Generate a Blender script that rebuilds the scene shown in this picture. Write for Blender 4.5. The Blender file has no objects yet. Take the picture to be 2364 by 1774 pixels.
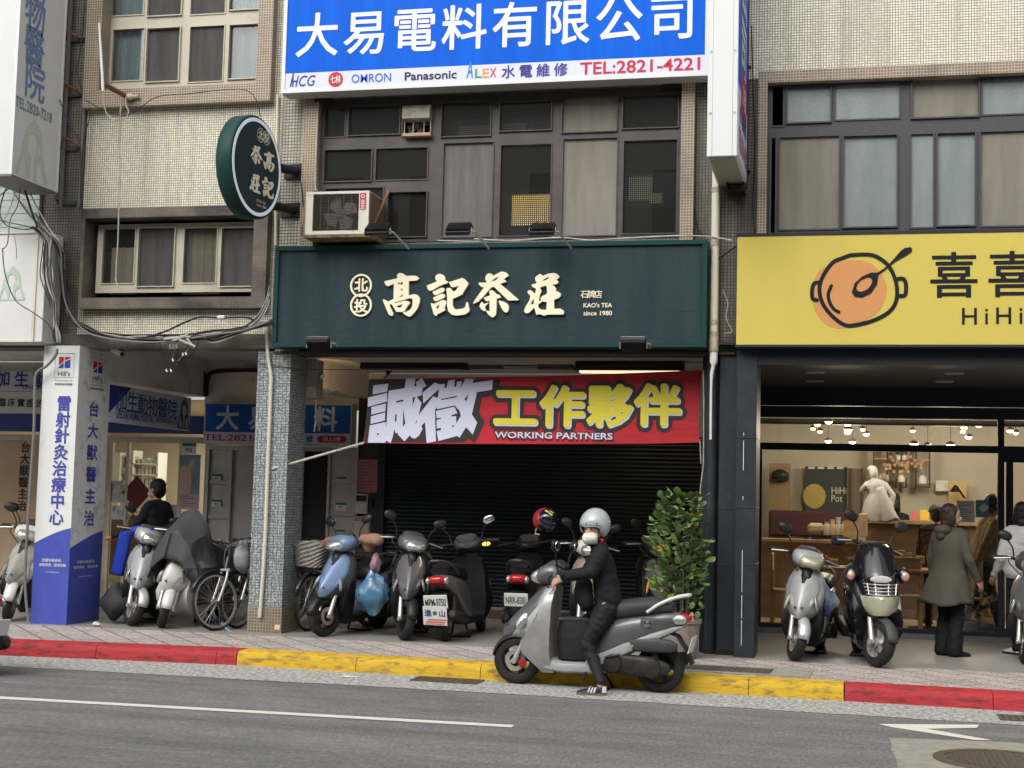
import bpy, bmesh, math, random
from math import radians, sin, cos, pi
from mathutils import Vector, Matrix, noise
random.seed(7)
C = bpy.context.scene.collection
SC = bpy.context.scene
# ---------------------------------------------------------------- camera
F_PX, CXP, CYP, CAM_H = 3309.9, 1182.0, 887.0, 1.65
YAW, PITCH, ROLL = radians(-13.097), radians(4.595), radians(1.431)
r0 = Vector((cos(YAW), -sin(YAW), 0)); FWD = Vector((sin(YAW)*cos(PITCH), cos(YAW)*cos(PITCH), sin(PITCH)))
u0 = r0.cross(FWD)
RGT = cos(ROLL)*r0 + sin(ROLL)*u0; UPV = -sin(ROLL)*r0 + cos(ROLL)*u0
cam = bpy.data.objects.new('camera', bpy.data.cameras.new('camera')); C.objects.link(cam)
cam.matrix_world = Matrix(((RGT.x, UPV.x, -FWD.x, 0), (RGT.y, UPV.y, -FWD.y, 0), (RGT.z, UPV.z, -FWD.z, CAM_H), (0, 0, 0, 1)))
cam.data.sensor_width = 36; cam.data.lens = F_PX*36/2364; cam.data.clip_end = 500; cam.data.clip_start = .1
SC.camera = cam
# ---------------------------------------------------------------- light
SUN_EL, SUN_AZ = radians(42), radians(198)
w = bpy.data.worlds.new('World'); SC.world = w; w.use_nodes = True
nt = w.node_tree; bg = nt.nodes['Background']
sky = nt.nodes.new('ShaderNodeTexSky'); sky.sky_type = 'NISHITA'; sky.sun_disc = False
sky.sun_elevation = SUN_EL; sky.sun_rotation = SUN_AZ; sky.air_density = 1.0; sky.dust_density = 4.0; sky.ozone_density = 1.0
hsv = nt.nodes.new('ShaderNodeHueSaturation'); hsv.inputs['Saturation'].default_value = .22
nt.links.new(sky.outputs[0], hsv.inputs['Color']); nt.links.new(hsv.outputs[0], bg.inputs['Color'])
bg.inputs['Strength'].default_value = .15
sl = bpy.data.lights.new('sun', 'SUN'); sl.energy = 1.45; sl.angle = radians(85); sl.color = (1, .965, .92)
so = bpy.data.objects.new('sun', sl); C.objects.link(so)
sd = Vector((sin(SUN_AZ)*cos(SUN_EL), cos(SUN_AZ)*cos(SUN_EL), sin(SUN_EL)))
so.rotation_euler = sd.to_track_quat('Z', 'Y').to_euler(); so.location = (0, -5, 30)
SC.view_settings.view_transform = 'Standard'; SC.view_settings.look = 'None'
SC.view_settings.exposure = .62; SC.view_settings.gamma = 1
SC.render.engine = 'CYCLES'
SC.cycles.max_bounces = 7; SC.cycles.transparent_max_bounces = 12; SC.cycles.glossy_bounces = 3
SC.cycles.caustics_reflective = False; SC.cycles.caustics_refractive = False
SC.cycles.use_denoising = True

# ---------------------------------------------------------------- measuring: photo pixel -> point on a real plane
def ray(x, y): return RGT*((x-CXP)/F_PX) - UPV*((y-CYP)/F_PX) + FWD
def at(x, y, Y): d = ray(x, y); return Vector((0, 0, CAM_H)) + d*(Y/d.y)
def atx(x, y, X): d = ray(x, y); return Vector((0, 0, CAM_H)) + d*(X/d.x)
def gnd(x, y, z=0.): d = ray(x, y); return Vector((0, 0, CAM_H)) + d*((z-CAM_H)/d.z)
def RC(xl, xr, yt, yb, Y):
    yc, xc = (yt+yb)/2, (xl+xr)/2
    return at(xl, yc, Y).x, at(xr, yc, Y).x, at(xc, yb, Y).z, at(xc, yt, Y).z
PAVE, YF, YB = .13, 14.8, 18.0

# ---------------------------------------------------------------- materials
MATS = {}
def M(name, col, rough=.55, metal=0, col2=None, vs=6., bump=0., bs=60., spec=.3, coat=0., emit=0., ramp=(.35, .65), stretch=None, detail=4):
    if name in MATS: return MATS[name]
    m = bpy.data.materials.new(name); m.use_nodes = True; t = m.node_tree; b = t.nodes['Principled BSDF']
    MATS[name] = m
    b.inputs['Base Color'].default_value = (*col, 1); b.inputs['Roughness'].default_value = rough
    b.inputs['Metallic'].default_value = metal; b.inputs['Specular IOR Level'].default_value = spec
    b.inputs['Coat Weight'].default_value = coat
    if emit: b.inputs['Emission Color'].default_value = (*col, 1); b.inputs['Emission Strength'].default_value = emit
    if col2 or bump:
        tc = t.nodes.new('ShaderNodeTexCoord'); mp = t.nodes.new('ShaderNodeMapping'); t.links.new(tc.outputs['Object'], mp.inputs[0])
        if stretch: mp.inputs['Scale'].default_value = stretch
    if col2:
        n = t.nodes.new('ShaderNodeTexNoise'); n.inputs['Scale'].default_value = vs; n.inputs['Detail'].default_value = detail; n.inputs['Roughness'].default_value = .65
        rp = t.nodes.new('ShaderNodeValToRGB'); rp.color_ramp.elements[0].position, rp.color_ramp.elements[1].position = ramp
        rp.color_ramp.elements[0].color = (*col, 1); rp.color_ramp.elements[1].color = (*col2, 1)
        t.links.new(mp.outputs[0], n.inputs[0]); t.links.new(n.outputs[0], rp.inputs[0]); t.links.new(rp.outputs[0], b.inputs['Base Color'])
    if bump:
        n2 = t.nodes.new('ShaderNodeTexNoise'); n2.inputs['Scale'].default_value = bs; n2.inputs['Detail'].default_value = 3
        bp = t.nodes.new('ShaderNodeBump'); bp.inputs['Strength'].default_value = bump; bp.inputs['Distance'].default_value = .01
        t.links.new(mp.outputs[0], n2.inputs[0]); t.links.new(n2.outputs[0], bp.inputs['Height']); t.links.new(bp.outputs[0], b.inputs['Normal'])
    return m
def N(t, kind, **kw):
    n = t.nodes.new('ShaderNode'+kind)
    for k, v in kw.items():
        if k in n.inputs: n.inputs[k].default_value = v
        else: setattr(n, k, v)
    return n
def tile_mat(name, c1, c2, mortar, pitch, joint, stain=None, amount=.5, sscale=1.2, rough=.35, rowp=None, bump=.3, lo=.45, hi=.75, stretch=(1, 1, 1), bias=0., drips=.0):
    m = bpy.data.materials.new(name); m.use_nodes = True; t = m.node_tree; b = t.nodes['Principled BSDF']; L = t.links.new; MATS[name] = m
    tc = N(t, 'TexCoord'); sp = N(t, 'SeparateXYZ'); L(tc.outputs['Object'], sp.inputs[0])
    ad = N(t, 'Math', operation='ADD'); L(sp.outputs[0], ad.inputs[0]); L(sp.outputs[1], ad.inputs[1])
    cb = N(t, 'CombineXYZ'); L(ad.outputs[0], cb.inputs[0]); L(sp.outputs[2], cb.inputs[1])
    br = N(t, 'TexBrick', offset=0.); L(cb.outputs[0], br.inputs['Vector'])
    for k, v in (('Color1', (*c1, 1)), ('Color2', (*c2, 1)), ('Mortar', (*mortar, 1)), ('Scale', 1.), ('Mortar Size', joint), ('Mortar Smooth', .15), ('Brick Width', pitch), ('Row Height', rowp or pitch), ('Bias', bias)):
        br.inputs[k].default_value = v
    out = br.outputs['Color']
    if stain:
        mp = N(t, 'Mapping'); mp.inputs['Scale'].default_value = stretch; L(tc.outputs['Object'], mp.inputs[0])
        n = N(t, 'TexNoise', Scale=sscale, Detail=8., Roughness=.62); L(mp.outputs[0], n.inputs[0])
        mr = N(t, 'MapRange'); mr.inputs[1].default_value = lo; mr.inputs[2].default_value = hi; mr.inputs[4].default_value = amount; L(n.outputs[0], mr.inputs[0])
        mx = N(t, 'MixRGB', blend_type='MIX'); mx.inputs[2].default_value = (*stain, 1); L(mr.outputs[0], mx.inputs[0]); L(out, mx.inputs[1]); out = mx.outputs[0]
    if stain and drips:                                            # rain streaks running down the wall
        m3 = N(t, 'Mapping'); m3.inputs['Scale'].default_value = (5., 5., .22); L(tc.outputs['Object'], m3.inputs[0]); n3 = N(t, 'TexNoise', Scale=1.4, Detail=7., Roughness=.68); L(m3.outputs[0], n3.inputs[0])
        r3 = N(t, 'MapRange'); r3.inputs[1].default_value = .5; r3.inputs[2].default_value = .74; r3.inputs[4].default_value = drips; L(n3.outputs[0], r3.inputs[0]); x3 = N(t, 'MixRGB'); x3.inputs[2].default_value = (stain[0]*.6, stain[1]*.58, stain[2]*.55, 1); L(r3.outputs[0], x3.inputs[0]); L(out, x3.inputs[1]); out = x3.outputs[0]
    L(out, b.inputs['Base Color']); b.inputs['Roughness'].default_value = rough; b.inputs['Specular IOR Level'].default_value = .25
    if bump:
        iv = N(t, 'Math', operation='SUBTRACT'); iv.inputs[0].default_value = 1; L(br.outputs['Fac'], iv.inputs[1])
        bp = N(t, 'Bump', Strength=bump, Distance=.004); L(iv.outputs[0], bp.inputs['Height']); L(bp.outputs[0], b.inputs['Normal'])
    return m
def glass_mat(name, tint=(1, 1, 1), refl=1., rough=.0, refl_grey=0.):
    m = bpy.data.materials.new(name); m.use_nodes = True; t = m.node_tree; L = t.links.new; MATS[name] = m
    t.nodes.remove(t.nodes['Principled BSDF']); o = t.nodes['Material Output']
    tr = N(t, 'BsdfTransparent', Color=(*tint, 1)); gl = N(t, 'BsdfGlossy', Roughness=rough); fr = N(t, 'Fresnel', IOR=1.5)
    mu = N(t, 'Math', operation='MULTIPLY'); mu.inputs[1].default_value = refl; mx = N(t, 'MixShader')
    L(fr.outputs[0], mu.inputs[0]); L(mu.outputs[0], mx.inputs[0]); L(tr.outputs[0], mx.inputs[1]); L(gl.outputs[0], mx.inputs[2]); fin = mx.outputs[0]
    if refl_grey: df = N(t, 'BsdfDiffuse', Color=(.4, .39, .36, 1)); m2 = N(t, 'MixShader'); m2.inputs[0].default_value = refl_grey; L(fin, m2.inputs[1]); L(df.outputs[0], m2.inputs[2]); fin = m2.outputs[0]  # flat grey mixed into the glass, standing in for reflections on dark panes
    L(fin, o.inputs[0])
    return m

# ---------------------------------------------------------------- objects
ORG = {}
def origin_of(o):
    while o is not None:
        if o.name in ORG: return ORG[o.name]
        o = o.parent
    return Vector((0, 0, 0))
def props(o, label=None, cat=None, group=None, kind=None):
    for k, v in (('label', label), ('category', cat), ('group', group), ('kind', kind)):
        if v: o[k] = v
def thing(name, label, cat, loc=(0, 0, 0), rotz=0., group=None, local=False):
    o = bpy.data.objects.new(name, None); C.objects.link(o); o.location = loc; o.rotation_euler = (0, 0, rotz); o.empty_display_size = .1
    ORG[o.name] = Vector((0, 0, 0)) if local else Vector(loc)
    props(o, label, cat, group); return o
class MB:
    """collects shapes and links them as one mesh object"""
    def __init__(s): s.v = []; s.f = []; s.mi = []; s.m = None; s.cur = 0
    def add(s, vs, fs, mi=None):
        b = len(s.v)
        for p in vs:
            p = Vector(p); s.v.append(s.m @ p if s.m else p)
        for f in fs: s.f.append([b+i for i in f]); s.mi.append(s.cur if mi is None else mi)
        return s
    def box(s, x0, x1, y0, y1, z0, z1):
        return s.add([(x0, y0, z0), (x1, y0, z0), (x1, y1, z0), (x0, y1, z0), (x0, y0, z1), (x1, y0, z1), (x1, y1, z1), (x0, y1, z1)],
                     [(3, 2, 1, 0), (4, 5, 6, 7), (0, 1, 5, 4), (1, 2, 6, 5), (2, 3, 7, 6), (3, 0, 4, 7)])
    def rc(s, xl, xr, yt, yb, Y, d0, d1):
        a, b, c, d = RC(xl, xr, yt, yb, Y); return s.box(a, b, Y+d0, Y+d1, c, d)
    def quad(s, a, b, c, d): return s.add([a, b, c, d], [(0, 1, 2, 3)])
    def rings(s, rs, cap=True, closed=True):
        n = len(rs[0]); vs = [p for r in rs for p in r]; fs = []
        for i in range(len(rs)-1):
            for j in range(n if closed else n-1):
                k = (j+1) % n; fs.append((i*n+j, i*n+k, (i+1)*n+k, (i+1)*n+j))
        if cap and closed: fs.append(tuple(range(n))[::-1]); fs.append(tuple((len(rs)-1)*n+j for j in range(n)))
        return s.add(vs, fs)
    def tube(s, pts, r, n=8, cap=True):
        pts = [Vector(p) for p in pts]; rr = r if isinstance(r, (list, tuple)) else [r]*len(pts); rs = []
        ref = None
        for i, p in enumerate(pts):
            d = (pts[min(i+1, len(pts)-1)]-pts[max(i-1, 0)]).normalized()
            if ref is None: ref = Vector((0, 0, 1)) if abs(d.z) < .9 else Vector((1, 0, 0))
            a = d.cross(ref).normalized(); b = a.cross(d); ref = b
            rs.append([p+a*(rr[i]*cos(2*pi*j/n))+b*(rr[i]*sin(2*pi*j/n)) for j in range(n)])
        return s.rings(rs, cap)
    def lathe(s, prof, o=(0, 0, 0), axis='z', n=20, cap=True):
        o = Vector(o); rs = []
        for (r, h) in prof:
            ring = []
            for j in range(n):
                a = 2*pi*j/n; p = (r*cos(a), r*sin(a), h)
                if axis == 'y': p = (p[0], h, p[1])
                elif axis == 'x': p = (h, p[0], p[1])
                ring.append(o+Vector(p))
            rs.append(ring)
        return s.rings(rs, cap)
    def ell(s, c, r, n=14, k=9, p=1., rot=None):
        c = Vector(c); rs = []
        for i in range(k):
            t = pi*(i+.02)/(k-1+.04)-pi/2; ring = []
            for j in range(n):
                a = 2*pi*j/n; f = lambda x: math.copysign(abs(x)**p, x)
                q = Vector((r[0]*f(cos(t))*f(cos(a)), r[1]*f(cos(t))*f(sin(a)), r[2]*f(sin(t))))
                if rot: q = rot @ q
                ring.append(c+q)
            rs.append(ring)
        return s.rings(rs)
    def sect(s, rows, axis='x', n=16, p=.7):
        """loft of super-ellipses; rows: (pos, lo, hi, half width[, centre shift])"""
        rs = []
        f = lambda x: math.copysign(abs(x)**p, x)
        for row in rows:
            t, lo, hi, hw = row[:4]; sh = row[4] if len(row) > 4 else 0; ring = []
            for j in range(n):
                a = 2*pi*j/n; u, v = hw*f(cos(a))+sh, (lo+hi)/2+(hi-lo)/2*f(sin(a))
                ring.append((t, u, v) if axis == 'x' else (u, v, t) if axis == 'z' else (u, t, v))
            rs.append(ring)
        return s.rings(rs)
    def prism(s, poly, o, ux, uy, d):
        """flat outline in a frame (o, ux, uy) given thickness along vector d"""
        o, ux, uy, d = Vector(o), Vector(ux), Vector(uy), Vector(d); n = len(poly)
        a = [o+ux*x+uy*y for x, y in poly]; b = [q+d for q in a]
        return s.add(a+b, [tuple(range(n)), tuple(range(2*n-1, n-1, -1))]+[(i, n+i, n+(i+1) % n, (i+1) % n) for i in range(n)])
    def curve2d(s, loops, o, ux, uy, depth=0., offset=0.):
        cu = bpy.data.curves.new('tmp', 'CURVE'); cu.dimensions = '2D'; cu.fill_mode = 'BOTH' if depth else 'FRONT'; cu.extrude = depth
        for lp in loops:
            sp = cu.splines.new('POLY'); sp.points.add(len(lp)-1); sp.use_cyclic_u = True
            for q, p in zip(lp, sp.points): p.co = (q[0], q[1], 0, 1)
        return s._curve(cu, o, ux, uy)
    def _curve(s, cu, o, ux, uy, fit=None, sx=1., sy=1., shift=(0, 0)):
        ob = bpy.data.objects.new('tmp', cu); dg = bpy.context.evaluated_depsgraph_get()
        me = bpy.data.meshes.new_from_object(ob)
        ux, uy, o = Vector(ux), Vector(uy), Vector(o); uz = ux.cross(uy)
        vs = [v.co.copy() for v in me.vertices]
        if fit and vs:
            x0, x1 = min(v.x for v in vs), max(v.x for v in vs); y0, y1 = min(v.y for v in vs), max(v.y for v in vs)
            w_, h_ = fit
            for v in vs: v.x = (v.x-(x0+x1)/2)/max(x1-x0, 1e-6)*w_; v.y = (v.y-(y0+y1)/2)/max(y1-y0, 1e-6)*h_
        s.add([o+ux*(v.x*sx+shift[0])+uy*(v.y*sy+shift[1])+uz*v.z for v in vs], [tuple(p.vertices) for p in me.polygons])
        bpy.data.objects.remove(ob); bpy.data.curves.remove(cu); bpy.data.meshes.remove(me)
        return s
    def text(s, body, o, ux, uy, fit=None, em=None, offset=0., depth=0., sx=1., space=1., shear=0.):
        """fit=(w,h): stretch to that box centred on o; em: size with the CJK cell centred on o"""
        if offset > .018 or (offset > .004 and any(ord(ch) > 0x2e80 for ch in body)):   # bolder: the same glyph laid over itself in a small circle
            rad = offset*.85*(em or fit[1]*1.05); o = Vector(o); nrm = Vector(ux).cross(Vector(uy)).normalized(); nk = 14 if rad > .03 else 8
            for k in range(nk+(8 if rad > .03 else 0)):
                a = 2*pi*k/nk; rk = rad if k < nk else rad*.5
                q = o+(Vector(ux)*cos(a)+Vector(uy)*sin(a))*rk+nrm*(k*.00012)
                s.text(body, q, ux, uy, fit=(fit[0]-2*rad, fit[1]-2*rad) if fit else None, em=em, offset=0., depth=depth, sx=sx, space=space, shear=shear)
            return s
        cu = bpy.data.curves.new('tmp', 'FONT'); cu.body = body; cu.offset = offset; cu.extrude = depth; cu.align_x = 'CENTER'; cu.space_character = space
        cu.resolution_u = 3; cu.shear = shear
        if fit: return s._curve(cu, o, ux, uy, fit=fit)
        return s._curve(cu, o, ux, uy, sx=em*sx, sy=em, shift=(0, -.37*em))
    def row(s, body, a, b, em, ux, uy, offset=0., depth=0., sx=1., shear=0.):
        """one character per even cell from point a to point b (cell centres)"""
        a, b = Vector(a), Vector(b); n = len(body)
        for i, ch in enumerate(body):
            if ch != ' ': s.text(ch, a.lerp(b, i/max(n-1, 1)), ux, uy, em=em, offset=offset, depth=depth, sx=sx, shear=shear)
        return s
    def build(s, name, mat, parent=None, smooth=False, bevel=0., label=None, world=False, cat=None, group=None, kind=None, solid=0., ang=40, recalc=True):
        me = bpy.data.meshes.new(name)
        off = Vector((0, 0, 0))
        if parent is not None: off = origin_of(parent)
        elif s.v:
            xs = [p.x for p in s.v]; ys = [p.y for p in s.v]; zs = [p.z for p in s.v]
            off = Vector(((min(xs)+max(xs))/2, (min(ys)+max(ys))/2, min(zs)))
        me.from_pydata([p-off for p in s.v], [], s.f); me.update()
        if recalc:
            bm = bmesh.new(); bm.from_mesh(me); bmesh.ops.recalc_face_normals(bm, faces=bm.faces); bm.to_mesh(me); bm.free()
        mats = mat if isinstance(mat, (list, tuple)) else [mat]
        for m in mats: me.materials.append(m)
        if len(mats) > 1:
            for p, k in zip(me.polygons, s.mi): p.material_index = k
        if smooth: me.shade_smooth(); me.set_sharp_from_angle(angle=radians(ang))
        o = bpy.data.objects.new(name, me); C.objects.link(o)
        if parent is not None: o.parent = parent
        else: o.location = off; ORG[o.name] = off
        if solid: md = o.modifiers.new('s', 'SOLIDIFY'); md.thickness = solid; md.offset = 0
        if bevel: md = o.modifiers.new('b', 'BEVEL'); md.width = bevel; md.segments = 1; md.limit_method = 'ANGLE'; md.angle_limit = radians(50)
        props(o, label, cat, group, kind); return o
def remesh(mb, voxel, smooth=3, fac=.5):
    """join overlapping shapes into one continuous surface"""
    me = bpy.data.meshes.new('tmp'); me.from_pydata(mb.v, [], mb.f); me.update()
    bm = bmesh.new(); bm.from_mesh(me); bmesh.ops.recalc_face_normals(bm, faces=bm.faces); bm.to_mesh(me); bm.free()
    ob = bpy.data.objects.new('tmp', me); C.objects.link(ob)
    md = ob.modifiers.new('r', 'REMESH'); md.mode = 'VOXEL'; md.voxel_size = voxel
    if smooth: m2 = ob.modifiers.new('s', 'SMOOTH'); m2.iterations = smooth; m2.factor = fac
    dg = bpy.context.evaluated_depsgraph_get(); ev = ob.evaluated_get(dg); m3 = bpy.data.meshes.new_from_object(ev)
    r = MB(); r.v = [v.co.copy() for v in m3.vertices]; r.f = [tuple(p.vertices) for p in m3.polygons]; r.mi = [0]*len(r.f)
    bpy.data.objects.remove(ob); bpy.data.meshes.remove(me); bpy.data.meshes.remove(m3)
    return r
UX, UY = Vector((1, 0, 0)), Vector((0, 0, 1))         # frame of things facing the street
SX = Vector((0, 1, 0))                                # frame of blade signs facing +X
def polyline_sag(a, b, sag, n=10, jit=0.):
    a, b = Vector(a), Vector(b); out = []
    for i in range(n+1):
        t = i/n; p = a.lerp(b, t); p.z -= sag*4*t*(1-t)
        if 0 < i < n and jit: p += Vector((random.uniform(-jit, jit), random.uniform(-jit, jit)*.5, random.uniform(-jit, jit)))
        out.append(p)
    return out
def smooth_path(pts, k=5):
    pts = [Vector(p) for p in pts]; out = []
    for i in range(len(pts)-1):
        p0, p1, p2, p3 = pts[max(i-1, 0)], pts[i], pts[i+1], pts[min(i+2, len(pts)-1)]
        for j in range(k):
            t = j/k; out.append(.5*((2*p1)+(p2-p0)*t+(2*p0-5*p1+4*p2-p3)*t*t+(3*p1-p0-3*p2+p3)*t**3))
    return out+[pts[-1]]
# ================================================================ material library
m_asphalt = M('asphalt', (.135, .134, .131), .9, col2=(.185, .183, .178), vs=2.2, bump=.35, bs=180, ramp=(.3, .7), detail=10)
def grain(m, sc, str_, stretch, fac=.85, marks=0.):
    """coarse grain laid over a material's colour; marks adds a few short dark scuffs"""
    t = m.node_tree; L = t.links.new; b = t.nodes['Principled BSDF']; src = b.inputs['Base Color'].links[0].from_socket
    tc = N(t, 'TexCoord'); mp = N(t, 'Mapping'); mp.inputs['Scale'].default_value = stretch; L(tc.outputs['Object'], mp.inputs[0]); n = N(t, 'TexNoise', Scale=sc, Detail=4., Roughness=.75); L(mp.outputs[0], n.inputs[0])
    mr = N(t, 'MapRange'); mr.inputs[1].default_value = .5-str_; mr.inputs[2].default_value = .5+str_; L(n.outputs[0], mr.inputs[0])
    mx = N(t, 'MixRGB', blend_type='OVERLAY'); mx.inputs[0].default_value = fac; L(src, mx.inputs[1]); L(mr.outputs[0], mx.inputs[2]); out = mx.outputs[0]
    if marks:
        m2 = N(t, 'Mapping'); m2.inputs['Scale'].default_value = (1., 4., 1.); L(tc.outputs['Object'], m2.inputs[0]); n2 = N(t, 'TexNoise', Scale=2.6, Detail=6., Roughness=.72); L(m2.outputs[0], n2.inputs[0])
        r2 = N(t, 'MapRange'); r2.inputs[1].default_value = .665; r2.inputs[2].default_value = .72; r2.inputs[4].default_value = marks; L(n2.outputs[0], r2.inputs[0]); x2 = N(t, 'MixRGB'); x2.inputs[2].default_value = (.03, .03, .03, 1); L(r2.outputs[0], x2.inputs[0]); L(out, x2.inputs[1]); out = x2.outputs[0]
    L(out, b.inputs['Base Color'])
grain(m_asphalt, 42., .22, (1, .3, 1), .42, .6)
grain(m_asphalt, 1.2, .25, (.12, 1.6, 1), .35)
m_gutter = M('gutter_concrete', (.2, .2, .185), .9, col2=(.5, .5, .47), vs=24, bump=.5, bs=90, ramp=(.4, .62), detail=8)
grain(m_gutter, 30., .2, (1, .4, 1), .4)
m_patch = M('patch_concrete', (.24, .23, .19), .9, col2=(.33, .32, .27), vs=9, bump=.4, bs=90)
m_line = M('road_paint', (.66, .65, .56), .7, col2=(.5, .5, .43), vs=14, ramp=(.55, .8), bump=.2, bs=200)
m_red = M('red_kerb_paint', (.37, .028, .034), .65, col2=(.16, .022, .024), vs=13, bump=1., bs=16, ramp=(.5, .64), stretch=(.5, 1, 1.6), detail=9)
m_yel = M('yellow_kerb_paint', (.56, .35, .02), .65, col2=(.24, .16, .03), vs=13, bump=1., bs=16, ramp=(.5, .64), stretch=(.5, 1, 1.6), detail=9)
m_granite = M('arcade_granite', (.2, .19, .17), .45, col2=(.3, .285, .26), vs=90, ramp=(.35, .65))
m_iron = M('cast_iron', (.09, .08, .07), .6, .3, col2=(.14, .11, .085), vs=20)
def pave_mat():
    m = tile_mat('granite_pavers', (.42, .37, .335), (.35, .315, .29), (.07, .06, .055), .62, .009, stain=(.2, .185, .17), amount=.55, sscale=1.6, rough=.8, rowp=.27, lo=.48, hi=.7)
    t = m.node_tree; L = t.links.new; br = next(n for n in t.nodes if n.type == 'TEX_BRICK'); br.offset = .5
    tc = N(t, 'TexCoord'); mp = N(t, 'Mapping'); mp.inputs['Rotation'].default_value = (0, 0, radians(49)); L(tc.outputs['Object'], mp.inputs[0]); L(mp.outputs[0], br.inputs['Vector'])
    b = t.nodes['Principled BSDF']; s = b.inputs['Base Color'].links[0].from_socket
    grain(m, 40., .2, (1, .35, 1), .55); return m
m_pave = pave_mat()
m_wtile = tile_mat('white_mosaic', (.86, .83, .69), (.66, .63, .51), (.24, .22, .17), .0275, .0046, stain=(.3, .27, .2), amount=.85, drips=.55, sscale=.55, lo=.5, hi=.8, stretch=(1.3, 1, .5))
m_wtile2 = tile_mat('grey_white_mosaic', (.58, .56, .47), (.44, .42, .35), (.12, .11, .09), .036, .006, stain=(.2, .18, .15), amount=.8, drips=.6, sscale=.9, lo=.45, hi=.7, stretch=(1.6, 1, .4))
m_gtile = tile_mat('grimy_mosaic', (.26, .245, .2), (.2, .19, .155), (.08, .072, .06), .034, .0055, stain=(.055, .05, .045), amount=.9, drips=.6, sscale=1.1, lo=.42, hi=.68, stretch=(2.2, 1, .5))
m_btile = tile_mat('brown_mosaic', (.2, .15, .11), (.15, .11, .08), (.42, .36, .27), .03, .0045, stain=(.07, .06, .05), amount=.8, sscale=1.3, lo=.5, hi=.72, stretch=(1, 1, .6))
m_btile2 = tile_mat('dirty_brown_mosaic', (.15, .125, .1), (.11, .09, .075), (.2, .175, .14), .026, .004, stain=(.04, .036, .033), amount=.9, sscale=1.5, lo=.42, hi=.66, stretch=(.8, 1, 1.2))
m_alu = M('beige_aluminium', (.46, .43, .34), .4, .0, col2=(.34, .31, .25), vs=5, ramp=(.5, .8))
m_bframe = M('brown_frame', (.058, .05, .048), .42, col2=(.085, .075, .07), vs=4)
m_gframe = M('grey_black_frame', (.055, .055, .06), .45, col2=(.12, .115, .115), vs=25, ramp=(.6, .78))
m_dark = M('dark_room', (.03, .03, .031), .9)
m_glass = glass_mat('window_glass', (.82, .86, .86), 1.1, refl_grey=.03)
m_shopglass = glass_mat('shop_glass', (.93, .94, .93), .9)
m_frost = M('ribbed_frosted_glass', (.165, .205, .2), .25, col2=(.215, .25, .245), vs=1.6, spec=.5, stretch=(2.5, 1, .5), bump=.25, bs=70)
def ribbed(name, c, c2, fx, fz, rough=.3):
    m = M(name, c, rough); t = m.node_tree; L = t.links.new; b = t.nodes['Principled BSDF']
    tc = N(t, 'TexCoord'); sp = N(t, 'SeparateXYZ'); L(tc.outputs['Object'], sp.inputs[0]); o = None
    for i, fq in ((0, fx), (2, fz)):
        if not fq: continue
        a = N(t, 'Math', operation='MULTIPLY'); a.inputs[1].default_value = fq; s_ = N(t, 'Math', operation='SINE'); L(sp.outputs[i], a.inputs[0]); L(a.outputs[0], s_.inputs[0])
        if o is None: o = s_.outputs[0]
        else: q = N(t, 'Math', operation='ADD'); L(o, q.inputs[0]); L(s_.outputs[0], q.inputs[1]); o = q.outputs[0]
    nz = N(t, 'TexNoise', Scale=1.3, Detail=6.); L(tc.outputs['Object'], nz.inputs[0])
    mr = N(t, 'MapRange'); mr.inputs[1].default_value = -2; mr.inputs[2].default_value = 2; L(o, mr.inputs[0])
    mu = N(t, 'Math', operation='MULTIPLY_ADD'); L(nz.outputs[0], mu.inputs[0]); mu.inputs[1].default_value = .9; sb = N(t, 'Math', operation='SUBTRACT'); L(mr.outputs[0], mu.inputs[2])
    L(mu.outputs[0], sb.inputs[0]); sb.inputs[1].default_value = .45
    rp = N(t, 'ValToRGB'); rp.color_ramp.elements[0].color = (*c, 1); rp.color_ramp.elements[1].color = (*c2, 1); rp.color_ramp.elements[0].position = .2; rp.color_ramp.elements[1].position = .8
    L(sb.outputs[0], rp.inputs[0]); L(rp.outputs[0], b.inputs['Base Color'])
    bp = N(t, 'Bump', Strength=.5, Distance=.01); L(mr.outputs[0], bp.inputs['Height']); L(bp.outputs[0], b.inputs['Normal']); return m
m_ribglass = ribbed('ribbed_glass', (.13, .165, .16), (.2, .24, .235), 2*pi/.026, 2*pi/.03, .22)
m_screen = M('dusty_insect_screen', (.17, .155, .125), .9, col2=(.235, .215, .18), vs=2.2, stretch=(2.2, 1, .35), detail=8)
m_screen2 = M('grey_insect_screen', (.11, .108, .103), .9, col2=(.15, .147, .14), vs=3, stretch=(3, 1, .4))
m_screen3 = M('dark_insect_screen', (.045, .044, .044), .8, col2=(.07, .068, .066), vs=3, stretch=(3, 1, .4))
m_curtain = M('blue_grey_curtain', (.42, .5, .5), .9, col2=(.52, .6, .6), vs=3, stretch=(6, 1, .3))
m_curtain2 = M('tan_curtain', (.6, .44, .32), .9, col2=(.68, .52, .38), vs=3, stretch=(6, 1, .3))
m_plaster = M('white_plaster', (.74, .72, .67), .85, col2=(.52, .5, .46), vs=2.5, ramp=(.5, .75), detail=8)
m_plaster2 = M('stained_plaster', (.7, .67, .6), .85, col2=(.34, .32, .28), vs=1.8, ramp=(.5, .72), detail=8)
m_dkpaint = M('charcoal_paint', (.019, .023, .029), .5, col2=(.029, .034, .041), vs=5, ramp=(.45, .7), bump=.12, bs=40)
m_dkflat = M('black_fascia', (.014, .018, .026), .6)
m_dkceil = M('dark_grey_ceiling', (.06, .058, .054), .7)
m_shutter = M('green_black_shutter', (.006, .012, .016), .42, col2=(.011, .017, .021), vs=2)
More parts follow.
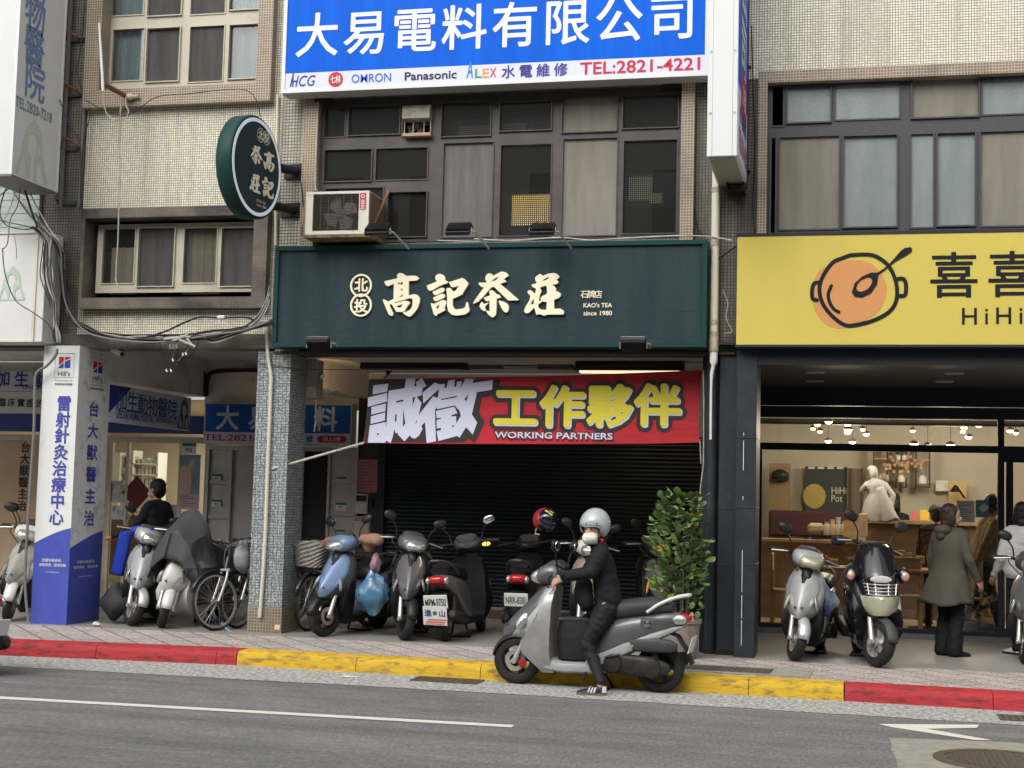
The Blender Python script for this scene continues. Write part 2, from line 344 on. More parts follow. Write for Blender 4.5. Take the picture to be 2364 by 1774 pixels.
def stone_mat():
    m = tile_mat('carved_stone_tile', (.4, .435, .435), (.5, .535, .535), (.2, .215, .215), .046, .004, rough=.55, rowp=.03, bump=.6)
    t = m.node_tree; L = t.links.new; b = t.nodes['Principled BSDF']; s = b.inputs['Base Color'].links[0].from_socket
    tc = N(t, 'TexCoord'); mp = N(t, 'Mapping'); mp.inputs['Scale'].default_value = (1.5, 1.5, .8); L(tc.outputs['Object'], mp.inputs[0]); n = N(t, 'TexNoise', Scale=46., Detail=3., Roughness=.7); rp = N(t, 'ValToRGB')
    rp.color_ramp.elements[0].position = .43; rp.color_ramp.elements[1].position = .6; rp.color_ramp.elements[0].color = (.24, .265, .265, 1); rp.color_ramp.elements[1].color = (1, 1, 1, 1)
    mx = N(t, 'MixRGB', blend_type='MULTIPLY'); mx.inputs[0].default_value = .85
    L(mp.outputs[0], n.inputs[0]); L(n.outputs[0], rp.inputs[0]); L(s, mx.inputs[1]); L(rp.outputs[0], mx.inputs[2]); L(mx.outputs[0], b.inputs['Base Color']); return m
m_stone = stone_mat()
m_steel = M('brushed_steel', (.44, .42, .4), .36, .35, col2=(.36, .345, .33), vs=4, bump=.25, bs=120, stretch=(1, 1, .6))
m_white = M('white_sign_metal', (.63, .65, .645), .45)
m_whiteface = M('white_sign_face', (.62, .63, .61), .5, col2=(.57, .58, .555), vs=1.5)
m_lilac = M('pale_lilac_sign_face', (.6, .62, .76), .45, spec=.1)
m_blue = M('blue_sign_face', (.0, .11, .64), .5, spec=.1, col2=(.0, .09, .53), vs=2, stretch=(3, 1, .25))
m_navy = M('navy_letters', (.03, .035, .24), .5)
m_slate = M('faded_navy_letters', (.13, .2, .36), .6, col2=(.17, .24, .39), vs=9)
m_redl = M('red_letters', (.48, .015, .03), .5)
m_greys = M('grey_letters', (.06, .08, .1), .5)
m_black = M('black_paint', (.013, .013, .014), .45)
m_rubber = M('black_rubber', (.011, .011, .011), .65, col2=(.024, .023, .022), vs=18)
m_cable = M('black_cable', (.016, .016, .017), .5)
m_cablew = M('dirty_white_cable', (.45, .43, .37), .6, col2=(.3, .28, .24), vs=9)
m_cableg = M('grey_cable', (.17, .165, .155), .6)
m_pvc = M('cream_pvc', (.6, .57, .46), .45, col2=(.45, .4, .3), vs=3, ramp=(.55, .8), stretch=(1, 1, .4))
m_rust = M('rust', (.16, .055, .028), .85, col2=(.3, .13, .07), vs=20)
m_green = M('dark_green_sign', (.02, .037, .044), .5, spec=.1, col2=(.029, .048, .055), vs=2, stretch=(3, 1, .25))
m_greenf = M('dark_green_rim', (.015, .048, .046), .38, spec=.1)
m_greenln = M('engraved_line', (.04, .07, .073), .6, spec=.1)
m_cream = M('cream_raised_letters', (.83, .76, .56), .45)
m_creamp = M('peach_letters', (.72, .5, .36), .5)
m_yellow = M('yellow_sign_face', (.55, .45, .1), .5, spec=.1, col2=(.525, .43, .095), vs=1.2, stretch=(2, 1, .4), bump=.08, bs=2)
m_orange = M('orange_print', (.55, .26, .1), .5, spec=.1)
m_char = M('charcoal_print', (.014, .016, .019), .5, spec=.1)

# ================================================================ ground
g = MB().quad((-120, -60, 0), (120, -60, 0), (120, 120, 0), (-120, 120, 0)); g.build('road', m_asphalt, kind='structure')
KERB = [(-30, 12.55), (-9.5, 12.62), (-8, 12.72), (-5.65, 12.94), (0, 12.75), (1.46, 12.69), (5, 12.57), (30, 12.4)]
def kerb_y(x):
    for (a, b), (c, d) in zip(KERB, KERB[1:]):
        if a <= x <= c: return b+(d-b)*(x-a)/(c-a)
    return 12.7
GUT = [(-30, 11.9), (-7.55, 11.97), (-3, 12.02), (1.37, 11.9), (5, 11.85), (30, 11.8)]
def gut_y(x):
    for (a, b), (c, d) in zip(GUT, GUT[1:]):
        if a <= x <= c: return b+(d-b)*(x-a)/(c-a)
    return 11.9
xs = [-30, -20]+[-12+.15*i for i in range(134)]+[20, 30]
def strip(fa, fb, z, xs): 
    b = MB()
    for x0, x1 in zip(xs, xs[1:]): b.quad((x0, fa(x0), z), (x1, fa(x1), z), (x1, fb(x1), z), (x0, fb(x0), z))
    return b
strip(lambda x: gut_y(x)+.035*noise.noise(Vector((x*2.2, 3, 0)))+.018*noise.noise(Vector((x*9, 7, 0))), kerb_y, .004, xs).build('gutter', m_gutter, kind='structure')
strip(lambda x: kerb_y(x)+.29, lambda x: 14.5, PAVE, xs).build('pavement', m_pave, kind='structure')
MB().box(-30, 30, 14.5, 40, PAVE-.1, PAVE+.002).build('arcade_floor', m_granite, kind='structure')
def kerb(x0, x1, mat, label):
    n = max(1, int((x1-x0)/.2)); rs = []
    for i in range(n+1):
        x = x0+(x1-x0)*i/n; y = kerb_y(x); j = lambda k: .006*noise.noise(Vector((x*4, k, 0)))+.004*noise.noise(Vector((x*15, k, 1)))
        rs.append([(x, y+j(1), 0), (x, y+.012+j(2), .075), (x, y+.02+j(3), .112+j(6)), (x, y+.045, .134+j(4)), (x, y+.29, .139), (x, y+.3, 0)])
    b = MB()
    for k in range(0, n, 6):
        q = [[Vector(p) for p in r_] for r_ in rs[k:k+7]]
        if len(q) < 2: continue
        for p in q[-1]: p.x -= .006
        b.rings(q)
    b.build('kerb', mat, smooth=True, kind='structure', ang=50)
kx1, kx2 = gnd(545, 1537).x, gnd(1950, 1620).x
kerb(-30, kx1, m_red, ''); kerb(kx1+.004, kx2-.004, m_yel, ''); kerb(kx2, 30, m_red, '')
a, b_ = gnd(0, 1612), gnd(1184, 1678); dr = (b_-a).normalized(); nr = Vector((-dr.y, dr.x, 0))
a2 = a-dr*2.2
MB().quad(a2-nr*.06+Vector((0, 0, .004)), b_-nr*.06+Vector((0, 0, .004)), b_+nr*.06+Vector((0, 0, .004)), a2+nr*.06+Vector((0, 0, .004))).build('road_line', m_line, kind='structure')
def gpoly(pts, z): return [gnd(x, y, z) for x, y in pts]
Zs = [(1583, 508), (2018, 512), (2008, 525), (1790, 529), (2078, 579), (1995, 577), (1640, 522)]
b = MB(); P = gpoly([(1182+x/1.8714, 1400+y/1.8714) for x, y in Zs], .004)
b.add(P, [(0, 3, 6), (0, 1, 2, 3), (3, 4, 5, 6)]).build('road_arrow_marking', m_line, kind='structure')
pp = [(1630, 568), (1642, 600), (1636, 615), (1660, 660), (1666, 698), (1690, 730), (2250, 770), (2400, 700), (2330, 600), (2100, 585), (1900, 578)]
b = MB(); b.add(gpoly([(1182+x/1.8714, 1400+y/1.8714) for x, y in pp], .005), [tuple(range(len(pp)))]).build('road_patch', m_patch, kind='structure')
# manhole cover
mc = gnd(2146, 1750)+Vector((.46, .03, 0)); mh = thing('manhole_cover', 'round iron manhole cover with chequered studs in the concrete road patch', 'manhole cover', (mc.x, mc.y, .006), local=True)
MB().lathe([(.44, -.02), (.44, .004), (.37, .006), (.37, -.02)], n=40, cap=False).build('rim', M('rusty_ring', (.11, .085, .06), .7, .2), mh)
b = MB().lathe([(.365, -.02), (.365, .002), (.001, .002)], n=40)
for i in range(-9, 10):
    for j in range(-9, 10):
        x, y = i*.037, j*.037
        if x*x+y*y < .34**2: b.box(x-.012, x+.012, y-.012, y+.012, .002, .007)
b.build('lid', m_iron, mh)
# gutter grates
def grate(px, py, L, W, label):
    c = gnd(px, py); c.z = .006; t = thing('drain_grate', label, 'drain grate', c, radians(-2), 'drain grates in the gutter')
    f = MB(); f.box(-L/2, L/2, -W/2, -W/2+.02, 0, .008); f.box(-L/2, L/2, W/2-.02, W/2, 0, .008); f.box(-L/2, -L/2+.02, -W/2+.02, W/2-.02, 0, .008); f.box(L/2-.02, L/2, -W/2+.02, W/2-.02, 0, .008)
    n = int(L/.055)
    for i in range(1, n): f.box(-L/2+i*L/n-.009, -L/2+i*L/n+.009, -W/2+.021, W/2-.021, 0, .006)
    for i in range(1, 7): f.box(-L/2+.02, L/2-.02, -W/2+i*W/7-.006, -W/2+i*W/7+.006, 0, .005)
    ORG[t.name] = Vector((0, 0, 0)); f.build('grid', m_iron, t)
    MB().quad((-L/2, -W/2, -.001), (L/2, -W/2, -.001), (L/2, W/2, -.001), (-L/2, W/2, -.001)).build('pit', m_black, t)
grate(1033, 1573, .62, .3, 'slotted iron drain grate in the gutter ahead of the ridden scooter')
grate(2400, 1664, .62, .3, 'slotted iron drain grate in the gutter beside the red kerb')
# service cover in the pavement
c = gnd(1655, 1545, PAVE); b = MB().box(-.5, .5, -.2, .2, .003, .009); 
for i in range(18):
    for j in range(6): b.box(-.47+i*.0525, -.44+i*.0525, -.17+j*.058, -.14+j*.058, .009, .0125)
t = thing('service_cover', 'dark chequered service cover set in the pavement behind the yellow kerb', 'service cover', c, radians(-3)); ORG[t.name] = Vector((0, 0, 0)); b.build('lid', m_iron, t)
b = MB(); b.box(-.62, .86, -.3, -.205, .002, .006); b.box(-.62, .86, .205, .3, .002, .006); b.box(.505, .86, -.204, .204, .002, .006); b.build('surround', m_patch, t)
# ================================================================ buildings
def slab_with_holes(name, mat, parent, outer, holes, Y, half):
    """upright plate in the XZ plane; rectangles (x0,x1,z0,z1)"""
    lp = lambda r: [(r[0], r[2]), (r[1], r[2]), (r[1], r[3]), (r[0], r[3])]
    b = MB(); b.curve2d([lp(outer)]+[lp(h) for h in holes], (0, Y, 0), UX, UY, depth=half); return b.build(name, mat, parent)
def window(parent, outer, panes, fmat, Yw, label=None, lip=.012, mats=None, half=.025):
    """outer and panes in photo pixels (xl,xr,yt,yb[,kind]); the frame is the window, panes and screens its pieces"""
    o = RC(*outer[:4], Yw); rects = [RC(*p[:4], Yw) for p in panes]
    lp = lambda r: [(r[0], r[2]), (r[1], r[2]), (r[1], r[3]), (r[0], r[3])]
    f = MB(); f.curve2d([lp(o)]+[lp(r) for r in rects], (0, Yw, 0), UX, UY, depth=half)
    for k, r in enumerate(rects):
        y0, y1 = Yw-half-.012-(.014 if k % 2 else 0), Yw-half; q = lip
        f.box(r[0]-q, r[1]+q, y0, y1, r[2]-q, r[2]); f.box(r[0]-q, r[1]+q, y0, y1, r[3], r[3]+q)
        f.box(r[0]-q, r[0], y0, y1, r[2], r[3]); f.box(r[1], r[1]+q, y0, y1, r[2], r[3])
    fo = f.build('window', fmat, parent, label=label)
    nm = {'glass': ('pane', m_glass), 'rib': ('pane', m_frost), 'screen': ('insect_screen', m_screen), 'screen2': ('insect_screen', m_screen2), 'screen3': ('insect_screen', m_screen3)}
    for p, r in zip(panes, rects):
        if p[4] != 'gap': MB().box(r[0]-.004, r[1]+.004, Yw-.004, Yw+.004, r[2]-.004, r[3]+.004).build(*nm[p[4]], fo)
    return fo
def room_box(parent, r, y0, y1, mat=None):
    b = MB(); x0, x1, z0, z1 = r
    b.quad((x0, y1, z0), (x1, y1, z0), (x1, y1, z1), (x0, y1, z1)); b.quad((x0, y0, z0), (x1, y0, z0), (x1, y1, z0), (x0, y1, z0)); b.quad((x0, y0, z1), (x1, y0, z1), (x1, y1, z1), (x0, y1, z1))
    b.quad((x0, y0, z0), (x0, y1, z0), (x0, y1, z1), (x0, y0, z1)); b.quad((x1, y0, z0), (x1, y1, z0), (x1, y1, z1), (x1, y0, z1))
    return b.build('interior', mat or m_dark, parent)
def curtain(parent, xl, xr, yt, yb, Y, mat, amp=.012, wl=.09):
    x0, x1, z0, z1 = RC(xl, xr, yt, yb, Y); n = max(8, int((x1-x0)/wl*6)); rs = []
    for i in range(n+1):
        x = x0+(x1-x0)*i/n; y = Y+amp*sin(2*pi*(x-x0)/wl+sin(i*.7)); rs.append([(x, y, z0), (x, y, z1)])
    b = MB().rings(rs, cap=False, closed=False); return b.build('curtain', mat, parent, smooth=True)
ZB = at(300, 805, YF).z; TOP = 11.
# ---- building over the animal hospital
BL = thing('apartment_building', 'tiled apartment building with beige window frames above the animal hospital arcade', 'building', (-9, YF, 0))
xl, xr = -22., at(648, 400, YF).x
w1 = RC(248, 607, -150, 207, YF); w2 = RC(205, 593, 505, 690, YF); xs1 = at(196, 400, YF).x
slab_with_holes('wall', m_wtile, BL, (xs1, xr, ZB+.16, TOP), [w1, w2], YF+.12, .12)
MB().box(xl, xs1, YF, YF+.24, ZB+.16, TOP).build('wall', m_gtile, BL, label='grime-streaked wall strip behind the sign bracket')
MB().box(xl, xr+.02, YF-.03, YF+.3, ZB, ZB+.158).build('beam', m_btile2, BL)
def surround(parent, outer, inner, mat, proj=.12):
    o, i = outer, inner; b = MB(); y0, y1 = YF-proj, YF+.2
    b.box(o[0], i[0], y0, y1, o[2], o[3]); b.box(i[1], o[1], y0, y1, o[2], o[3]); b.box(i[0], i[1], y0, y1, o[2], i[2])
    if o[3] > i[3]: b.box(i[0], i[1], y0, y1, i[3], o[3])
    return b.build('window_surround', mat, parent)
s1 = RC(200, 631, -170, 240, YF-.12); i1 = RC(248, 607, -150, 207, YF-.12); surround(BL, (s1[0], s1[1], s1[2], w1[3]), (w1[0]+.001, w1[1]-.001, w1[2]+.001, w1[3]), m_btile)
s2 = RC(185, 615, 477, 712, YF-.12); surround(BL, s2, (w2[0]+.001, w2[1]-.001, w2[2]+.001, w2[3]-.001), m_btile2)
Yw = YF+.12
window(BL, (248, 610, -150, 207), [(262, 333, 70, 188, 'glass'), (342, 417, 68, 190, 'screen3'), (440, 518, 63, 190, 'screen3'), (532, 602, 60, 183, 'glass'),
    (260, 336, -90, 37, 'glass'), (347, 424, -90, 38, 'screen3'), (445, 524, -90, 34, 'screen3'), (535, 606, -90, 24, 'glass')], m_alu, Yw)
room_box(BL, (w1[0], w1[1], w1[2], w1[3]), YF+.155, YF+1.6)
for xa, xb in ((255, 345), (525, 612)): curtain(BL, xa, xb, -150, 205, YF+.2, m_curtain)
window(BL, (226, 592, 517, 676), [(240, 313, 530, 655, 'glass'), (323, 405, 528, 662, 'screen3'), (427, 502, 528, 654, 'glass'), (514, 590, 528, 662, 'screen3')], m_alu, Yw)
room_box(BL, w2, YF+.155, YF+1.6)
curtain(BL, 256, 320, 572, 680, YF+.2, m_curtain2); curtain(BL, 440, 510, 522, 680, YF+.2, m_curtain2); curtain(BL, 424, 441, 522, 680, YF+.2, m_curtain)
# arcade of that building
MB().box(-22, -6.16, YF+.3, YB, ZB+.16, ZB+.3).build('arcade_ceiling', m_plaster, BL)
MB().box(-8.8, -8.44, YF+.35, YB, 2.93, ZB+.158).build('cross_beam', m_plaster2, BL)
MB().box(-8.47, -6.16, YB, YB+.2, 2.78, ZB+.16).build('wall', m_plaster2, BL, label='stained plaster wall above the stairwell sign')
# pillar wrapped in the pet food advert
hp = thing('advert_pillar', 'square pillar wrapped in a white and blue pet food advert', 'pillar', (-8.64, 14.95, PAVE)); PX0, PX1, PY0, PY1 = -8.865, -8.42, 14.6, 15.32
PZ1 = ZB+.01
m_wrapw = M('white_advert_film', (.66, .68, .66), .4, col2=(.5, .52, .5), vs=5, ramp=(.58, .75), bump=.1, bs=8)
m_wrapg = M('scuffed_white_film', (.7, .71, .69), .5, col2=(.42, .43, .42), vs=8, ramp=(.52, .72), bump=.1, bs=8)
m_wrapb = M('blue_advert_film', (.07, .095, .42), .4, col2=(.06, .08, .36), vs=4, bump=.12, bs=8)
def zpx(x, y, Y): return at(x, y, Y).z
zl, zr = zpx(79, 1254, PY0), zpx(172, 1220, PY0)
zl2, zr2 = atx(173, 1266, PX1).z, atx(230, 1226, PX1).z
b = MB()
front = [(PX0+(PX1-PX0)*i/8, zl+(zr-zl)*(1-(1-i/8)**1.35)) for i in range(9)]
side = [(PY0+(PY1-PY0)*i/8, zl2+(zr2-zl2)*(1-(1-i/8)**1.35)) for i in range(9)]
b.add([(x, PY0, PZ1) for x, z in front]+[(x, PY0, z) for x, z in front], [(i, i+1, 10+i, 9+i) for i in range(8)])
b.build('white_film', m_wrapw, hp, world=True)
b = MB(); b.add([(PX1, y, PZ1) for y, z in side]+[(PX1, y, z) for y, z in side], [(i, i+1, 10+i, 9+i) for i in range(8)]); b.quad((PX0, PY0, PAVE), (PX0, PY1, PAVE), (PX0, PY1, PZ1), (PX0, PY0, PZ1)).build('white_film', m_wrapg, hp, label='scuffed white film')
b = MB(); b.add([(x, PY0, z) for x, z in front]+[(x, PY0, PAVE) for x, z in front], [(i, i+1, 10+i, 9+i) for i in range(8)])
b.add([(PX1, y, z) for y, z in side]+[(PX1, y, PAVE) for y, z in side], [(i, i+1, 10+i, 9+i) for i in range(8)]); b.build('blue_film', m_wrapb, hp)
m_purp = M('purple_blue_print', (.055, .07, .33), .5)
lt = MB(); 
def col_text(mb, chars, pts_top, pts_bot, em, ux, off, sx=1.): mb.row(chars, pts_top, pts_bot, em, ux, UY, offset=off, sx=sx)
col_text(lt, '雷射針灸治療中心', at(148, 932, PY0-.004), at(130, 1195, PY0-.004), .185, UX, .03)
col_text(lt, '台大獸醫主治', atx(217, 945, PX1+.004), atx(206, 1197, PX1+.004), .185, SX, .026, 1.35)
lt.build('lettering', m_purp, hp)
wl = MB(); wl.text('改變你看得見、', at(120, 1294, PY0-.004), UX, UY, fit=(.25, .036), offset=.015); wl.text('感受得到、值得信賴', at(121, 1305, PY0-.004), UX, UY, fit=(.33, .036), offset=.015); wl.text('www.hills.com.tw', at(121, 1321, PY0-.004), UX, UY, fit=(.17, .018))
wl.text('改變你看得見、', atx(199, 1297, PX1+.004), SX, UY, fit=(.4, .036), offset=.015); wl.text('感受得到、值得信賴', atx(198, 1309, PX1+.004), SX, UY, fit=(.54, .036), offset=.015); wl.text('www.hills.com.tw', atx(198, 1330, PX1+.004), SX, UY, fit=(.29, .018))
wl.build('lettering', m_white, hp)
rl, bl_, kl = MB(), MB(), MB()
for o, ux, k in ((at(149, 837, PY0-.004), UX, 1.), (atx(226, 849, PX1+.004), SX, 1.45)):
    ux = ux*k; U = .145
    pl = lambda q: [(x*U, y*U) for x, y in q]
    for lp in ([(-.5, .43), (-.08, .43), (-.08, .1), (-.5, -.22)], [(.02, .43), (.5, .43), (.5, .36), (.02, .16)]): rl.curve2d([pl(lp)], o, ux, UY)
    for lp in ([(-.5, -.43), (-.08, -.43), (-.08, -.03), (-.5, -.38)], [(.02, -.43), (.5, -.43), (.5, .25), (.02, .04)]): bl_.curve2d([pl(lp)], o, ux, UY)
    kl.text("Hill's", o-UY*.128, ux, UY, fit=(.155, .058), offset=.012); kl.text('Transforming Lives', o-UY*.208, ux, UY, fit=(.22, .022)); kl.text('希爾思寵物營養', o-UY*.248, ux, UY, fit=(.22, .026), offset=.01)
    W_, H_ = .118, .155
    for lp in ([(-W_, .1), (W_, .1), (W_, .104), (-W_, .104)], [(-W_, -.175), (W_, -.175), (W_, -.171), (-W_, -.171)], [(-W_, -.171), (-W_+.003, -.171), (-W_+.003, .1), (-W_, .1)], [(W_-.003, -.171), (W_, -.171), (W_, .1), (W_-.003, .1)]): kl.curve2d([lp], o, ux, UY)
rl.build('logo', m_redl, hp); bl_.build('logo', M('logo_blue', (.02, .06, .36), .5), hp); kl.build('lettering', m_greys, hp)
# ---- middle building
BM = thing('apartment_building', 'apartment building with dark brown windows above the green tea shop sign', 'building', (-3.6, YF, 0))
xL, xR = xr+.002, at(1604, 400, YF).x; oL, oR, oB, oT = RC(735, 1574, 215, 556, YF)
jL, jR = at(704, 400, YF).x, at(1604, 400, YF).x
slab_with_holes('wall', m_wtile2, BM, (xL, jL, ZB-.03, TOP), [], YF+.12, .12)
slab_with_holes('wall', m_wtile2, BM, (jL, jR, oT+.01, TOP), [], YF+.12, .12)
MB().box(jL, oL, YF-.1, YF+.2, oB-.3, oT+.01).build('window_jamb', m_btile, BM); MB().box(oR, jR, YF-.1, YF+.2, oB-.3, oT+.01).build('window_jamb', m_btile, BM)
slab_with_holes('wall', m_gtile, BM, (jL, jR, ZB-.03, oB), [], YF+.15, .12)
YC = YF+.05
m_frm = m_bframe
window(BM, (738, 1574, 216, 556), [(752, 798, 252, 318, 'glass'), (808, 925, 247, 313, 'glass'), (932, 997, 246, 316, 'gap'), (752, 860, 348, 420, 'glass'), (870, 988, 344, 416, 'glass'), (898, 986, 446, 548, 'glass'), (752, 885, 436, 548, 'glass'),
    (1022, 1134, 238, 316, 'glass'), (1024, 1138, 332, 548, 'screen2'), (1156, 1274, 238, 303, 'glass'), (1156, 1272, 336, 545, 'glass'), (1300, 1425, 228, 306, 'screen'), (1300, 1424, 322, 545, 'screen'), (1440, 1566, 222, 297, 'glass'), (1440, 1562, 326, 540, 'glass')], m_frm, YC)
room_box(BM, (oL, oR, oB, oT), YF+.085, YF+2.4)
# things seen through: lit grid lamps and a slatted blind
m_lit = M('lit_warm_panel', (1, .62, .2), .6, emit=.9)
lb = MB()
for xl_, xr_, yt_, yb_ in ((1182, 1268, 450, 520),): lb.rc(xl_, xr_, yt_, yb_, YF+.9, 0, .02)
lb2 = MB(); lb2.rc(1160, 1215, 284, 302, YF+.9, 0, .02); lb2.rc(1060, 1132, 290, 314, YF+.9, 0, .02); lb2.build('lit_panel', M('dim_warm_panel', (.6, .36, .13), .6, emit=.1), BM, label='dim warm panel glowing in the upper light')
lp = lb.build('lit_panel', m_lit, BM, label='warm lit panel glowing behind the mesh')
lb = MB()
for xl_, xr_, yt_, yb_ in ((1452, 1505, 408, 462), (1500, 1528, 446, 470)): lb.rc(xl_, xr_, yt_, yb_, YF+.9, 0, .02)
lb.build('lit_panel', M('lit_green_panel', (.6, .65, .28), .6, emit=.14), BM, label='greenish lit panel glowing behind the mesh')
gr = MB()
for xl_, xr_, yt_, yb_ in ((1156, 1274, 440, 545), (1440, 1562, 400, 480), (1156, 1274, 270, 303), (1022, 1134, 270, 316)):
    x0, x1, z0, z1 = RC(xl_, xr_, yt_, yb_, YF+.2); n = int((x1-x0)/.022); 
    for i in range(n): gr.box(x0+i*.022, x0+i*.022+.009, YF+.2, YF+.204, z0, z1)
    for i in range(int((z1-z0)/.022)): gr.box(x0, x1, YF+.2045, YF+.2075, z0+i*.022, z0+i*.022+.009)
gr.build('security_mesh', m_black, BM)
# ventilator in the upper light
vf = thing('ventilation_fan', 'rusty white ventilation fan set in the dark brown window', 'fan', at(965, 312, YF))
b = MB(); b.rc(933, 997, 247, 253, YF, -.06, .1); b.rc(933, 997, 254, 278, YF, -.085, .1); b.build('hood', M('grimy_cream_metal', (.4, .38, .32), .6, col2=(.24, .2, .15), vs=9), vf, bevel=.004)
MB().rc(933, 997, 310, 317, YF, -.06, .08).build('sill', M('rusty_cream_metal', (.4, .2, .1), .7, col2=(.42, .38, .3), vs=14), vf)
b = MB(); 
for x_ in (935, 955, 980, 995): b.rc(x_-.8, x_+.8, 278, 310, YF, -.02, -.01)
b.build('guard', m_cablew, vf)
c_ = at(965, 291, YF+.1); b = MB(); b.lathe([(.03, -.03), (.03, 0)], c_, 'y', 12)
for k in range(4): 
    a_ = k*pi/2+.4; ux_ = Vector((cos(a_), 0, sin(a_))); uy_ = Vector((-sin(a_), 0, cos(a_)))
    b.add([c_+ux_*.02-uy_*.02, c_+ux_*.12-uy_*.05, c_+ux_*.13+uy_*.05+Vector((0, .02, 0)), c_+ux_*.02+uy_*.03], [(0, 1, 2, 3)])
b.build('fan_blades', m_cableg, vf)
# arcade of the middle building
MB().box(xL, -1.1, YF-.02, YF+.35, ZB-.06, ZB-.031).build('beam', M('brown_beam', (.05, .042, .038), .8), BM)
MB().box(-6.16+.001, -1.1, YF+.36, YB, ZB+.02, ZB+.2).build('arcade_ceiling', m_plaster, BM)
MB().box(-6.45, -6.135, YF+.5, YB, 2.93, ZB+.02).build('cross_beam', m_plaster, BM)
MB().box(-6.135, -1.05, YB+.01, YB+.2, 2.45, ZB+.02).build('wall', m_plaster, BM)
MB().box(-1.13, -1.08, 15.2, YB+.1, PAVE, ZB+.02).build('wall', m_dkpaint, BM, label='charcoal side wall of the arcade')
sx0, sx1 = at(888, 1200, YB).x, -1.135
sh = MB(); z0, z1 = .27, 2.5; nz = 42; rs = []
for i in range(nz*4+1):
    z = z0+(z1-z0)*i/(nz*4); y = YB+.02-.014*abs(sin(pi*(i/4.)))**.6; rs.append([(sx0, y, z), (sx1, y, z)])
sh.rings(rs, cap=False, closed=False).build('roller_shutter', m_shutter, BM, smooth=False)
MB().box(sx0, sx1, YB-.03, YB+.03, z0-.03, z0).build('shutter_rail', M('shutter_bottom_rail', (.4, .38, .34), .4, .5), BM)
MB().box(sx0-.3, sx1, YB-.1, YB+.19, PAVE, z0-.031).build('step', M('brown_step', (.11, .075, .055), .7, col2=(.08, .06, .05), vs=6), BM)
MB().box(sx0-.1, sx0, YB-.06, YB+.15, PAVE+.1, 2.5).build('shutter_guide', m_dkpaint, BM)
m_ptile = tile_mat('grey_pier_tile', (.07, .068, .062), (.09, .087, .08), (.035, .034, .032), .06, .005, rough=.6, rowp=.03)
MB().box(at(822, 1200, YB).x, sx0-.1, YB-.04, YB+.18, PAVE, 2.93).build('pier', m_ptile, BM)
# carved stone pillar
sp_ = thing('stone_pillar', 'grey carved stone tile pillar with a brown mosaic foot', 'pillar', (-6.15, 15.05, PAVE))
MB().box(-6.345, -5.955, YF, 15.29, .42, ZB-.03).build('shaft', m_stone, sp_)
MB().box(-6.35, -5.95, YF-.006, 15.295, PAVE, .42).build('foot', tile_mat('foot_mosaic', (.19, .16, .125), (.13, .11, .09), (.34, .29, .22), .034, .005, stain=(.1, .085, .07), amount=.6, sscale=2.), sp_)
MB().rc(634, 646, 1443, 1454, YF-.008, -.003, .001).build('sticker', m_creamp, sp_)
# ---- building over the restaurant
BR = thing('apartment_building', 'cream mosaic apartment building with grey windows above the yellow sign', 'building', (1.2, YF, 0))
xL2 = jR+.002; xs2 = at(1750, 400, YF).x; XE = 8.
o3 = RC(1772, 2900, 175, 545, YF)
slab_with_holes('wall', m_gtile, BR, (xL2, xs2, ZB-.03, o3[3]+.07), [], YF+.13, .12)
slab_with_holes('wall', m_wtile, BR, (at(1640, 100, YF).x, XE, o3[3]+.07, TOP), [], YF+.12, .12)
MB().box(xL2, at(1640, 100, YF).x-.001, YF, YF+.24, o3[3]+.071, TOP).build('wall', m_wtile2, BR)
b = MB(); b.box(xs2, o3[0], YF-.1, YF+.2, o3[2]-.2, o3[3]+.12); b.box(o3[0], XE, YF-.1, YF+.2, o3[3], o3[3]+.12); b.build('window_surround', m_btile, BR)
MB().box(xs2, XE, YF+.01, YF+.25, ZB-.03, o3[2]).build('wall', m_gtile, BR, label='grimy wall strip behind the yellow sign')
window(BR, (1772, 2900, 175, 545), [(1784, 1808, 200, 292, 'gap'), (1818, 1917, 204, 284, 'rib'), (1929, 2076, 196, 276, 'rib'), (2106, 2258, 184, 272, 'screen'), (2268, 2420, 182, 264, 'rib'), (1781, 1790, 322, 540, 'gap'),
    (1800, 1936, 318, 530, 'screen'), (1948, 2070, 316, 525, 'rib'), (2103, 2154, 312, 526, 'rib'), (2164, 2250, 310, 522, 'rib'), (2264, 2420, 305, 522, 'screen')], m_gframe, YC, lip=.016)
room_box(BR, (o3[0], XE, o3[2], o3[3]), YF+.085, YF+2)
# charcoal pillar and beam of the restaurant
dk = thing('charcoal_pillar', 'charcoal painted pillar with boxed pipes between the shutter and the restaurant', 'pillar', (-1.1, 14.9, PAVE))
zt = ZB+.02
b = MB(); b.box(-1.065, -.862, 14.65, 15.3, PAVE, zt); b.box(-1.25, -1.066, 14.82, 15.3, PAVE+.0, zt); b.box(-1.44, -1.251, 14.95, 15.3, PAVE, zt)
for z in (2.32, 1.62, 1.05): b.box(-1.068, -.858, 14.645, 15.3, z, z+.012); 
for z in (1.6, 1.03): b.box(-1.252, -1.064, 14.815, 15.2, z, z+.01)
b.build('casing', m_dkpaint, dk, bevel=.004)
b = MB(); b.tube([(-1.33, 14.87, PAVE), (-1.33, 14.87, zt)], .055, 14); b.build('boxed_pipe', m_dkpaint, dk, smooth=True)
b = MB(); 
for z0_, z1_ in ((.25, .5), (.52, .75), (.78, 1.2), (1.7, 1.74), (2.0, 2.3), (2.35, 2.38)): b.box(-.992, -.986, 14.642, 14.652, z0_, z1_)
b.build('paint_chips', m_white, dk)
MB().rc(1648, 1694, 1503, 1513, 14.8, 0, .1).build('opening', m_black, dk)
zbm = at(2000, 844, 14.68).z
MB().box(-.861, XE, 14.66, 15.0, zbm, ZB+.03).build('beam', m_dkflat, BR)
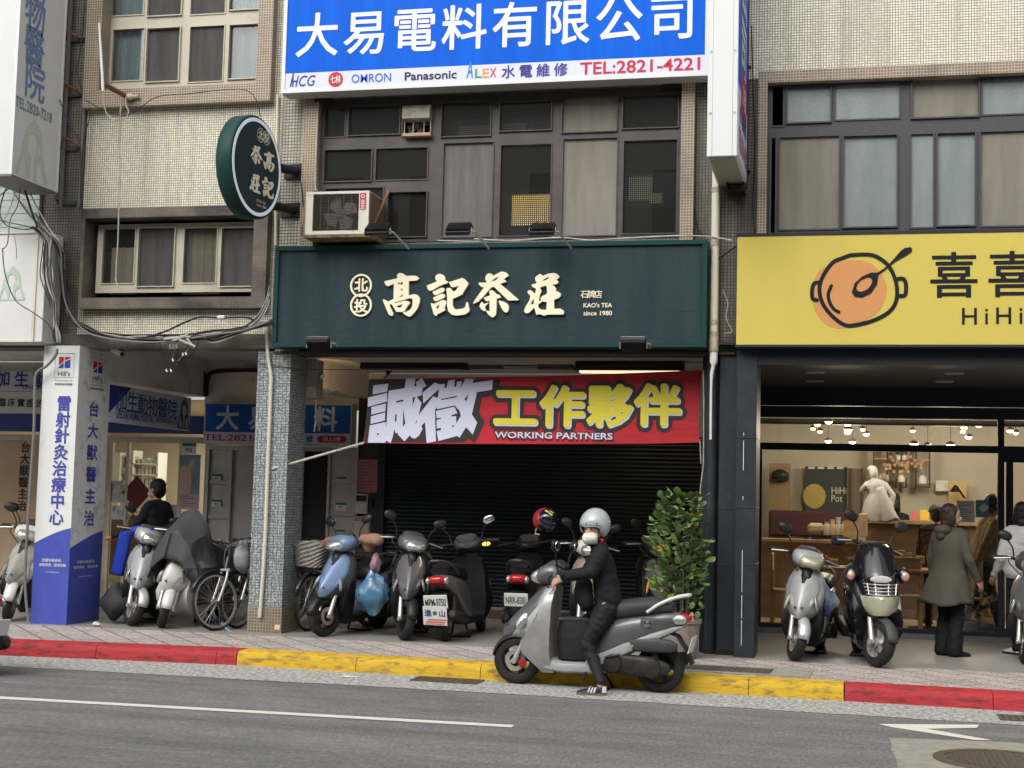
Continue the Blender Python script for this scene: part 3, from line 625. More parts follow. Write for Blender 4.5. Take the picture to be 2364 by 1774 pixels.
MB().box(-1.43, XE, 14.69, 14.9, ZB+.031, ZB+.06).build('beam', m_dkflat, BR)
MB().box(-1.05, XE, 15.0, 17.95, zbm+.04, zbm+.2).build('arcade_ceiling', m_dkceil, BR)
YG = 17.93
zf0, zf1 = at(2000, 958, YG).z, zbm+.05
# ---- opposite side of the street (seen only in reflections)
OB = thing('opposite_building', 'grey apartment block across the street reflected in the windows', 'building', (0, -7, 0))
b = MB(); b.box(-30, 24, -9, -7, 3.4, 13); b.build('wall', M('pale_render', (.5, .49, .46), .9), OB)
b = MB()
for i in range(16):
    for j in range(2): b.box(-28+i*3.3, -26+i*3.3, -6.99, -6.95, 5+j*3.4, 6.9+j*3.4)
b.build('window', M('opposite_window', (.03, .035, .04), .2), OB)
b = MB(); b.box(-30, 24, -11, -10, 0, 3.4); 
for i in range(14): b.box(-29+i*4, -28.4+i*4, -7.6, -7, 0, 3.4)
b.build('arcade', M('shop_dark', (.08, .075, .07), .8), OB)
# ================================================================ signs
# ---- green tea shop sign
YS = 14.55
gx0, gx1, gz0, gz1 = at(631, 685, YS).x, at(1632, 676, YS).x, at(1130, 802, YS).z, at(1130, 561, YS).z
GS = thing('shop_sign', 'wide dark green tea shop sign with cream brush lettering', 'shop sign', ((gx0+gx1)/2, YS+.1, gz0))
MB().box(gx0+.05, gx1-.05, YS+.03, YF-.035, gz0+.04, gz1-.04).build('panel', m_green, GS)
b = MB(); y0, y1 = YS, YF-.04
b.box(gx0, gx1, y0, y1, gz1-.05, gz1); b.box(gx0, gx1, y0, y1, gz0, gz0+.05); b.box(gx0, gx0+.05, y0, y1, gz0+.051, gz1-.051); b.box(gx1-.05, gx1, y0, y1, gz0+.051, gz1-.051)
b.build('rim', m_greenf, GS, bevel=.004)
YL = YS+.03
K = 2212/260.
def gl(pts, ox): return [(lambda p: (p.x, p.z))(at(ox+x/K, 620+y/K, YL)) for x, y in pts]
G1 = [[(1110,100),(1165,110),(1235,160),(1390,152),(1440,165),(1488,207),(1440,248),(1283,258),(1280,540),(1390,515),(1440,525),(1480,560),(1500,610),(1495,680),(1460,780),(1400,870),(1330,940),(1290,958),(1250,945),(1165,885),(1180,870),(1240,862),(1300,830),(1345,770),(1360,690),(1355,610),(1330,592),(1250,605),(1000,682),(1010,698),(1200,642),(1280,655),(1305,690),(1240,770),(1195,855),(1120,866),(1040,860),(945,710),(905,725),(980,905),(965,935),(930,938),(890,910),(840,800),(775,640),(790,612),(885,660),(985,610),(993,310),(880,360),(840,345),(803,280),(825,258),(1065,205),(1050,155),(1070,120)],
 [(1070,280),(1110,300),(1165,270),(1165,335),(1110,318),(1070,318)], [(1118,425),(1165,402),(1165,450)], [(1092,575),(1165,512),(1165,562)], [(1040,750),(1170,708),(1130,775),(1075,780)]]
G2 = [[(1900,118),(1960,140),(1995,190),(2000,240),(2058,275),(2035,300),(1900,345),(1730,445),(1690,450),(1660,420),(1635,350),(1660,340),(1835,268),(1805,210),(1812,155),(1850,125)],
 [(1745,475),(1920,388),(1970,395),(1988,430),(1960,470),(1820,535),(1780,530)], [(1760,585),(1930,508),(1980,515),(1997,550),(1970,590),(1830,650),(1785,645)],
 [(1715,700),(1735,690),(1765,710),(1950,628),(2005,640),(2025,665),(1985,790),(2005,830),(1840,910),(1830,940),(1805,938),(1770,900)], [(1815,770),(1892,710),(1855,825)],
 [(2070,285),(2332,198),(2370,215),(2458,310),(2330,520),(2212,580),(2145,605),(2140,720),(2165,790),(2212,815),(2340,800),(2390,770),(2412,670),(2440,675),(2475,830),(2455,870),(2380,915),(2212,935),(2120,915),(2055,850),(2035,750),(2035,560),(2020,410),(2060,393),(2105,398),(2130,440),(2150,470),(2212,440),(2265,350),(2150,380),(2110,365)]]
G3 = [[(640,105),(690,115),(730,155),(870,80),(920,75),(985,95),(1030,150),(935,220),(985,268),(865,315),(1228,625),(1200,635),(1020,638),(750,380),(715,370),(680,390),(530,560),(440,655),(345,702),(330,690),(430,540),(550,378),(490,370),(440,320),(450,290),(600,290),(575,230),(570,185),(600,130)], [(680,270),(760,200),(840,172),(800,225),(760,252)],
 [(645,465),(680,438),(720,445),(760,480),(785,515),(840,525),(880,575),(795,608),(790,860),(775,920),(740,960),(710,972),(670,950),(620,900),(585,845),(600,835),(655,855),(655,640),(595,655),(560,625),(540,585),(665,540)],
 [(455,750),(480,690),(510,665),(540,710),(635,680),(560,765),(585,830),(550,848),(500,820)], [(830,655),(850,640),(920,660),(1000,700),(1030,750),(1028,830),(1000,870),(965,875),(920,840),(870,760)]]
G4 = [[(1640,122),(1670,130),(1695,160),(1800,115),(1920,100),(1980,125),(2022,165),(2015,195),(1970,220),(2008,285),(1970,318),(1880,330),(1930,360),(1960,420),(1955,458),(2010,470),(2050,510),(2050,550),(2010,590),(1920,625),(1918,800),(2040,800),(2100,830),(2118,880),(2090,915),(1800,915),(1715,938),(1630,905),(1590,922),(1570,915),(1530,775),(1480,830),(1440,870),(1400,890),(1350,880),(1330,850),(1345,790),(1440,630),(1455,560),(1440,530),(1400,490),(1400,460),(1440,433),(1480,450),(1545,515),(1568,410),(1500,375),(1475,345),(1490,325),(1585,300),(1550,240),(1550,190),(1590,150)],
 [(1675,270),(1730,215),(1825,172),(1795,225)], [(1640,385),(1750,345),(1775,375),(1785,480),(1765,520),(1690,550),(1650,600),(1670,635),(1615,655),(1640,520),(1672,450)], [(1462,700),(1485,650),(1530,600),(1520,700),(1470,728)], [(1605,715),(1690,655),(1740,668),(1778,665),(1765,820),(1710,825),(1640,808),(1610,770)]]
GLY = [(G1, 795), (G2, 795), (G3, 1055), (G4, 1055)]
b = MB()
for G, ox in GLY: b.curve2d([gl(q, ox) for q in G], (0, YL-.019, 0), UX, UY, depth=.018)
for cy_ in (342, 727):
    c = at(795+338/K, 620+cy_/K, YL); rr = 238/K*c.y/F_PX
    for r_, k in ((rr, 1),): b.curve2d([[(c.x+r_*cos(t*pi/20), c.z+r_*1.02*sin(t*pi/20)) for t in range(40)], [(c.x+r_*.83*cos(t*pi/20), c.z+r_*.86*sin(t*pi/20)) for t in range(40)]], (0, YL-.012-.002*(cy_ > 400), 0), UX, UY, depth=.010)
b.build('raised_lettering', m_cream, GS)
b = MB()
for ch, cx, cy_ in (('北', 338, 330), ('投', 330, 740)): c = at(795+cx/K, 620+cy_/K, YL); b.text(ch, c-Vector((0, .008, 0)), UX, UY, em=.155, offset=.03, depth=.007)
c0 = at(1347, 680, YL-.006); c1 = at(1383, 680, YL-.006); b.row('石牌店', c0+Vector((.01, 0, 0)), c1+Vector((-.008, 0, 0)), .088, UX, UY, offset=.006, depth=.004)
b.text("KAO's TEA", at(1380, 705, YL-.006), UX, UY, fit=(.3, .048), offset=.012, depth=.004); b.text('since 1980', at(1380, 723.5, YL-.006), UX, UY, fit=(.3, .048), offset=.012, depth=.004)
b.build('lettering', m_cream, GS)
# engraved tea terraces and trees
b = MB()
def eng(pts, ox, oy, k, r=.0028): 
    P = [at(ox+x/k, oy+y/k, YL) for x, y in pts]; b.tube(smooth_path(P, 4), r, 4)
k1 = 3.456
for pts in ([(200,1020),(300,1000),(380,1010),(520,1045),(640,1085)], [(640,1080),(720,1040),(790,1030)], [(210,1110),(400,1120),(520,1120),(570,1150),(500,1170),(200,1180)], [(560,1125),(700,1150),(740,1180),(620,1210),(200,1240)], [(740,1160),(860,1190),(880,1220),(700,1260),(220,1300)],
    [(860,1170),(1010,1195),(1050,1230),(930,1290),(640,1340)], [(1050,1195),(1180,1225),(1190,1270),(1080,1340)], [(1200,1220),(1290,1250),(1270,1310),(1230,1345)], [(1250,1230),(1350,1270),(1350,1345)], [(1290,1235),(1400,1280),(1420,1345)],
    [(1580,1310),(1750,1250),(1900,1180),(2050,1150),(2200,1170)], [(1850,1190),(1880,1210),(2050,1200),(2200,1215)], [(1780,1250),(1850,1280),(2030,1265),(2212,1275)], [(1740,1290),(1800,1330),(1990,1310),(2212,1325)], [(1600,1300),(1740,1345)], [(930,980),(1000,1005),(1060,1020)], [(1440,1240),(1450,1190),(1455,1180)], [(1410,1180),(1400,1200),(1430,1215),(1450,1205),(1490,1215),(1495,1190)]): eng(pts, 580, 400, k1)
k2 = 3.4586
for pts in ([(0,1180),(150,1160),(300,1200),(420,1230),(600,1215)], [(0,1230),(160,1240),(320,1270),(450,1230),(620,1215)], [(280,1340),(330,1280),(480,1240)], [(440,1340),(450,1310),(560,1270)], [(460,1060),(540,1110),(640,1080)], [(560,1320),(510,1300),(600,1260),(610,1255)], [(900,1160),(870,1165),(900,1180),(1200,1200),(1590,1240)], [(830,1190),(840,1185)], [(880,1175),(800,1195),(900,1230),(1590,1310)], [(780,1200),(740,1215),(800,1250),(1000,1280),(1300,1320),(1490,1350)], [(690,1235),(670,1245),(740,1280),(960,1320)], [(600,1270),(590,1280),(700,1340)],
    [(900,1155),(1060,1152),(1200,1160)], [(1210,1110),(1280,1090),(1340,1090),(1400,1110),(1480,1095),(1590,1110)], [(1270,1130),(1300,1120),(1340,1135)], [(1060,1150),(1062,1080),(1075,1020)], [(960,1155),(965,1090),(960,1050)], [(1150,1158),(1155,1110)],
    [(1030,1080),(1005,1040),(1015,990),(1040,950),(1075,925),(1110,950),(1130,1000),(1125,1050),(1090,1080)], [(930,1100),(910,1080),(920,1040),(940,1010),(970,1000),(1000,1040),(1000,1080),(970,1105)], [(1130,1120),(1115,1090),(1130,1050),(1160,1040),(1195,1065),(1200,1100),(1170,1125)]): eng(pts, 1160, 400, k2)
b.build('engraved_landscape', m_greenln, GS)
# ---- floodlights on the green sign
def flood(px, py, Y, label, up=True, arm=None):
    c = at(px, py, Y); t = thing('floodlight', label, 'floodlight', c, 0, 'floodlights of the green shop sign', local=True)
    tilt = Matrix.Rotation(radians(34 if up else -32), 4, 'X')
    b = MB(); b.m = tilt; b.box(-.13, .13, -.09, .09, -.025, .02)
    b.build('housing', m_black, t, bevel=.006)
    b = MB(); b.m = tilt
    for i in range(15): b.box(-.12+i*.0165, -.112+i*.0165, -.085, .085, .021 if up else -.05, .05 if up else -.026)
    b.build('cooling_fins', m_black, t)
    b = MB(); b.m = tilt; z = -.03 if up else .026; b.box(-.12, .12, -.08, .08, min(z, z+.004), max(z, z+.004)); b.build('lens', M('lamp_glass', (.3, .33, .34), .15, spec=.7), t)
    b = MB(); b.box(-.14, -.133, -.02, .02, -.05, .02); b.box(.133, .14, -.02, .02, -.05, .02)
    if up: b.tube([(.14, 0, -.02), (.16, .02, -.02), (.25, .3, -.15)], .011, 8)
    else: b.tube([(.14, 0, 0), (.16, .05, .0), (.14, .2, -.02)], .012, 6)
    b.build('bracket', m_steel, t)
    return t
flood(873, 532, 14.2, 'black finned floodlight on the sign top beside the air conditioner'); flood(1060, 531, 14.2, 'black finned floodlight on the sign top beneath the grey screen'); flood(1253, 531, 14.2, 'black finned floodlight on the sign top beneath the warm lit window')
flood(737, 793, 14.36, 'black floodlight under the green sign above the stone pillar', False); flood(1463, 794, 14.36, 'black floodlight under the green sign above the red banner', False)
# ---- big blue sign
YB2 = 14.45
bx0, bx1 = -6.05, at(1636, 150, YB2).x; bz0, bz1 = 6.03, 7.75
BS = thing('company_sign', 'large blue and white electrical company sign with white lettering', 'shop sign', ((bx0+bx1)/2, YB2+.17, bz0))
b = MB(); y0, y1 = YB2, YF-.102
b.box(bx0, bx1, y0+.02, y1, bz0+.0, bz0+.03); b.box(bx0, bx1, y0+.02, y1, bz1-.03, bz1); b.box(bx0, bx0+.03, y0+.02, y1, bz0+.03, bz1-.03); b.box(bx1-.03, bx1, y0+.02, y1, bz0+.03, bz1-.03); b.box(bx0+.03, bx1-.03, y0+.16, y1-.01, bz0+.03, bz1-.03)
b.build('case', M('grey_case', (.4, .4, .38), .6), BS)
b = MB(); q = .04
b.box(bx0, bx1, y0, y0+.02, bz0, bz0+q); b.box(bx0, bx1, y0, y0+.02, bz1-q, bz1); b.box(bx0, bx0+q, y0, y0+.02, bz0+q, bz1-q); b.box(bx1-q, bx1, y0, y0+.02, bz0+q, bz1-q); b.build('frame', m_white, BS)
zst = at(1140, 148, YB2).z
MB().box(bx0+q, bx1-q, YB2+.012, YB2+.03, bz0+q, zst).build('white_band', m_lilac, BS)
MB().box(bx0+q, bx1-q, YB2+.012, YB2+.03, zst, bz1-q).build('blue_face', m_blue, BS)
YT = YB2+.008
b = MB(); 
cs = [(732, 80), (847, 77), (956, 70), (1069, 66), (1187, 58), (1302, 50), (1428, 44), (1552, 40)]
z_ = at(1140, 62, YT).z
ca, cb = at(732, 80, YT), at(1552, 40, YT); zt_ = (ca.z+cb.z)/2; ca.z = cb.z = zt_
b.row('大易電料有限公司', ca, cb, .52, UX, UY, offset=.016); b.build('lettering', M('white_sign_letters', (.66, .69, .84), .45), BS)
zb_ = (bz0+q+zst)/2; PX = lambda px: Vector((at(px, 178, YT).x, YT, zb_))
def wpx(a, b_): return at(b_, 170, YT).x-at(a, 170, YT).x
nv = MB(); nv.text('HCG', PX(699), UX, UY, fit=(wpx(671, 730), .12), shear=.25, offset=.005); nv.box(PX(675).x, PX(675).x+.014, YT-.001, YT+.001, zb_-.06, zb_+.1)
nv.row('水電維修', PX(1173), PX(1294), .15, UX, UY, offset=.02); nv.build('lettering', m_navy, BS)
c = PX(775); b = MB(); b.prism([(cos(i*pi/14)*.084, sin(i*pi/14)*.084) for i in range(28)], c, UX, UY, (0, .003, 0)); b.build('logo', m_redl, BS)
b = MB(); b.row('七林', c+Vector((-.028, -.004, 0)), c+Vector((.03, -.004, 0)), .095, UX, UY, offset=.02, sx=.65); b.build('lettering', m_white, BS)
b = MB(); b.text('OMRON', PX(857), UX, UY, fit=(wpx(812, 903), .095), offset=.004); b.build('lettering', M('brand_blue', (.01, .1, .45), .5), BS)
b = MB(); b.text('Panasonic', PX(994), UX, UY, fit=(wpx(934, 1054), .092), offset=.03); b.build('lettering', m_black, BS)
for ch, px, col, hh in (('A', 1084, (.02, .2, .6), .19), ('L', 1104, (.01, .3, .12), .1), ('E', 1121, (.75, .35, .03), .1), ('X', 1138, (.6, .03, .04), .1)):
    c = PX(px); c.z += (hh-.1)/2; b = MB(); b.text(ch, c, UX, UY, fit=(wpx(px-8, px+7), hh), offset=.012, shear=.12 if ch == 'A' else 0); b.build('lettering', M('brand_'+ch, col, .5), BS)
b = MB(); b.text('TEL:2821-4221', PX(1476), UX, UY, fit=(wpx(1337, 1614), .135), offset=.016); b.build('lettering', m_redl, BS)
b = MB(); b.box(bx0+.3, bx0+.5, YF-.11, YF-.01, bz0-.04, bz0-.001); b.build('bracket', m_black, BS); b = MB(); b.box(bx1-.5, bx1-.3, YF-.11, YF-.01, bz0-.04, bz0-.001); b.build('bracket', m_black, BS)
# ---- blade sign of the same company
VX0, VX1, VY0, VY1, VZ = -1.285, -1.0, 13.42, 14.7, 4.93
VS = thing('blade_sign', 'tall white boxed blade sign with blue lettering on its side', 'blade sign', ((VX0+VX1)/2, 14.06, VZ))
MB().box(VX0, VX1, VY0, VY1, VZ, 8.6).build('case', m_white, VS, bevel=.006)
MB().box(VX0+.02, VX1-.02, VY0+.03, VY1-.03, VZ-.006, VZ-.001).build('underside', M('grey_underside', (.3, .3, .28), .6, col2=(.36, .35, .31), vs=2), VS)
b = MB(); 
for z in (5.35, 5.95, 6.5): 
    for x in (VX0+.03, VX1-.03): b.lathe([(.011, -.006), (.011, .0)], (x, VY0-.001, z), 'y', 8)
b.box(VX0+.045, VX0+.05, VY0-.003, VY0, VZ, 8.6); b.box(VX1-.05, VX1-.045, VY0-.003, VY0, VZ, 8.6)
b.build('screws', m_steel, VS)
zq = atx(1713, 228, VX1).z
MB().box(VX1+.001, VX1+.006, VY0+.04, VY1-.04, zq, 8.6).build('blue_face', m_blue, VS); MB().box(VX1+.001, VX1+.006, VY0+.04, VY1-.04, VZ+.03, zq).build('white_face', m_lilac, VS)
b = MB(); X_ = VX1+.009; cy_ = (VY0+VY1)/2
for i, ch in enumerate('大易電料有限公司'[::-1]): b.text(ch, (X_, cy_, zq+.5+.62*i), SX, UY, em=.62, offset=.026, sx=1.3)
b.build('lettering', m_white, VS)
b = MB(); b.text('水電維修', (X_, cy_, zq-.22), SX, UY, fit=(.9, .2), offset=.02); b.build('lettering', m_navy, VS)
b = MB(); b.text('TEL:2821-4221', (X_, cy_, VZ+.22), SX, UY, fit=(1.05, .2), offset=.02); b.box(VX1+.0065, VX1+.01, cy_-.28, cy_+.42, VZ+.55, VZ+.95); b.build('lettering', m_redl, VS)
b = MB(); b.text('2樓', (X_+.003, cy_+.08, VZ+.75), SX, UY, fit=(.5, .26), offset=.02); b.build('lettering', m_white, VS)
b = MB(); 
for z in (5.1, 6.2, 7.3): b.tube([(VX1-.02, VY1, z), (VX1+.02, VY1+.1, z), (VX1+.02, YF+.03, z)], .018, 6)
b.box(VX0+.1, VX1, VY1-.2, VY1+.05, VZ-.1, VZ-.08); b.box(VX0+.1, VX0+.12, VY1-.2, VY1+.05, VZ-.08, VZ-.007); b.box(VX1-.02, VX1, VY1-.2, VY1+.05, VZ-.08, VZ-.007); b.tube([(VX1+.005, VY1-.02, VZ-.05), (VX1+.005, VY1-.02, 8.5)], .012, 6); b.build('bracket', m_black, VS)
# ---- round blade sign
RXF, RY, RZ, RR = -6.08, 13.97, 5.09, .55
RS = thing('round_sign', 'round dark green tea shop blade sign with a white ring', 'blade sign', (RXF-.14, RY, RZ-RR))
b = MB(); b.lathe([(.001, -.18), (RR-.012, -.18), (RR, -.168), (RR, -.012), (RR-.012, 0), (.001, 0)], (RXF, RY, RZ), 'x', 48); b.build('drum', m_greenf, RS, smooth=True, ang=50)
b = MB(); b.lathe([(RR*.945, .0015), (RR*.945, .006), (RR*.875, .006), (RR*.875, .0015)], (RXF, RY, RZ), 'x', 48, cap=False); b.build('ring', M('white_ring', (.78, .8, .88), .4, emit=.12), RS)
b = MB(); b.lathe([(RR*.87, .001), (RR*.87, .004), (.001, .004)], (RXF, RY, RZ), 'x', 48); b.build('face', m_green, RS)
K2 = 711/90.
def gly2(G, ox, x0, y0, x1, y1):
    """place a brush glyph traced on the big sign into a box of the round face (photo pixels of the zoomed face)"""
    allp = [p for lp in G for p in lp]; a0, a1 = min(p[0] for p in allp), max(p[0] for p in allp); b0, b1 = min(p[1] for p in allp), max(p[1] for p in allp)
    c0 = atx(560+(x0+x1)/2/K2, 290+(y0+y1)/2/K2, RXF+.006); 
    wl_ = abs(atx(560+x1/K2, 290+(y0+y1)/2/K2, RXF).y-atx(560+x0/K2, 290+(y0+y1)/2/K2, RXF).y); hl_ = (y1-y0)/K2*c0.y/F_PX*.86
    return c0, [[(((x-a0)/(a1-a0)-.5)*wl_, -((y-b0)/(b1-b0)-.5)*hl_) for x, y in lp] for lp in G]
b = MB()
for (G, ox), bx in zip(GLY, ((370, 440, 535, 890), (345, 915, 525, 1380), (185, 325, 365, 775), (170, 840, 330, 1280))):
    c0, lps = gly2(G, ox, *bx); b.curve2d(lps, c0, SX, UY, depth=.002)
b.build('lettering', m_cream, RS)
b = MB()
for ch, x, y in (('北', 337, 185), ('投', 422, 240)):
    c = atx(560+x/K2, 290+y/K2, RXF+.006); b.text(ch, c, SX, UY, em=.11, offset=.02); 
    for r_ in (.077,): b.curve2d([[(r_*cos(t*pi/12), r_*sin(t*pi/12)) for t in range(24)], [(r_*.92*cos(t*pi/12), r_*.92*sin(t*pi/12)) for t in range(24)]], c, SX, UY)
b.text("KAO's TEA", atx(560+335/K2, 290+1400/K2, RXF+.006), SX, UY, fit=(.2, .03)); b.text('since 1980', atx(560+335/K2, 290+1480/K2, RXF+.006), SX, UY, fit=(.2, .03)); b.build('lettering', m_cream, RS)
b = MB()
for px, py in ((697, 398), (688, 487)):
    b = MB(); w_ = at(px-22, py, YF); b.tube([(RXF-.15, RY+.4, w_.z), (RXF-.08, RY+.6, w_.z), (w_.x, YF-.01, w_.z)], .05, 12); b.box(w_.x-.17, w_.x+.1, YF-.02, YF-.002, w_.z-.08, w_.z+.08); b.build('bracket', m_black, RS)
RS.rotation_euler.z = radians(-6)
# ---- white lightbox of the animal hospital
HX, HY0, HY1, HZ = -8.74, 13.57, 14.5, 5.0
HS = thing('blade_sign', 'tall white animal hospital lightbox with vertical blue lettering', 'blade sign', (HX-.15, 14, HZ))
MB().box(HX-.42, HX, HY0, HY1, HZ, 8.6).build('case', m_whiteface, HS, bevel=.006)
b = MB(); b.box(HX-.42, HX, HY0, HY1, HZ-.02, HZ-.001); b.build('underside', M('dull_grey_metal', (.17, .165, .155), .6), HS)
b = MB(); b.box(HX-.03, HX+.004, HY0-.006, HY0+.02, HZ, 8.6); b.box(HX-.003, HX+.006, HY1-.03, HY1, HZ, 8.6); b.box(HX, HX+.005, HY0+.02, HY1-.03, HZ, HZ+.015); b.build('edge_trim', m_white, HS)
X_ = HX+.004; b = MB(); k3 = 541/150.
for ch, x, y, em in (('動', 300, -145, .5), ('物', 297, 130, .46), ('醫', 288, 390, .46), ('院', 292, 680, .46)): b.text(ch, atx(x/k3, y/k3, X_), SX, UY, em=em*1.0, offset=.013, sx=.92)
b.build('lettering', m_slate, HS)
b = MB(); b.text('TEL:2820-7218', atx(285/k3, 915/k3, X_), SX, UY, fit=(.73, .12), offset=.012); b.build('lettering', M('grey_blue_letters', (.16, .2, .25), .6), HS)
# pale dog emblem
def dog(mb, c, ux, s, eye=True):
    out = [(-.02, .5), (.04, .5), (.06, .42), (.18, .36), (.25, .2), (.27, 0), (.33, -.2), (.44, -.4), (.42, -.48), (-.4, -.48), (-.43, -.4), (-.3, -.15), (-.26, .1), (-.2, .3), (-.06, .42)]
    face = [(-.12, .22), (0, .27), (.1, .22), (.12, .05), (.05, -.1), (.06, -.45), (-.06, -.45), (-.04, -.12), (-.14, .0)]
    ear = [(.13, .18), (.2, .1), (.2, -.05), (.13, -.02)]; side = [(-.34, -.44), (-.24, -.1), (-.14, -.3), (-.12, -.45)]; side2 = [(.14, -.45), (.12, -.2), (.24, -.12), (.36, -.44)]
    mb.curve2d([[(x*s, y*s) for x, y in q] for q in (out, face, ear, side, side2)], c, ux, UY)
b = MB(); dog(b, atx(275/k3, 1255/k3, X_), SX, .74); b.build('dog_emblem', M('pale_green_print', (.5, .52, .43), .6), HS)
b = MB(); xw0, xw1 = at(151, 200, YF).x, at(190, 200, YF).x
for py in (95, 222, 345, 470):
    p = at(170, py, YF); b.box(xw0, xw1, YF-.03, YF-.002, p.z-.02, p.z+.02); b.tube([(xw0, YF-.02, p.z+.005), (HX-.02, HY1, p.z+.005)], .018, 6)
b.box(xw0-.02, xw0+.03, YF-.04, YF-.031, 5.0, 8.6); b.build('bracket', M('dark_steel_bracket', (.06, .06, .065), .5, .4, col2=(.11, .11, .115), vs=6), HS)
b = MB()
for py in (61, 186, 311): b.tube([at(186, py+29, YF-.03), at(138, py, HY1+.02)], .014, 6)
b.build('brace', m_rust, HS)
b = MB(); p = at(153, 200, 14.62); b.box(p.x-.014, p.x+.014, 14.61, 14.64, at(145, 478, 14.62).z, 8.6); p = at(192, 300, YF-.05); b.box(p.x-.012, p.x+.012, YF-.06, YF-.035, at(188, 478, YF).z, 8.6); b.build('upright', m_cableg, HS)
# ---- low white lightbox with the same emblem
LZ0, LZ1 = at(50, 790, 14.4).z, at(50, 536, 14.4).z; lx = at(103, 660, 14.4).x
LS = thing('lightbox_sign', 'low white lightbox with a green dog emblem at the edge of the photo', 'shop sign', (lx-.6, 14.6, LZ0))
MB().box(lx-3, lx, 14.4, 14.75, LZ0, LZ1).build('case', m_whiteface, LS, bevel=.006)
b = MB(); xe = at(79, 660, 14.4).x; b.box(xe, xe+.03, 14.385, 14.399, LZ0, LZ1); b.box(lx-3, xe-.001, 14.385, 14.399, LZ1-.02, LZ1); b.box(lx-3, xe-.001, 14.385, 14.399, LZ0, LZ0+.02); b.build('edge_trim', m_pvc, LS)
b = MB(); dog(b, at(27, 655, 14.395), UX, .4); b.build('dog_emblem', M('sage_green_print', (.42, .52, .42), .6), LS)
# panel behind the cables
pn = MB(); z0, z1 = at(50, 540, YF-.05).z, at(50, 400, YF-.05).z; px1 = at(92, 470, YF-.05).x
for i in range(9): pn.box(px1-3, px1, YF-.06-.006*(i % 2), YF-.001, z0+(z1-z0)*i/9, z0+(z1-z0)*(i+1)/9-.004)
pn.build('wall_panel', M('pale_green_panel', (.36, .4, .37), .5, col2=(.3, .34, .32), vs=3), label='pale green slatted panel behind the tangled cables', cat='panel')
# ---- yellow hot pot sign
YY = 14.5
yx0, yz0, yz1 = at(1701, 670, YY).x, at(1950, 796, YY).z, at(1950, 543, YY).z
YSG = thing('shop_sign', 'yellow hot pot restaurant sign with a smiling pot and spoon', 'shop sign', (1, YY+.1, yz0))
MB().box(yx0, 8, YY, YF-.1, yz0, yz1).build('panel', m_yellow, YSG)
b = MB(); b.box(yx0-.01, 8, YY-.006, YF-.1, yz1+.001, yz1+.03); b.box(yx0-.01, 8, YY-.004, YF-.1, yz0-.025, yz0-.001); b.build('rim', m_dkflat, YSG)
k4 = 2212/640.; ZP = lambda q, Y=YY-.003: [(lambda p: (p.x, p.z))(at(1724+x/k4, 400+y/k4, Y)) for x, y in q]
def smooth2(q, k=4): return [(p.x, p.y) for p in smooth_path([(x, y, 0) for x, y in q]+[(q[0][0], q[0][1], 0)], k)[:-1]]
b = MB(); b.curve2d([ZP(smooth2([(830,695),(930,700),(1040,760),(1105,870),(1115,960),(1060,1090),(960,1170),(860,1195),(750,1240),(640,1210),(550,1110),(525,1000),(545,850),(590,770),(700,720)]))], (0, YY-.003, 0), UX, UY); b.build('print', m_orange, YSG)
b = MB()
def stroke(pts, wd, closed=False, Y=YY-.006, k=4):
    P = smooth_path([(x, y, 0) for x, y in pts], k) if not closed else [Vector((x, y, 0)) for x, y in smooth2(pts, k)]
    L_, R_ = [], []; n = len(P)
    for i, p in enumerate(P):
        d = (P[(i+1) % n]-P[i-1]) if closed else (P[min(i+1, n-1)]-P[max(i-1, 0)]); d.normalize(); nn = Vector((-d.y, d.x, 0))*wd/2; L_.append((p+nn)[:2]); R_.append((p-nn)[:2])
    if closed: b.curve2d([ZP(L_), ZP(R_)], (0, Y, 0), UX, UY)
    else:
        cap = lambda p, d: [(p[0]+wd/2*cos(a), p[1]+wd/2*sin(a)) for a in [d+pi/2-pi*j/6 for j in range(7)]]
        d0 = P[0]-P[1]; d1 = P[-1]-P[-2]
        b.curve2d([ZP(L_+cap(P[-1], math.atan2(d1.y, d1.x))[1:-1]+R_[::-1]+cap(P[0], math.atan2(d0.y, d0.x))[1:-1])], (0, Y, 0), UX, UY)
stroke([(830,655),(960,650),(1040,670),(1130,740),(1185,850),(1200,960),(1180,1050),(1120,1120),(1000,1180),(860,1215),(780,1212),(690,1150),(610,1050),(580,940),(600,840),(680,720),(760,680)], 32, True)
stroke([(585,875),(540,880),(522,930),(525,1000),(560,1015)], 32, Y=YY-.0075); stroke([(1205,845),(1250,845),(1270,890),(1265,970),(1235,980),(1215,980)], 32, Y=YY-.0075)
stroke([(675,900),(650,970),(665,1040),(700,1090),(735,1110)], 28)
b.curve2d([ZP([(1320,605),(1310,592),(1260,598),(1225,625),(1170,690),(1110,750),(1045,795),(990,795),(920,825),(860,880),(838,950),(860,988),(920,995),(990,960),(1040,890),(1050,815),(1110,770),(1180,710),(1270,660),(1315,630)]), ZP(smooth2([(960,833),(990,840),(1000,870),(970,920),(920,945),(885,940),(876,910),(900,865)]))], (0, YY-.009, 0), UX, UY)
b.row('喜喜', at(2202, 636, YY-.004), at(2337, 634, YY-.004), .48, UX, UY, offset=.013)
b.row('HiHi', at(2238, 729, YY-.004), at(2357, 727, YY-.004), .235, UX, UY, offset=.006); b.text('Pot', at(2460, 727, YY-.004), UX, UY, em=.235, offset=.006)
b.build('print', m_char, YSG)
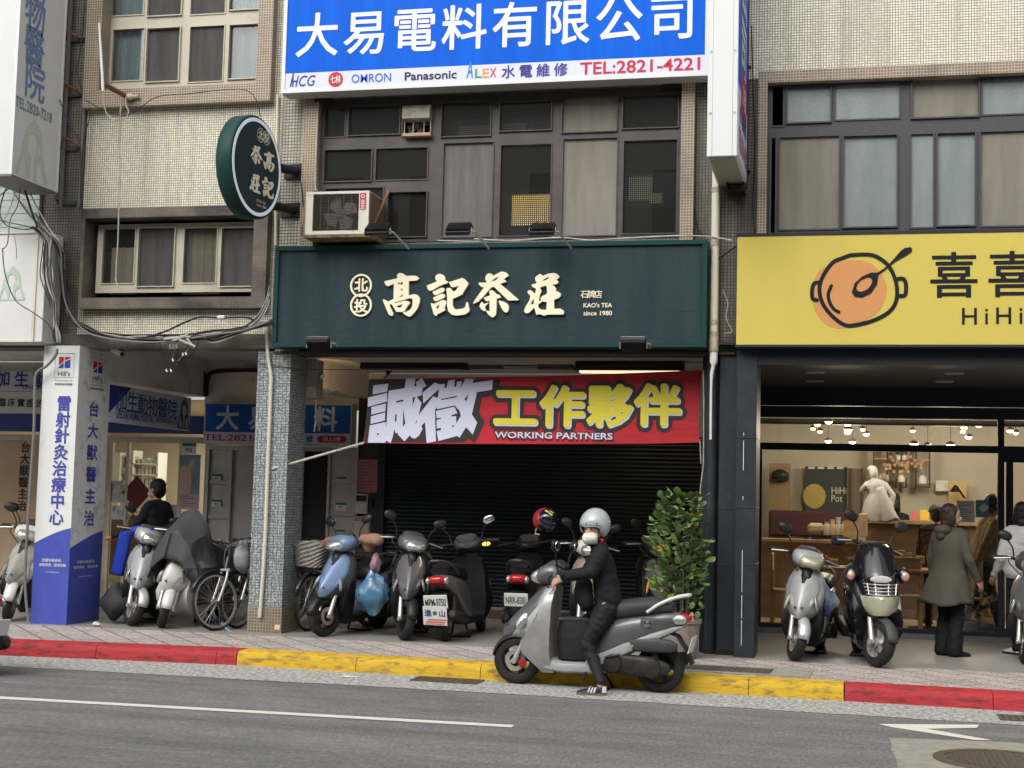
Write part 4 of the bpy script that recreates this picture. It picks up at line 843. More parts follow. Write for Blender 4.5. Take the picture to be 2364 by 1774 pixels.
# ---- recruiting banner
YN = 15.2
K5 = 2212/290.
bz = lambda x, y: at(x, y, YN)
BN = thing('banner', 'red and black cloth recruiting banner with white and yellow lettering', 'banner', (-3.5, YN, at(1200, 1024, YN).z))
m_bred = M('red_banner_cloth', (.52, .025, .035), .6, col2=(.4, .02, .03), vs=2.5, bump=.6, bs=9, stretch=(.5, 1, 1.6)); m_bblk = M('black_banner_cloth', (.035, .028, .03), .6, bump=.6, bs=9, stretch=(.5, 1, 1.6))
m_bwht = M('white_banner_print', (.62, .64, .78), .55, bump=.7, bs=9, stretch=(.5, 1, 1.6)); m_byel = M('yellow_banner_print', (.72, .62, .05), .55, bump=.6, bs=9, stretch=(.5, 1, 1.6))
P2 = lambda q: [(lambda p: (p.x, p.z))(at(x, y, YN)) for x, y in q]
b = MB(); b.curve2d([P2([(856, 876), (1000, 873), (1250, 869), (1450, 862), (1622, 855), (1616, 900), (1612, 960), (1615, 1022), (1500, 1024.5), (1250, 1025.5), (1000, 1025), (838, 1023), (849, 960)])], (0, YN, 0), UX, UY, depth=.002); b.build('cloth', m_bred, BN)
b = MB(); k6 = 4.608
b.curve2d([P2([(820+x/k6, 820+y/k6) for x, y in [(146, 262), (1550, 262), (1535, 332), (1640, 332), (1640, 500), (1500, 505), (1480, 430), (1350, 455), (1318, 610), (1380, 715), (1270, 938), (1200, 890), (1160, 930), (95, 928), (130, 560)]])], (0, YN-.006, 0), UX, UY)
b.build('black_field', m_bblk, BN)
BZ = lambda q: P2([(850+x/K5, 870+y/K5) for x, y in q])
b = MB()
for q in ([(95,160),(170,145),(365,125),(335,265),(85,315)], [(0,370),(340,285),(335,440),(0,535)], [(65,535),(318,475),(305,610),(60,670)], [(55,700),(305,630),(300,775),(48,835)]): b.curve2d([BZ(q)], (0, YN-.012, 0), UX, UY)
big = [(35,860),(312,800),(318,890),(335,760),(350,400),(368,250),(645,205),(675,30),(838,30),(815,175),(862,168),(840,100),(945,30),(975,60),(1028,165),(965,200),(945,330),(860,355),(945,465),(890,680),(1150,350),(1230,375),(1255,215),(975,475),(965,285),(1180,105),(1265,140),(1355,125),(1350,208),(1385,200),(1415,70),(1535,50),(1520,180),(1555,178),(1570,90),(1655,75),(1632,215),(1710,40),(1870,40),(1840,115),(2205,60),(2185,230),(1920,275),(1830,665),(1925,810),(1845,1022),(1730,890),(1615,1075),(1575,1045),(1240,1135),(1210,960),(1290,940),(1285,905),(1212,915),(1210,765),(1285,745),(1285,725),(1212,735),(1200,605),(1525,530),(1575,645),(1475,680),(1475,705),(1555,695),(1555,825),(1635,690),(1605,570),(1590,585),(1530,508),(1215,575),(1215,530),(1185,580),(1185,800),(1200,1140),(1035,1172),(1005,800),(940,870),(962,925),(900,1040),(830,1092),(770,1075),(740,1035),(645,1142),(525,1015),(540,990),(490,1000),(465,920),(440,1060),(400,1172),(315,1125),(310,1165),(0,1165)]
holes = [[(500,430),(628,405),(625,435),(500,462)], [(790,370),(835,360),(785,525)], [(622,560),(660,825),(618,890)], [(480,670),(508,660),(505,790),(478,795)], [(1290,395),(1580,338),(1555,365),(1290,415)], [(1690,410),(1770,305),(1735,445),(1720,405)], [(830,855),(860,765),(868,790)], [(1478,865),(1530,848),(1490,900)], [(165,1000),(195,990),(192,1025),(160,1030)]]
b.curve2d([BZ(big)]+[BZ(q) for q in holes], (0, YN-.012, 0), UX, UY); b.build('lettering', m_bwht, BN)
ca, cb = at(1190, 946, YN), at(1519, 938, YN); zc = (ca.z+cb.z)/2
def brow(dx, dz, off, dy, mat, nm):
    b = MB(); A = Vector((ca.x+dx, YN-dy, zc+dz)); B = Vector((cb.x+dx, YN-dy, zc+dz)); 
    for i, ch in enumerate('工作夥伴'): 
        c = A.lerp(B, i/3); c.y -= .0002*i; c.z += .012*i; b.text(ch, c, UX, UY, em=.47, offset=off, sx=1.08)
    b.build(nm, mat, BN)
brow(.006, -.008, .17, .008, m_bblk, 'letter_outline'); brow(.012, -.014, .05, .0125, m_bwht, 'letter_edge'); brow(0, 0, .042, .0165, m_byel, 'lettering')
for dz, dy, off, mat, nm in ((-.004, .0115, .05, m_bblk, 'letter_outline'), (0, .016, .018, m_bwht, 'lettering')):
    b = MB(); c = at(1277, 1006, YN-dy); b.text('WORKING PARTNERS', c+Vector((0, 0, dz)), UX, UY, fit=(at(1413, 1006, YN).x-at(1141, 1006, YN).x+(.03 if off > .03 else 0), .07+(.035 if off > .03 else 0)), offset=off); b.build(nm, mat, BN)
# banner fixings
b = MB(); b.tube([at(628, 1083, YF-.02), at(840, 1023, YN)], .014, 8); b.build('banner_pole', M('pale_green_pole', (.5, .54, .44), .5, col2=(.4, .36, .28), vs=9), smooth=True, label='thin pale pole slanting from the stone pillar to the banner', cat='pole')
b = MB(); b.tube([at(1616, 1018, YN), at(1618, 1070, 15.1), at(1624, 1073, 15.0)], .006, 6); b.tube([at(1624, 855, 14.94), at(1625, 960, 14.94), at(1624, 1073, 14.94), at(1617, 1130, 14.94), at(1616, 1150, 14.94)], .007, 6); b.tube([at(1615, 1150, 14.94), at(1612, 1175, 14.94), at(1611, 1210, 14.94)], .007, 6)
b.lathe([(.018, -.03), (.022, 0), (.018, .03)], at(1617, 1150, 14.94), 'z', 8); b.build('rope', m_cablew, label='white rope tied down from the banner along the charcoal pillar', cat='rope')
b = MB(); b.tube([at(600, 840, 14.76), at(690, 853, 14.8)], .004, 5); b.tube(polyline_sag(at(690, 853, 14.8), at(1640, 836, 15.24), .03, 14), .004, 5); b.build('wire', m_cable, label='thin black wire strung behind the top edge of the banner', cat='wire')
# ================================================================ inside the arcades
YBK = YB-.002
# ---- stairwell sign and steel doors
SSx0, SSx1, SSz0, SSz1 = RC(471, 812, 931, 1029, YB-.2)
SS = thing('stairwell_sign', 'small blue and white electrical company lightbox above the stairwell door', 'shop sign', ((SSx0+SSx1)/2, YB-.1, SSz0))
MB().box(SSx0, SSx1, YB-.2, YB-.01, SSz0, SSz1).build('case', m_pvc, SS)
zm = SSz0+(SSz1-SSz0)*.3
MB().box(SSx0+.02, SSx1-.02, YB-.206, YB-.2001, zm, SSz1-.02).build('blue_face', M('shaded_blue', (.004, .1, .42), .5), SS)
MB().box(SSx0+.02, SSx1-.02, YB-.206, YB-.2001, SSz0+.02, zm).build('white_face', m_lilac, SS)
YT_ = YB-.21; b = MB(); zc_ = (zm+SSz1-.02)/2
b.row('大易電料', Vector((at(525, 965, YT_).x, YT_, zc_)), Vector((at(752, 965, YT_).x, YT_, zc_)), .34, UX, UY, offset=.03); b.build('lettering', m_lilac, SS)
b = MB(); b.text('TEL:2821-4221', Vector((at(560, 1010, YT_).x, YT_, (SSz0+.02+zm)/2)), UX, UY, fit=(at(660, 1010, YT_).x-at(480, 1010, YT_).x, .085), offset=.016); X0_ = at(732, 1014, YT_).x; X1_ = at(800, 1014, YT_).x
b.prism([(X0_+.045+.045*cos(a), (SSz0+.02+zm)/2+.045*sin(a)) for a in [pi/2+pi*i/8 for i in range(9)]]+[(X1_-.045+.045*cos(a), (SSz0+.02+zm)/2+.045*sin(a)) for a in [-pi/2+pi*i/8 for i in range(9)]], (0, YT_, 0), UX, UY, (0, .003, 0)); b.build('lettering', m_redl, SS)
b = MB(); b.text('修', Vector((at(715, 1014, YT_).x, YT_, (SSz0+.02+zm)/2)), UX, UY, em=.1, offset=.025); b.build('lettering', m_navy, SS)
b = MB(); b.text('請上2樓', Vector((at(766, 1014, YT_-.002).x, YT_-.003, (SSz0+.02+zm)/2)), UX, UY, fit=(.25, .06), offset=.018); b.build('lettering', m_lilac, SS)
dz1 = SSz0-.005
def steel_door(x0, x1, label, plates, name='steel_door'):
    t = thing(name, label, 'door', ((x0+x1)/2, YB, PAVE)); b = MB()
    b.box(x0, x0+.05, YB-.07, YB, PAVE, dz1); b.box(x1-.05, x1, YB-.07, YB, PAVE, dz1); b.box(x0+.05, x1-.05, YB-.07, YB, dz1-.06, dz1); b.build('frame', m_steel, t)
    return t
dA = steel_door(at(474, 1200, YB).x, at(680, 1200, YB).x, 'studded steel panel door with house number plates at the stairwell', None)
xa0, xa1 = at(480, 1200, YB).x, at(528, 1200, YB).x
MB().box(xa0, at(676, 1200, YB).x, YB-.03, YB-.002, PAVE, dz1-.06).build('leaf', m_steel, dA)
b = MB(); b.box(xa1, xa1+.05, YB-.075, YB-.031, PAVE, dz1-.06)
for z in (1.78, 1.32, .9): b.box(xa0+.02, xa1-.005, YB-.055, YB-.031, z-.03, z+.03)
b.build('rail', m_steel, dA, bevel=.004)
b = MB()
for px, py in [(x, y) for x in range(552, 600, 4) for y in list(range(1060, 1072, 4))+list(range(1108, 1122, 4))]: c = at(px, py, YB-.031); b.ell(c, (.006, .004, .006), 6, 4)
b.build('studs', m_steel, dA)
dB = steel_door(at(690, 1200, YB).x, at(826, 1200, YB).x, 'open steel stairwell door with stacked letterbox panels and number plates', None)
MB().box(at(690, 1200, YB).x+.051, at(757, 1200, YB).x, YB-.004, YB-.001, PAVE, dz1-.06).build('dark_opening', m_dark, dB)
xb0, xb1 = at(760, 1200, YB).x, at(822, 1200, YB).x
MB().box(xb0, xb1, YB-.05, YB-.001, PAVE, dz1-.06).build('letterbox_panel', m_steel, dB)
b = MB(); b.box(xb0-.02, xb0+.02, YB-.08, YB-.051, PAVE, dz1-.06)
for z in (1.83, 1.4, .98, .62): b.box(xb0+.03, xb1-.01, YB-.075, YB-.051, z-.025, z+.025)
b.build('rail', m_steel, dB, bevel=.004)
m_plg = M('plate_green', (.03, .16, .09), .5); m_plw = M('plate_white', (.62, .63, .6), .5)
def number_plate(px, py, Y, num, wpx_, label, ux=UX, X=None):
    c = at(px, py, Y) if X is None else atx(px, py, X); t = thing('house_number_plate', label, 'number plate', c, 0, 'house number plates at the stairwell'); w_ = wpx_*c.y/F_PX; h_ = w_*.72; n = Vector(ux).cross(UY)
    b = MB(); b.prism([(-w_/2, -h_/2), (w_/2, -h_/2), (w_/2, h_*.2), (-w_/2, h_*.2)], c, ux, UY, n*.008); b.build('white_field', m_plw, t)
    b = MB(); b.prism([(-w_/2, h_*.2), (w_/2, h_*.2), (w_/2, h_/2), (-w_/2, h_/2)], c, ux, UY, n*.008); b.build('green_band', m_plg, t)
    b = MB(); b.text(num, c+n*.0105-UY*h_*.14, ux, UY, fit=(w_*.44, h_*.42), offset=.017); b.build('lettering', m_greys, t)
number_plate(437, 1036, YB-.07, '95', 38, 'green and white number plate reading 95 on the blue clinic pier')
number_plate(500, 1103, YB-.045, '95', 24, 'green and white number plate reading 95 on the studded door under the upper rail')
number_plate(500, 1162, YB-.045, '95', 24, 'green and white number plate reading 95 on the studded door below the middle rail')
number_plate(788, 1109, YB-.055, '97', 22, 'green and white number plate reading 97, topmost on the letterbox panel')
number_plate(787, 1170, YB-.055, '97', 26, 'green and white number plate reading 97, middle of the letterbox panel')
number_plate(784, 1232, YB-.055, '97', 26, 'green and white number plate reading 97, lowest on the letterbox panel')
m_pink = M('pink_paper', (.48, .2, .22), .8); m_pale = M('pale_paper', (.55, .47, .44), .8)
def notice(xl, xr, yt, yb, Y, mat, label, lines=9, ink=None):
    x0, x1, z0, z1 = RC(xl, xr, yt, yb, Y); t = thing('paper_notice', label, 'notice', ((x0+x1)/2, Y, z0)); MB().box(x0, x1, Y-.004, Y, z0, z1).build('sheet', mat, t); b = MB()
    random.seed(int(xl)); w_ = x1-x0
    for i in range(lines):
        z = z1-(z1-z0)*(i+1.2)/(lines+1.5); e = random.uniform(.25, .8); b.box(x0+w_*.12, x0+w_*(.12+e*.9), Y-.0055, Y-.0045, z, z+.007)
    b.build('writing', ink or m_greys, t)
notice(824, 876, 1061, 1137, YB-.05, m_pink, 'large pink paper notice on the grey tiled pier')
notice(412, 460, 1140, 1176, YB-.07, M('pale_pink_paper', (.5, .36, .37), .8), 'pale pink notice on the blue clinic pier', 5)
# intercom
ic = thing('intercom', 'grey intercom panel with rows of buttons on the tiled pier', 'intercom', at(836, 1186, YB-.05)); x0, x1, z0, z1 = RC(821, 851, 1140, 1187, YB-.05)
MB().box(x0, x1, YB-.09, YB-.041, z0, z1).build('case', m_steel, ic, bevel=.004); MB().box(x0+.02, x1-.02, YB-.093, YB-.0905, z1-.1, z1-.025).build('screen', m_black, ic)
b = MB()
for i in range(5): b.box(x0+.02, x1-.02, YB-.096, YB-.0905, z0+.015+i*.026, z0+.03+i*.026)
b.build('buttons', m_plw, ic)
b = MB(); b.tube([at(857, 1148, YB-.08), at(858, 1172, YB-.08)], .022, 8); b.build('handset', m_black, ic)
mb_ = thing('letterbox', 'pale letterbox with a pink top on the pier behind the blue scooter', 'letterbox', at(840, 1250, YB-.05)); x0, x1, z0, z1 = RC(822, 857, 1192, 1256, YB-.05)
MB().box(x0, x1, YB-.13, YB-.041, z0, z1-.06).build('case', M('cream_box', (.45, .4, .33), .6), mb_, bevel=.006); MB().box(x0-.006, x1+.006, YB-.14, YB-.041, z1-.058, z1).build('lid', m_pink, mb_, bevel=.01)
# ---- clinic: wall sign on the cross beam, fascia, glass front, pier
CS = thing('clinic_sign', 'white and blue animal hospital board hung along the cross beam', 'shop sign', (-8.43, 16.6, 2.5)); XS_ = -8.425
ya, yb2 = atx(250, 930, XS_).y, atx(440, 950, XS_).y
zt1, zt0 = atx(345, 903, XS_).z, atx(345, 985, XS_).z
MB().box(XS_-.05, XS_, ya, yb2, zt0, zt1).build('board', M('pale_blue_board', (.66, .7, .8), .5), CS)
b = MB(); b.row('加生動物醫院', atx(286, 926, XS_+.004)+Vector((0, -.05, 0)), atx(402, 947, XS_+.004)+Vector((0, -.05, 0)), .27, SX, UY, offset=.014, sx=1.05); b.text('LIFECARE ANIMAL HOSPITAL', atx(313, 962, XS_+.004), SX, UY, fit=(atx(356, 965, XS_).y-atx(271, 965, XS_).y, .1), offset=.018); b.text('預約專線2820-7218', atx(385, 972, XS_+.004), SX, UY, fit=(atx(410, 975, XS_).y-atx(362, 975, XS_).y, .07), offset=.012); b.build('lettering', M('mid_blue_letters', (.05, .1, .3), .5), CS)
b = MB(); dog(b, atx(425, 955, XS_+.004), SX, .42); b.build('dog_emblem', M('dark_grey_green_print', (.1, .11, .1), .6), CS)
b = MB(); b.prism([(0, 0), (.55, 0), (0, -.35)], (XS_+.003, ya, zt1), SX, UY, (.001, 0, 0)); b.build('blue_corner', m_navy, CS)
MB().box(-8.36, at(472, 1200, YB).x, YB-.06, YB+.1, PAVE, 2.78).build('clinic_pier', M('blue_grey_pier', (.16, .23, .3), .6, col2=(.2, .28, .35), vs=3), label='blue grey pier between the clinic glass and the steel door', cat='pier')
# poster of a dog on the pier
x0, x1, z0, z1 = RC(414, 462, 1050, 1140, YB-.062); po = thing('poster', 'poster of a cream coloured long-haired pet on the clinic pier', 'poster', (x0, YB, z0))
MB().box(x0, x1, YB-.066, YB-.0605, z0, z1).build('sheet', M('poster_blue', (.12, .19, .27), .6, col2=(.3, .36, .4), vs=3), po)
b = MB(); c = Vector((x0+.09, YB-.069, z0+.2)); W2 = lambda q: [(x*.3, y*.42) for x, y in q]
b.curve2d([W2([(-.3, .3), (-.1, .42), (.1, .4), (.3, .62), (.42, .66), (.4, .5), (.3, .25), (.33, -.1), (.25, -.5), (-.3, -.5)])], c, UX, UY); b.build('pet_print', M('cream_fur_print', (.5, .38, .26), .8, col2=(.62, .52, .4), vs=20), po)
# glass front of the clinic
cf = thing('clinic_glazing', 'glazed animal hospital shopfront with pale frames and warm light inside', 'shopfront', (-9.5, YB, PAVE))
def barb(b, xl, xr, yt, yb, Y, t=.04): b.rc(xl, xr, yt, yb, Y, -t, t)
xg0, xg1 = -12., -8.36
b = MB(); zt_ = at(320, 1008, YB).z; zr_ = at(320, 1022, YB).z
b.box(xg0, xg1, YB-.03, YB+.03, zr_, zt_); b.box(xg0, xg1, YB-.03, YB+.03, PAVE, PAVE+.08)
for px in (252, 290, 412): x = at(px, 1200, YB).x; b.box(x-.02, x+.02, YB-.028, YB+.028, PAVE+.08, zr_)
b.build('frame', m_alu, cf)
MB().box(at(252, 1200, YB).x+.02, xg1, YB-.004, YB+.004, PAVE+.08, zr_).build('pane', m_shopglass, cf)
MB().box(xg0, at(252, 1200, YB).x-.021, YB-.006, YB+.006, PAVE+.08, zr_).build('pane', M('brown_window_film', (.42, .3, .19), .35, col2=(.5, .37, .25), vs=1.5), cf, label='pane covered with brown film and dark lettering')
b = MB(); b.row('台大獸醫主治', at(59, 1033, YB-.012), at(50, 1168, YB-.012), .155, UX, UY, offset=.03); b.build('lettering', m_black, cf)
fs = thing('clinic_fascia', 'white fascia boards with animal hospital lettering left of the advert pillar', 'shop sign', (-10.3, YB-.2, 2.3))
YFS = YB-.15; Zf = lambda y: at(50, y, YFS).z
MB().box(-12, -9.0, YFS, YB-.03, Zf(904), Zf(858)).build('upper_board', M('dim_white_board', (.5, .52, .55), .5), fs); MB().box(-12, -9.0, YFS+.01, YB-.03, Zf(955), Zf(905)).build('lower_board', M('pale_board', (.56, .57, .56), .5), fs)
MB().box(-12, -8.37, YFS+.02, YB-.03, Zf(996), Zf(956)).build('blue_board', M('deep_blue_board', (.02, .05, .2), .5), fs)
b = MB(); b.row('加生動物', at(7, 874, YFS-.004), at(135, 880, YFS-.004), .23, UX, UY, offset=.028); b.text('LIFECARE', at(77, 894, YFS-.004), UX, UY, fit=(.33, .055), offset=.01, shear=.2); b.build('lettering', m_navy, fs)
b = MB(); b.row('臨床實證的', at(-1+6, 929, YFS+.006), at(92, 932, YFS+.006), .125, UX, UY, offset=.022); b.build('lettering', m_black, fs)
MB().box(-22, -9.0, YB-.02, YB+.2, Zf(858)+.001, ZB+.15).build('wall', m_plaster2, BL); MB().box(-22, -12.01, YB-.01, YB+.2, PAVE, Zf(858)).build('wall', m_plaster2, BL, label='stained plaster wall beyond the clinic glass')
# clinic interior
ci = thing('clinic_interior', 'warmly lit clinic room with white shelves and a reception desk behind the glass', 'room', (-9.5, 20, PAVE)); m_warm = M('warm_wall', (.5, .43, .32), .9)
b = MB(); x0, x1 = -12, -8.0; b.quad((x0, 22, .1), (x1, 22, .1), (x1, 22, 2.9), (x0, 22, 2.9)); b.quad((x1, YB+.1, .1), (x1, 22, .1), (x1, 22, 2.9), (x1, YB+.1, 2.9)); b.quad((x0, YB+.1, .1), (x0, 22, .1), (x0, 22, 2.9), (x0, YB+.1, 2.9)); b.quad((x0, YB+.1, 2.9), (x1, YB+.1, 2.9), (x1, 22, 2.9), (x0, 22, 2.9)); b.build('walls', m_warm, ci)
Yc = 20.5; b = MB(); m_shelf = M('shelf_white', (.55, .56, .48), .6)
for r in ((252, 275, 1045, 1180), (302, 306, 1040, 1180), (360, 364, 1045, 1160)): b.rc(*r, Yc, 0, .3)
for y in (1070, 1095, 1120): b.rc(302, 364, y, y+3, Yc, 0, .3)
b.build('shelf', m_shelf, ci)
b = MB(); random.seed(3)
for y in (1070, 1095, 1120): 
    for i in range(9): x = 278+i*9; b.rc(x, x+random.uniform(4, 8), y-random.uniform(8, 18), y, Yc, .05, .2)
b.build('stored_boxes', M('stored_boxes', (.5, .5, .42), .7, col2=(.2, .22, .18), vs=3), ci)
MB().rc(252, 420, 1190, 1330, 19.2, 0, .5).build('reception_desk', M('desk_wood', (.2, .12, .07), .6, col2=(.3, .2, .12), vs=3), ci)
b = MB(); c = at(315, 1138, YB-.02); b.prism([(-.22, 0), (0, -.24), (.22, 0), (0, .24)], c, UX, UY, (0, .004, 0)); dm = b.build('paper_diamond', M('maroon_paper', (.13, .015, .03), .7), label='maroon paper diamond stuck on the clinic glass', cat='decoration')
L = bpy.data.lights.new('clinic_lamp', 'AREA'); L.energy = 80; L.size = 1.5; L.color = (1, .93, .8); lo = bpy.data.objects.new('clinic_lamp', L); C.objects.link(lo); lo.location = (-9, 20, 2.85)
for (xl_, xr_, yt_, yb_, c1, c2, lab) in ((345, 408, 1165, 1235, (.4, .42, .4), (.2, .24, .28), 'pale poster low on the clinic glass beside the walking person'), (256, 284, 1110, 1160, (.5, .5, .46), (.3, .32, .3), 'white sheet on the clinic glass near the advert pillar'), (258, 300, 1168, 1200, (.46, .5, .46), (.16, .2, .18), 'printed sign board low on the clinic glass near the advert pillar')):
    MB().rc(xl_, xr_, yt_, yb_, YB-.012, 0, .005).build('poster', M('poster_'+str(xl_), c1, .6, col2=c2, vs=9, ramp=(.45, .6)), label=lab, cat='poster')
# conduit along the beam
b = MB(); b.tube(smooth_path([at(200, 803, 15.3), at(270, 815, 15.6), at(380, 838, 17), at(455, 850, 17.8), at(472, 868, 17.9), at(474, 915, 17.9)], 4), .028, 6); b.tube(smooth_path([at(476, 915, 17.92), at(480, 875, 17.92), at(500, 858, 17.92), at(600, 855, 17.92), at(640, 855, 17.92)], 4), .03, 6); b.build('cable_bundle', m_cable, smooth=True, label='bundled black cables running across the arcade ceiling to the stairwell sign', cat='cable')
# security camera
cc = thing('security_camera', 'small white security camera under the brown beam', 'camera', at(270, 812, 14.9), 0); ORG[cc.name] = Vector((0, 0, 0))
b = MB(); b.m = Matrix.Rotation(radians(25), 4, 'Y'); b.box(-.06, .06, -.04, .04, -.03, .03); b.build('housing', m_white, cc, bevel=.006); b = MB(); b.m = Matrix.Rotation(radians(25), 4, 'Y'); b.lathe([(.022, .0), (.022, .03)], (.061, 0, 0), 'x', 10); b.build('lens', m_black, cc); MB().tube([(-.03, 0, .02), (-.05, .03, .08)], .01, 6).build('arm', m_white, cc)
# ---- electrical boxes on the pillar
eb = thing('junction_box', 'tall beige metal junction boxes on the inner side of the stone pillar', 'junction box', at(716, 920, 15.3)); m_beige = M('beige_metal', (.33, .31, .26), .5, col2=(.27, .25, .2), vs=5)
MB().rc(694, 738, 832, 921, 15.35, -.1, .12).build('box', m_beige, eb, bevel=.006); MB().rc(682, 693, 870, 922, 15.3, -.02, .1).build('box', m_beige, eb, bevel=.005)
b = MB(); b.rc(697, 708, 834, 918, 15.25, -.004, -.001); b.rc(693, 739, 890, 892, 15.25, -.006, -.001); b.build('seams', m_cableg, eb)
b = MB(); b.ell(at(687, 869, 15.3), (.035, .05, .02)); b.build('lamp', m_white, eb)
b = MB(); c = at(745, 865, 15.4); b.tube([c+Vector((-.03, 0, .03)), c+Vector((.03, -.08, -.03))], [.02, .028], 10); b.build('spot_lamp', m_white, label='little white spot lamp on the junction box', cat='lamp')
b = MB(); b.tube(smooth_path([at(730, 921, 15.3), at(729, 960, 15.3), at(727, 985, 15.3), at(725, 997, 15.3)], 3), .008, 6); b.tube([at(729, 922, 15.3), at(778, 903, 15.6)], .006, 6); b.build('loose_cable', m_cablew, label='loose white cable dangling below the junction boxes', cat='cable')
b = MB(); b.tube([at(905, 856, 16), at(895, 866, 16), at(886, 874, 16)], .008, 6); b.ell(at(896, 861, 15.98), (.03, .03, .03), 10, 6); b.build('dome_camera', m_black, label='black dome camera above the banner', cat='camera')
# ---- fluorescent fixtures over the shutter
def fixture(xl, xr, yt, yb, Y, label, lit):
    x0, x1, z0, z1 = RC(xl, xr, yt, yb, Y); t = thing('fluorescent_fixture', label, 'ceiling light', ((x0+x1)/2, Y, z0), 0, 'fluorescent fixtures over the shutter')
    b = MB(); b.prism([(-.1, 0), (.1, 0), (.04, z1-z0), (-.04, z1-z0)], (x0, Y, z0), (0, 1, 0), UY, (x1-x0, 0, 0)); b.build('housing', M('dark_fixture', (.035, .035, .033), .6), t)
    b = MB()
    for dy in (-.05, .05): b.tube([(x0+.05, Y+dy, z0-.012), (x1-.05, Y+dy, z0-.012)], .014, 8)
    b.build('tube', M('lit_tube', (1, .72, .46), .5, emit=.85) if lit else M('unlit_tube', (.55, .52, .45), .5), t)
fixture(836, 1078, 833, 853, 16.6, 'dark fluorescent fixture with unlit tubes over the banner', False); fixture(1330, 1580, 835, 857, 16.3, 'dark fluorescent fixture glowing warm over the banner', True)
b = MB(); b.rc(1080, 1158, 832, 850, 16.8, 0, .12); b.rc(1240, 1322, 834, 852, 16.7, 0, .12); b.rc(1158, 1240, 842, 846, 16.8, 0, .05); b.build('sign_backing', M('grimy_steel', (.09, .085, .075), .7, col2=(.14, .13, .115), vs=6), label='grimy steel brackets between the fluorescent fixtures', cat='bracket')
L = bpy.data.lights.new('lit_tube_lamp', 'AREA'); L.energy = 7; L.shape = 'RECTANGLE'; L.size = 1.1; L.size_y = .1; L.color = (1, .8, .55); lo = bpy.data.objects.new('lit_tube_lamp', L); C.objects.link(lo); lo.location = (at(1455, 858, 16.3).x, 16.3, at(1455, 858, 16.3).z-.03)
L = bpy.data.lights.new('spot_lamp_light', 'SPOT'); L.energy = 11; L.spot_size = radians(50); L.spot_blend = .5; L.color = (1, .65, .3); lo = bpy.data.objects.new('spot_lamp_light', L); C.objects.link(lo); lo.location = (-5.75, 15.6, 2.75); lo.rotation_euler = (Vector((-6.14, 16.4, 3.05))-lo.location).to_track_quat('-Z', 'Y').to_euler()
# ================================================================ hot pot restaurant
rf = thing('restaurant_glazing', 'black framed glass shopfront of the hot pot restaurant', 'shopfront', (1.5, YG, PAVE))
XG0 = -1.04; Zg = lambda y, x=2000: at(x, y, YG).z
b = MB()
zt1_, zt0_ = Zg(966), Zg(945); z_r1, z_r0 = Zg(1026), Zg(1042)
b.box(XG0, 7, YG-.04, YG+.04, Zg(966), Zg(940)); b.box(XG0, 7, YG-.04, YG+.04, z_r0, z_r1); b.box(XG0, 7, YG-.05, YG+.05, PAVE+.02, PAVE+.1)
xm0, xm1 = at(2303, 1100, YG).x, at(2318, 1100, YG).x
b.box(XG0, XG0+.06, YG-.039, YG+.039, PAVE+.1, z_r0); b.box(xm0, xm1, YG-.045, YG+.045, PAVE+.1, z_r0); b.box(xm0, xm1, YG-.039, YG+.039, z_r1, Zg(966)); b.box(xm1+.02, xm1+.1, YG-.038, YG+.038, PAVE+.1, Zg(1062)); b.box(xm1, xm1+3, YG-.037, YG+.037, Zg(1062), z_r0)
b.build('frame', m_dkflat, rf)
for x0, x1, z0, z1 in ((XG0+.06, xm0, PAVE+.1, z_r0), (XG0, xm0, z_r1, Zg(966)), (xm1+.1, 7, PAVE+.1, Zg(1062)), (xm1, 7, z_r1, Zg(966))): MB().box(x0, x1, YG-.005, YG+.005, z0, z1).build('pane', m_shopglass, rf)
MB().box(-1.05, 7, YG-.06, YG+.06, Zg(938), zbm+.06).build('fascia', m_dkflat, rf)
MB().box(-1.05, 7, YG-.3, YG-.05, PAVE+.002, PAVE+.05).build('threshold', M('grey_threshold', (.14, .13, .12), .6), rf)
ri = thing('restaurant_interior', 'warm lit restaurant room with beige walls and pale wood floor', 'room', (2, 21, PAVE)); YR = 22.5; m_rw = M('beige_wall', (.52, .475, .39), .9, col2=(.46, .42, .345), vs=1); x0, x1, zc = -1.3, 8, 3.3
b = MB(); b.quad((x0, YR, .1), (x1, YR, .1), (x1, YR, zc), (x0, YR, zc)); b.quad((x0, YG+.06, .1), (x0, YR, .1), (x0, YR, zc), (x0, YG+.06, zc)); b.quad((x1, YG+.06, .1), (x1, YR, .1), (x1, YR, zc), (x1, YG+.06, zc)); b.build('walls', m_rw, ri)
MB().quad((x0, YG+.06, zc), (x1, YG+.06, zc), (x1, YR, zc), (x0, YR, zc)).build('ceiling', M('tan_ceiling', (.5, .42, .3), .9), ri)
MB().box(x0, x1, YG+.06, YR, .1, PAVE+.02).build('floor', M('wood_floor', (.4, .28, .17), .45, col2=(.33, .22, .13), vs=3, stretch=(1, 6, 1)), ri)
b = MB()
for y, z in ((19.2, 2.75), (20.2, 2.82), (21.2, 2.9)): b.tube([(x0, y, z), (x1, y, z)], .025, 6)
b.build('lighting_track', m_black, ri)
m_ct = M('counter_wood', (.21, .135, .08), .5, col2=(.15, .095, .058), vs=2, stretch=(1, 1, 5)); 
def inpx(b, xl, xr, yt, yb, Y, d=.02): b.rc(xl, xr, yt, yb, Y, 0, d)
ct = thing('counter', 'brown wood service counter inside the restaurant', 'counter', at(2100, 1400, 20.5)); b = MB(); x0_, x1_ = at(2000, 1250, 20.5).x, at(2300, 1250, 20.5).x; zt_ = at(2100, 1202, 20.5).z
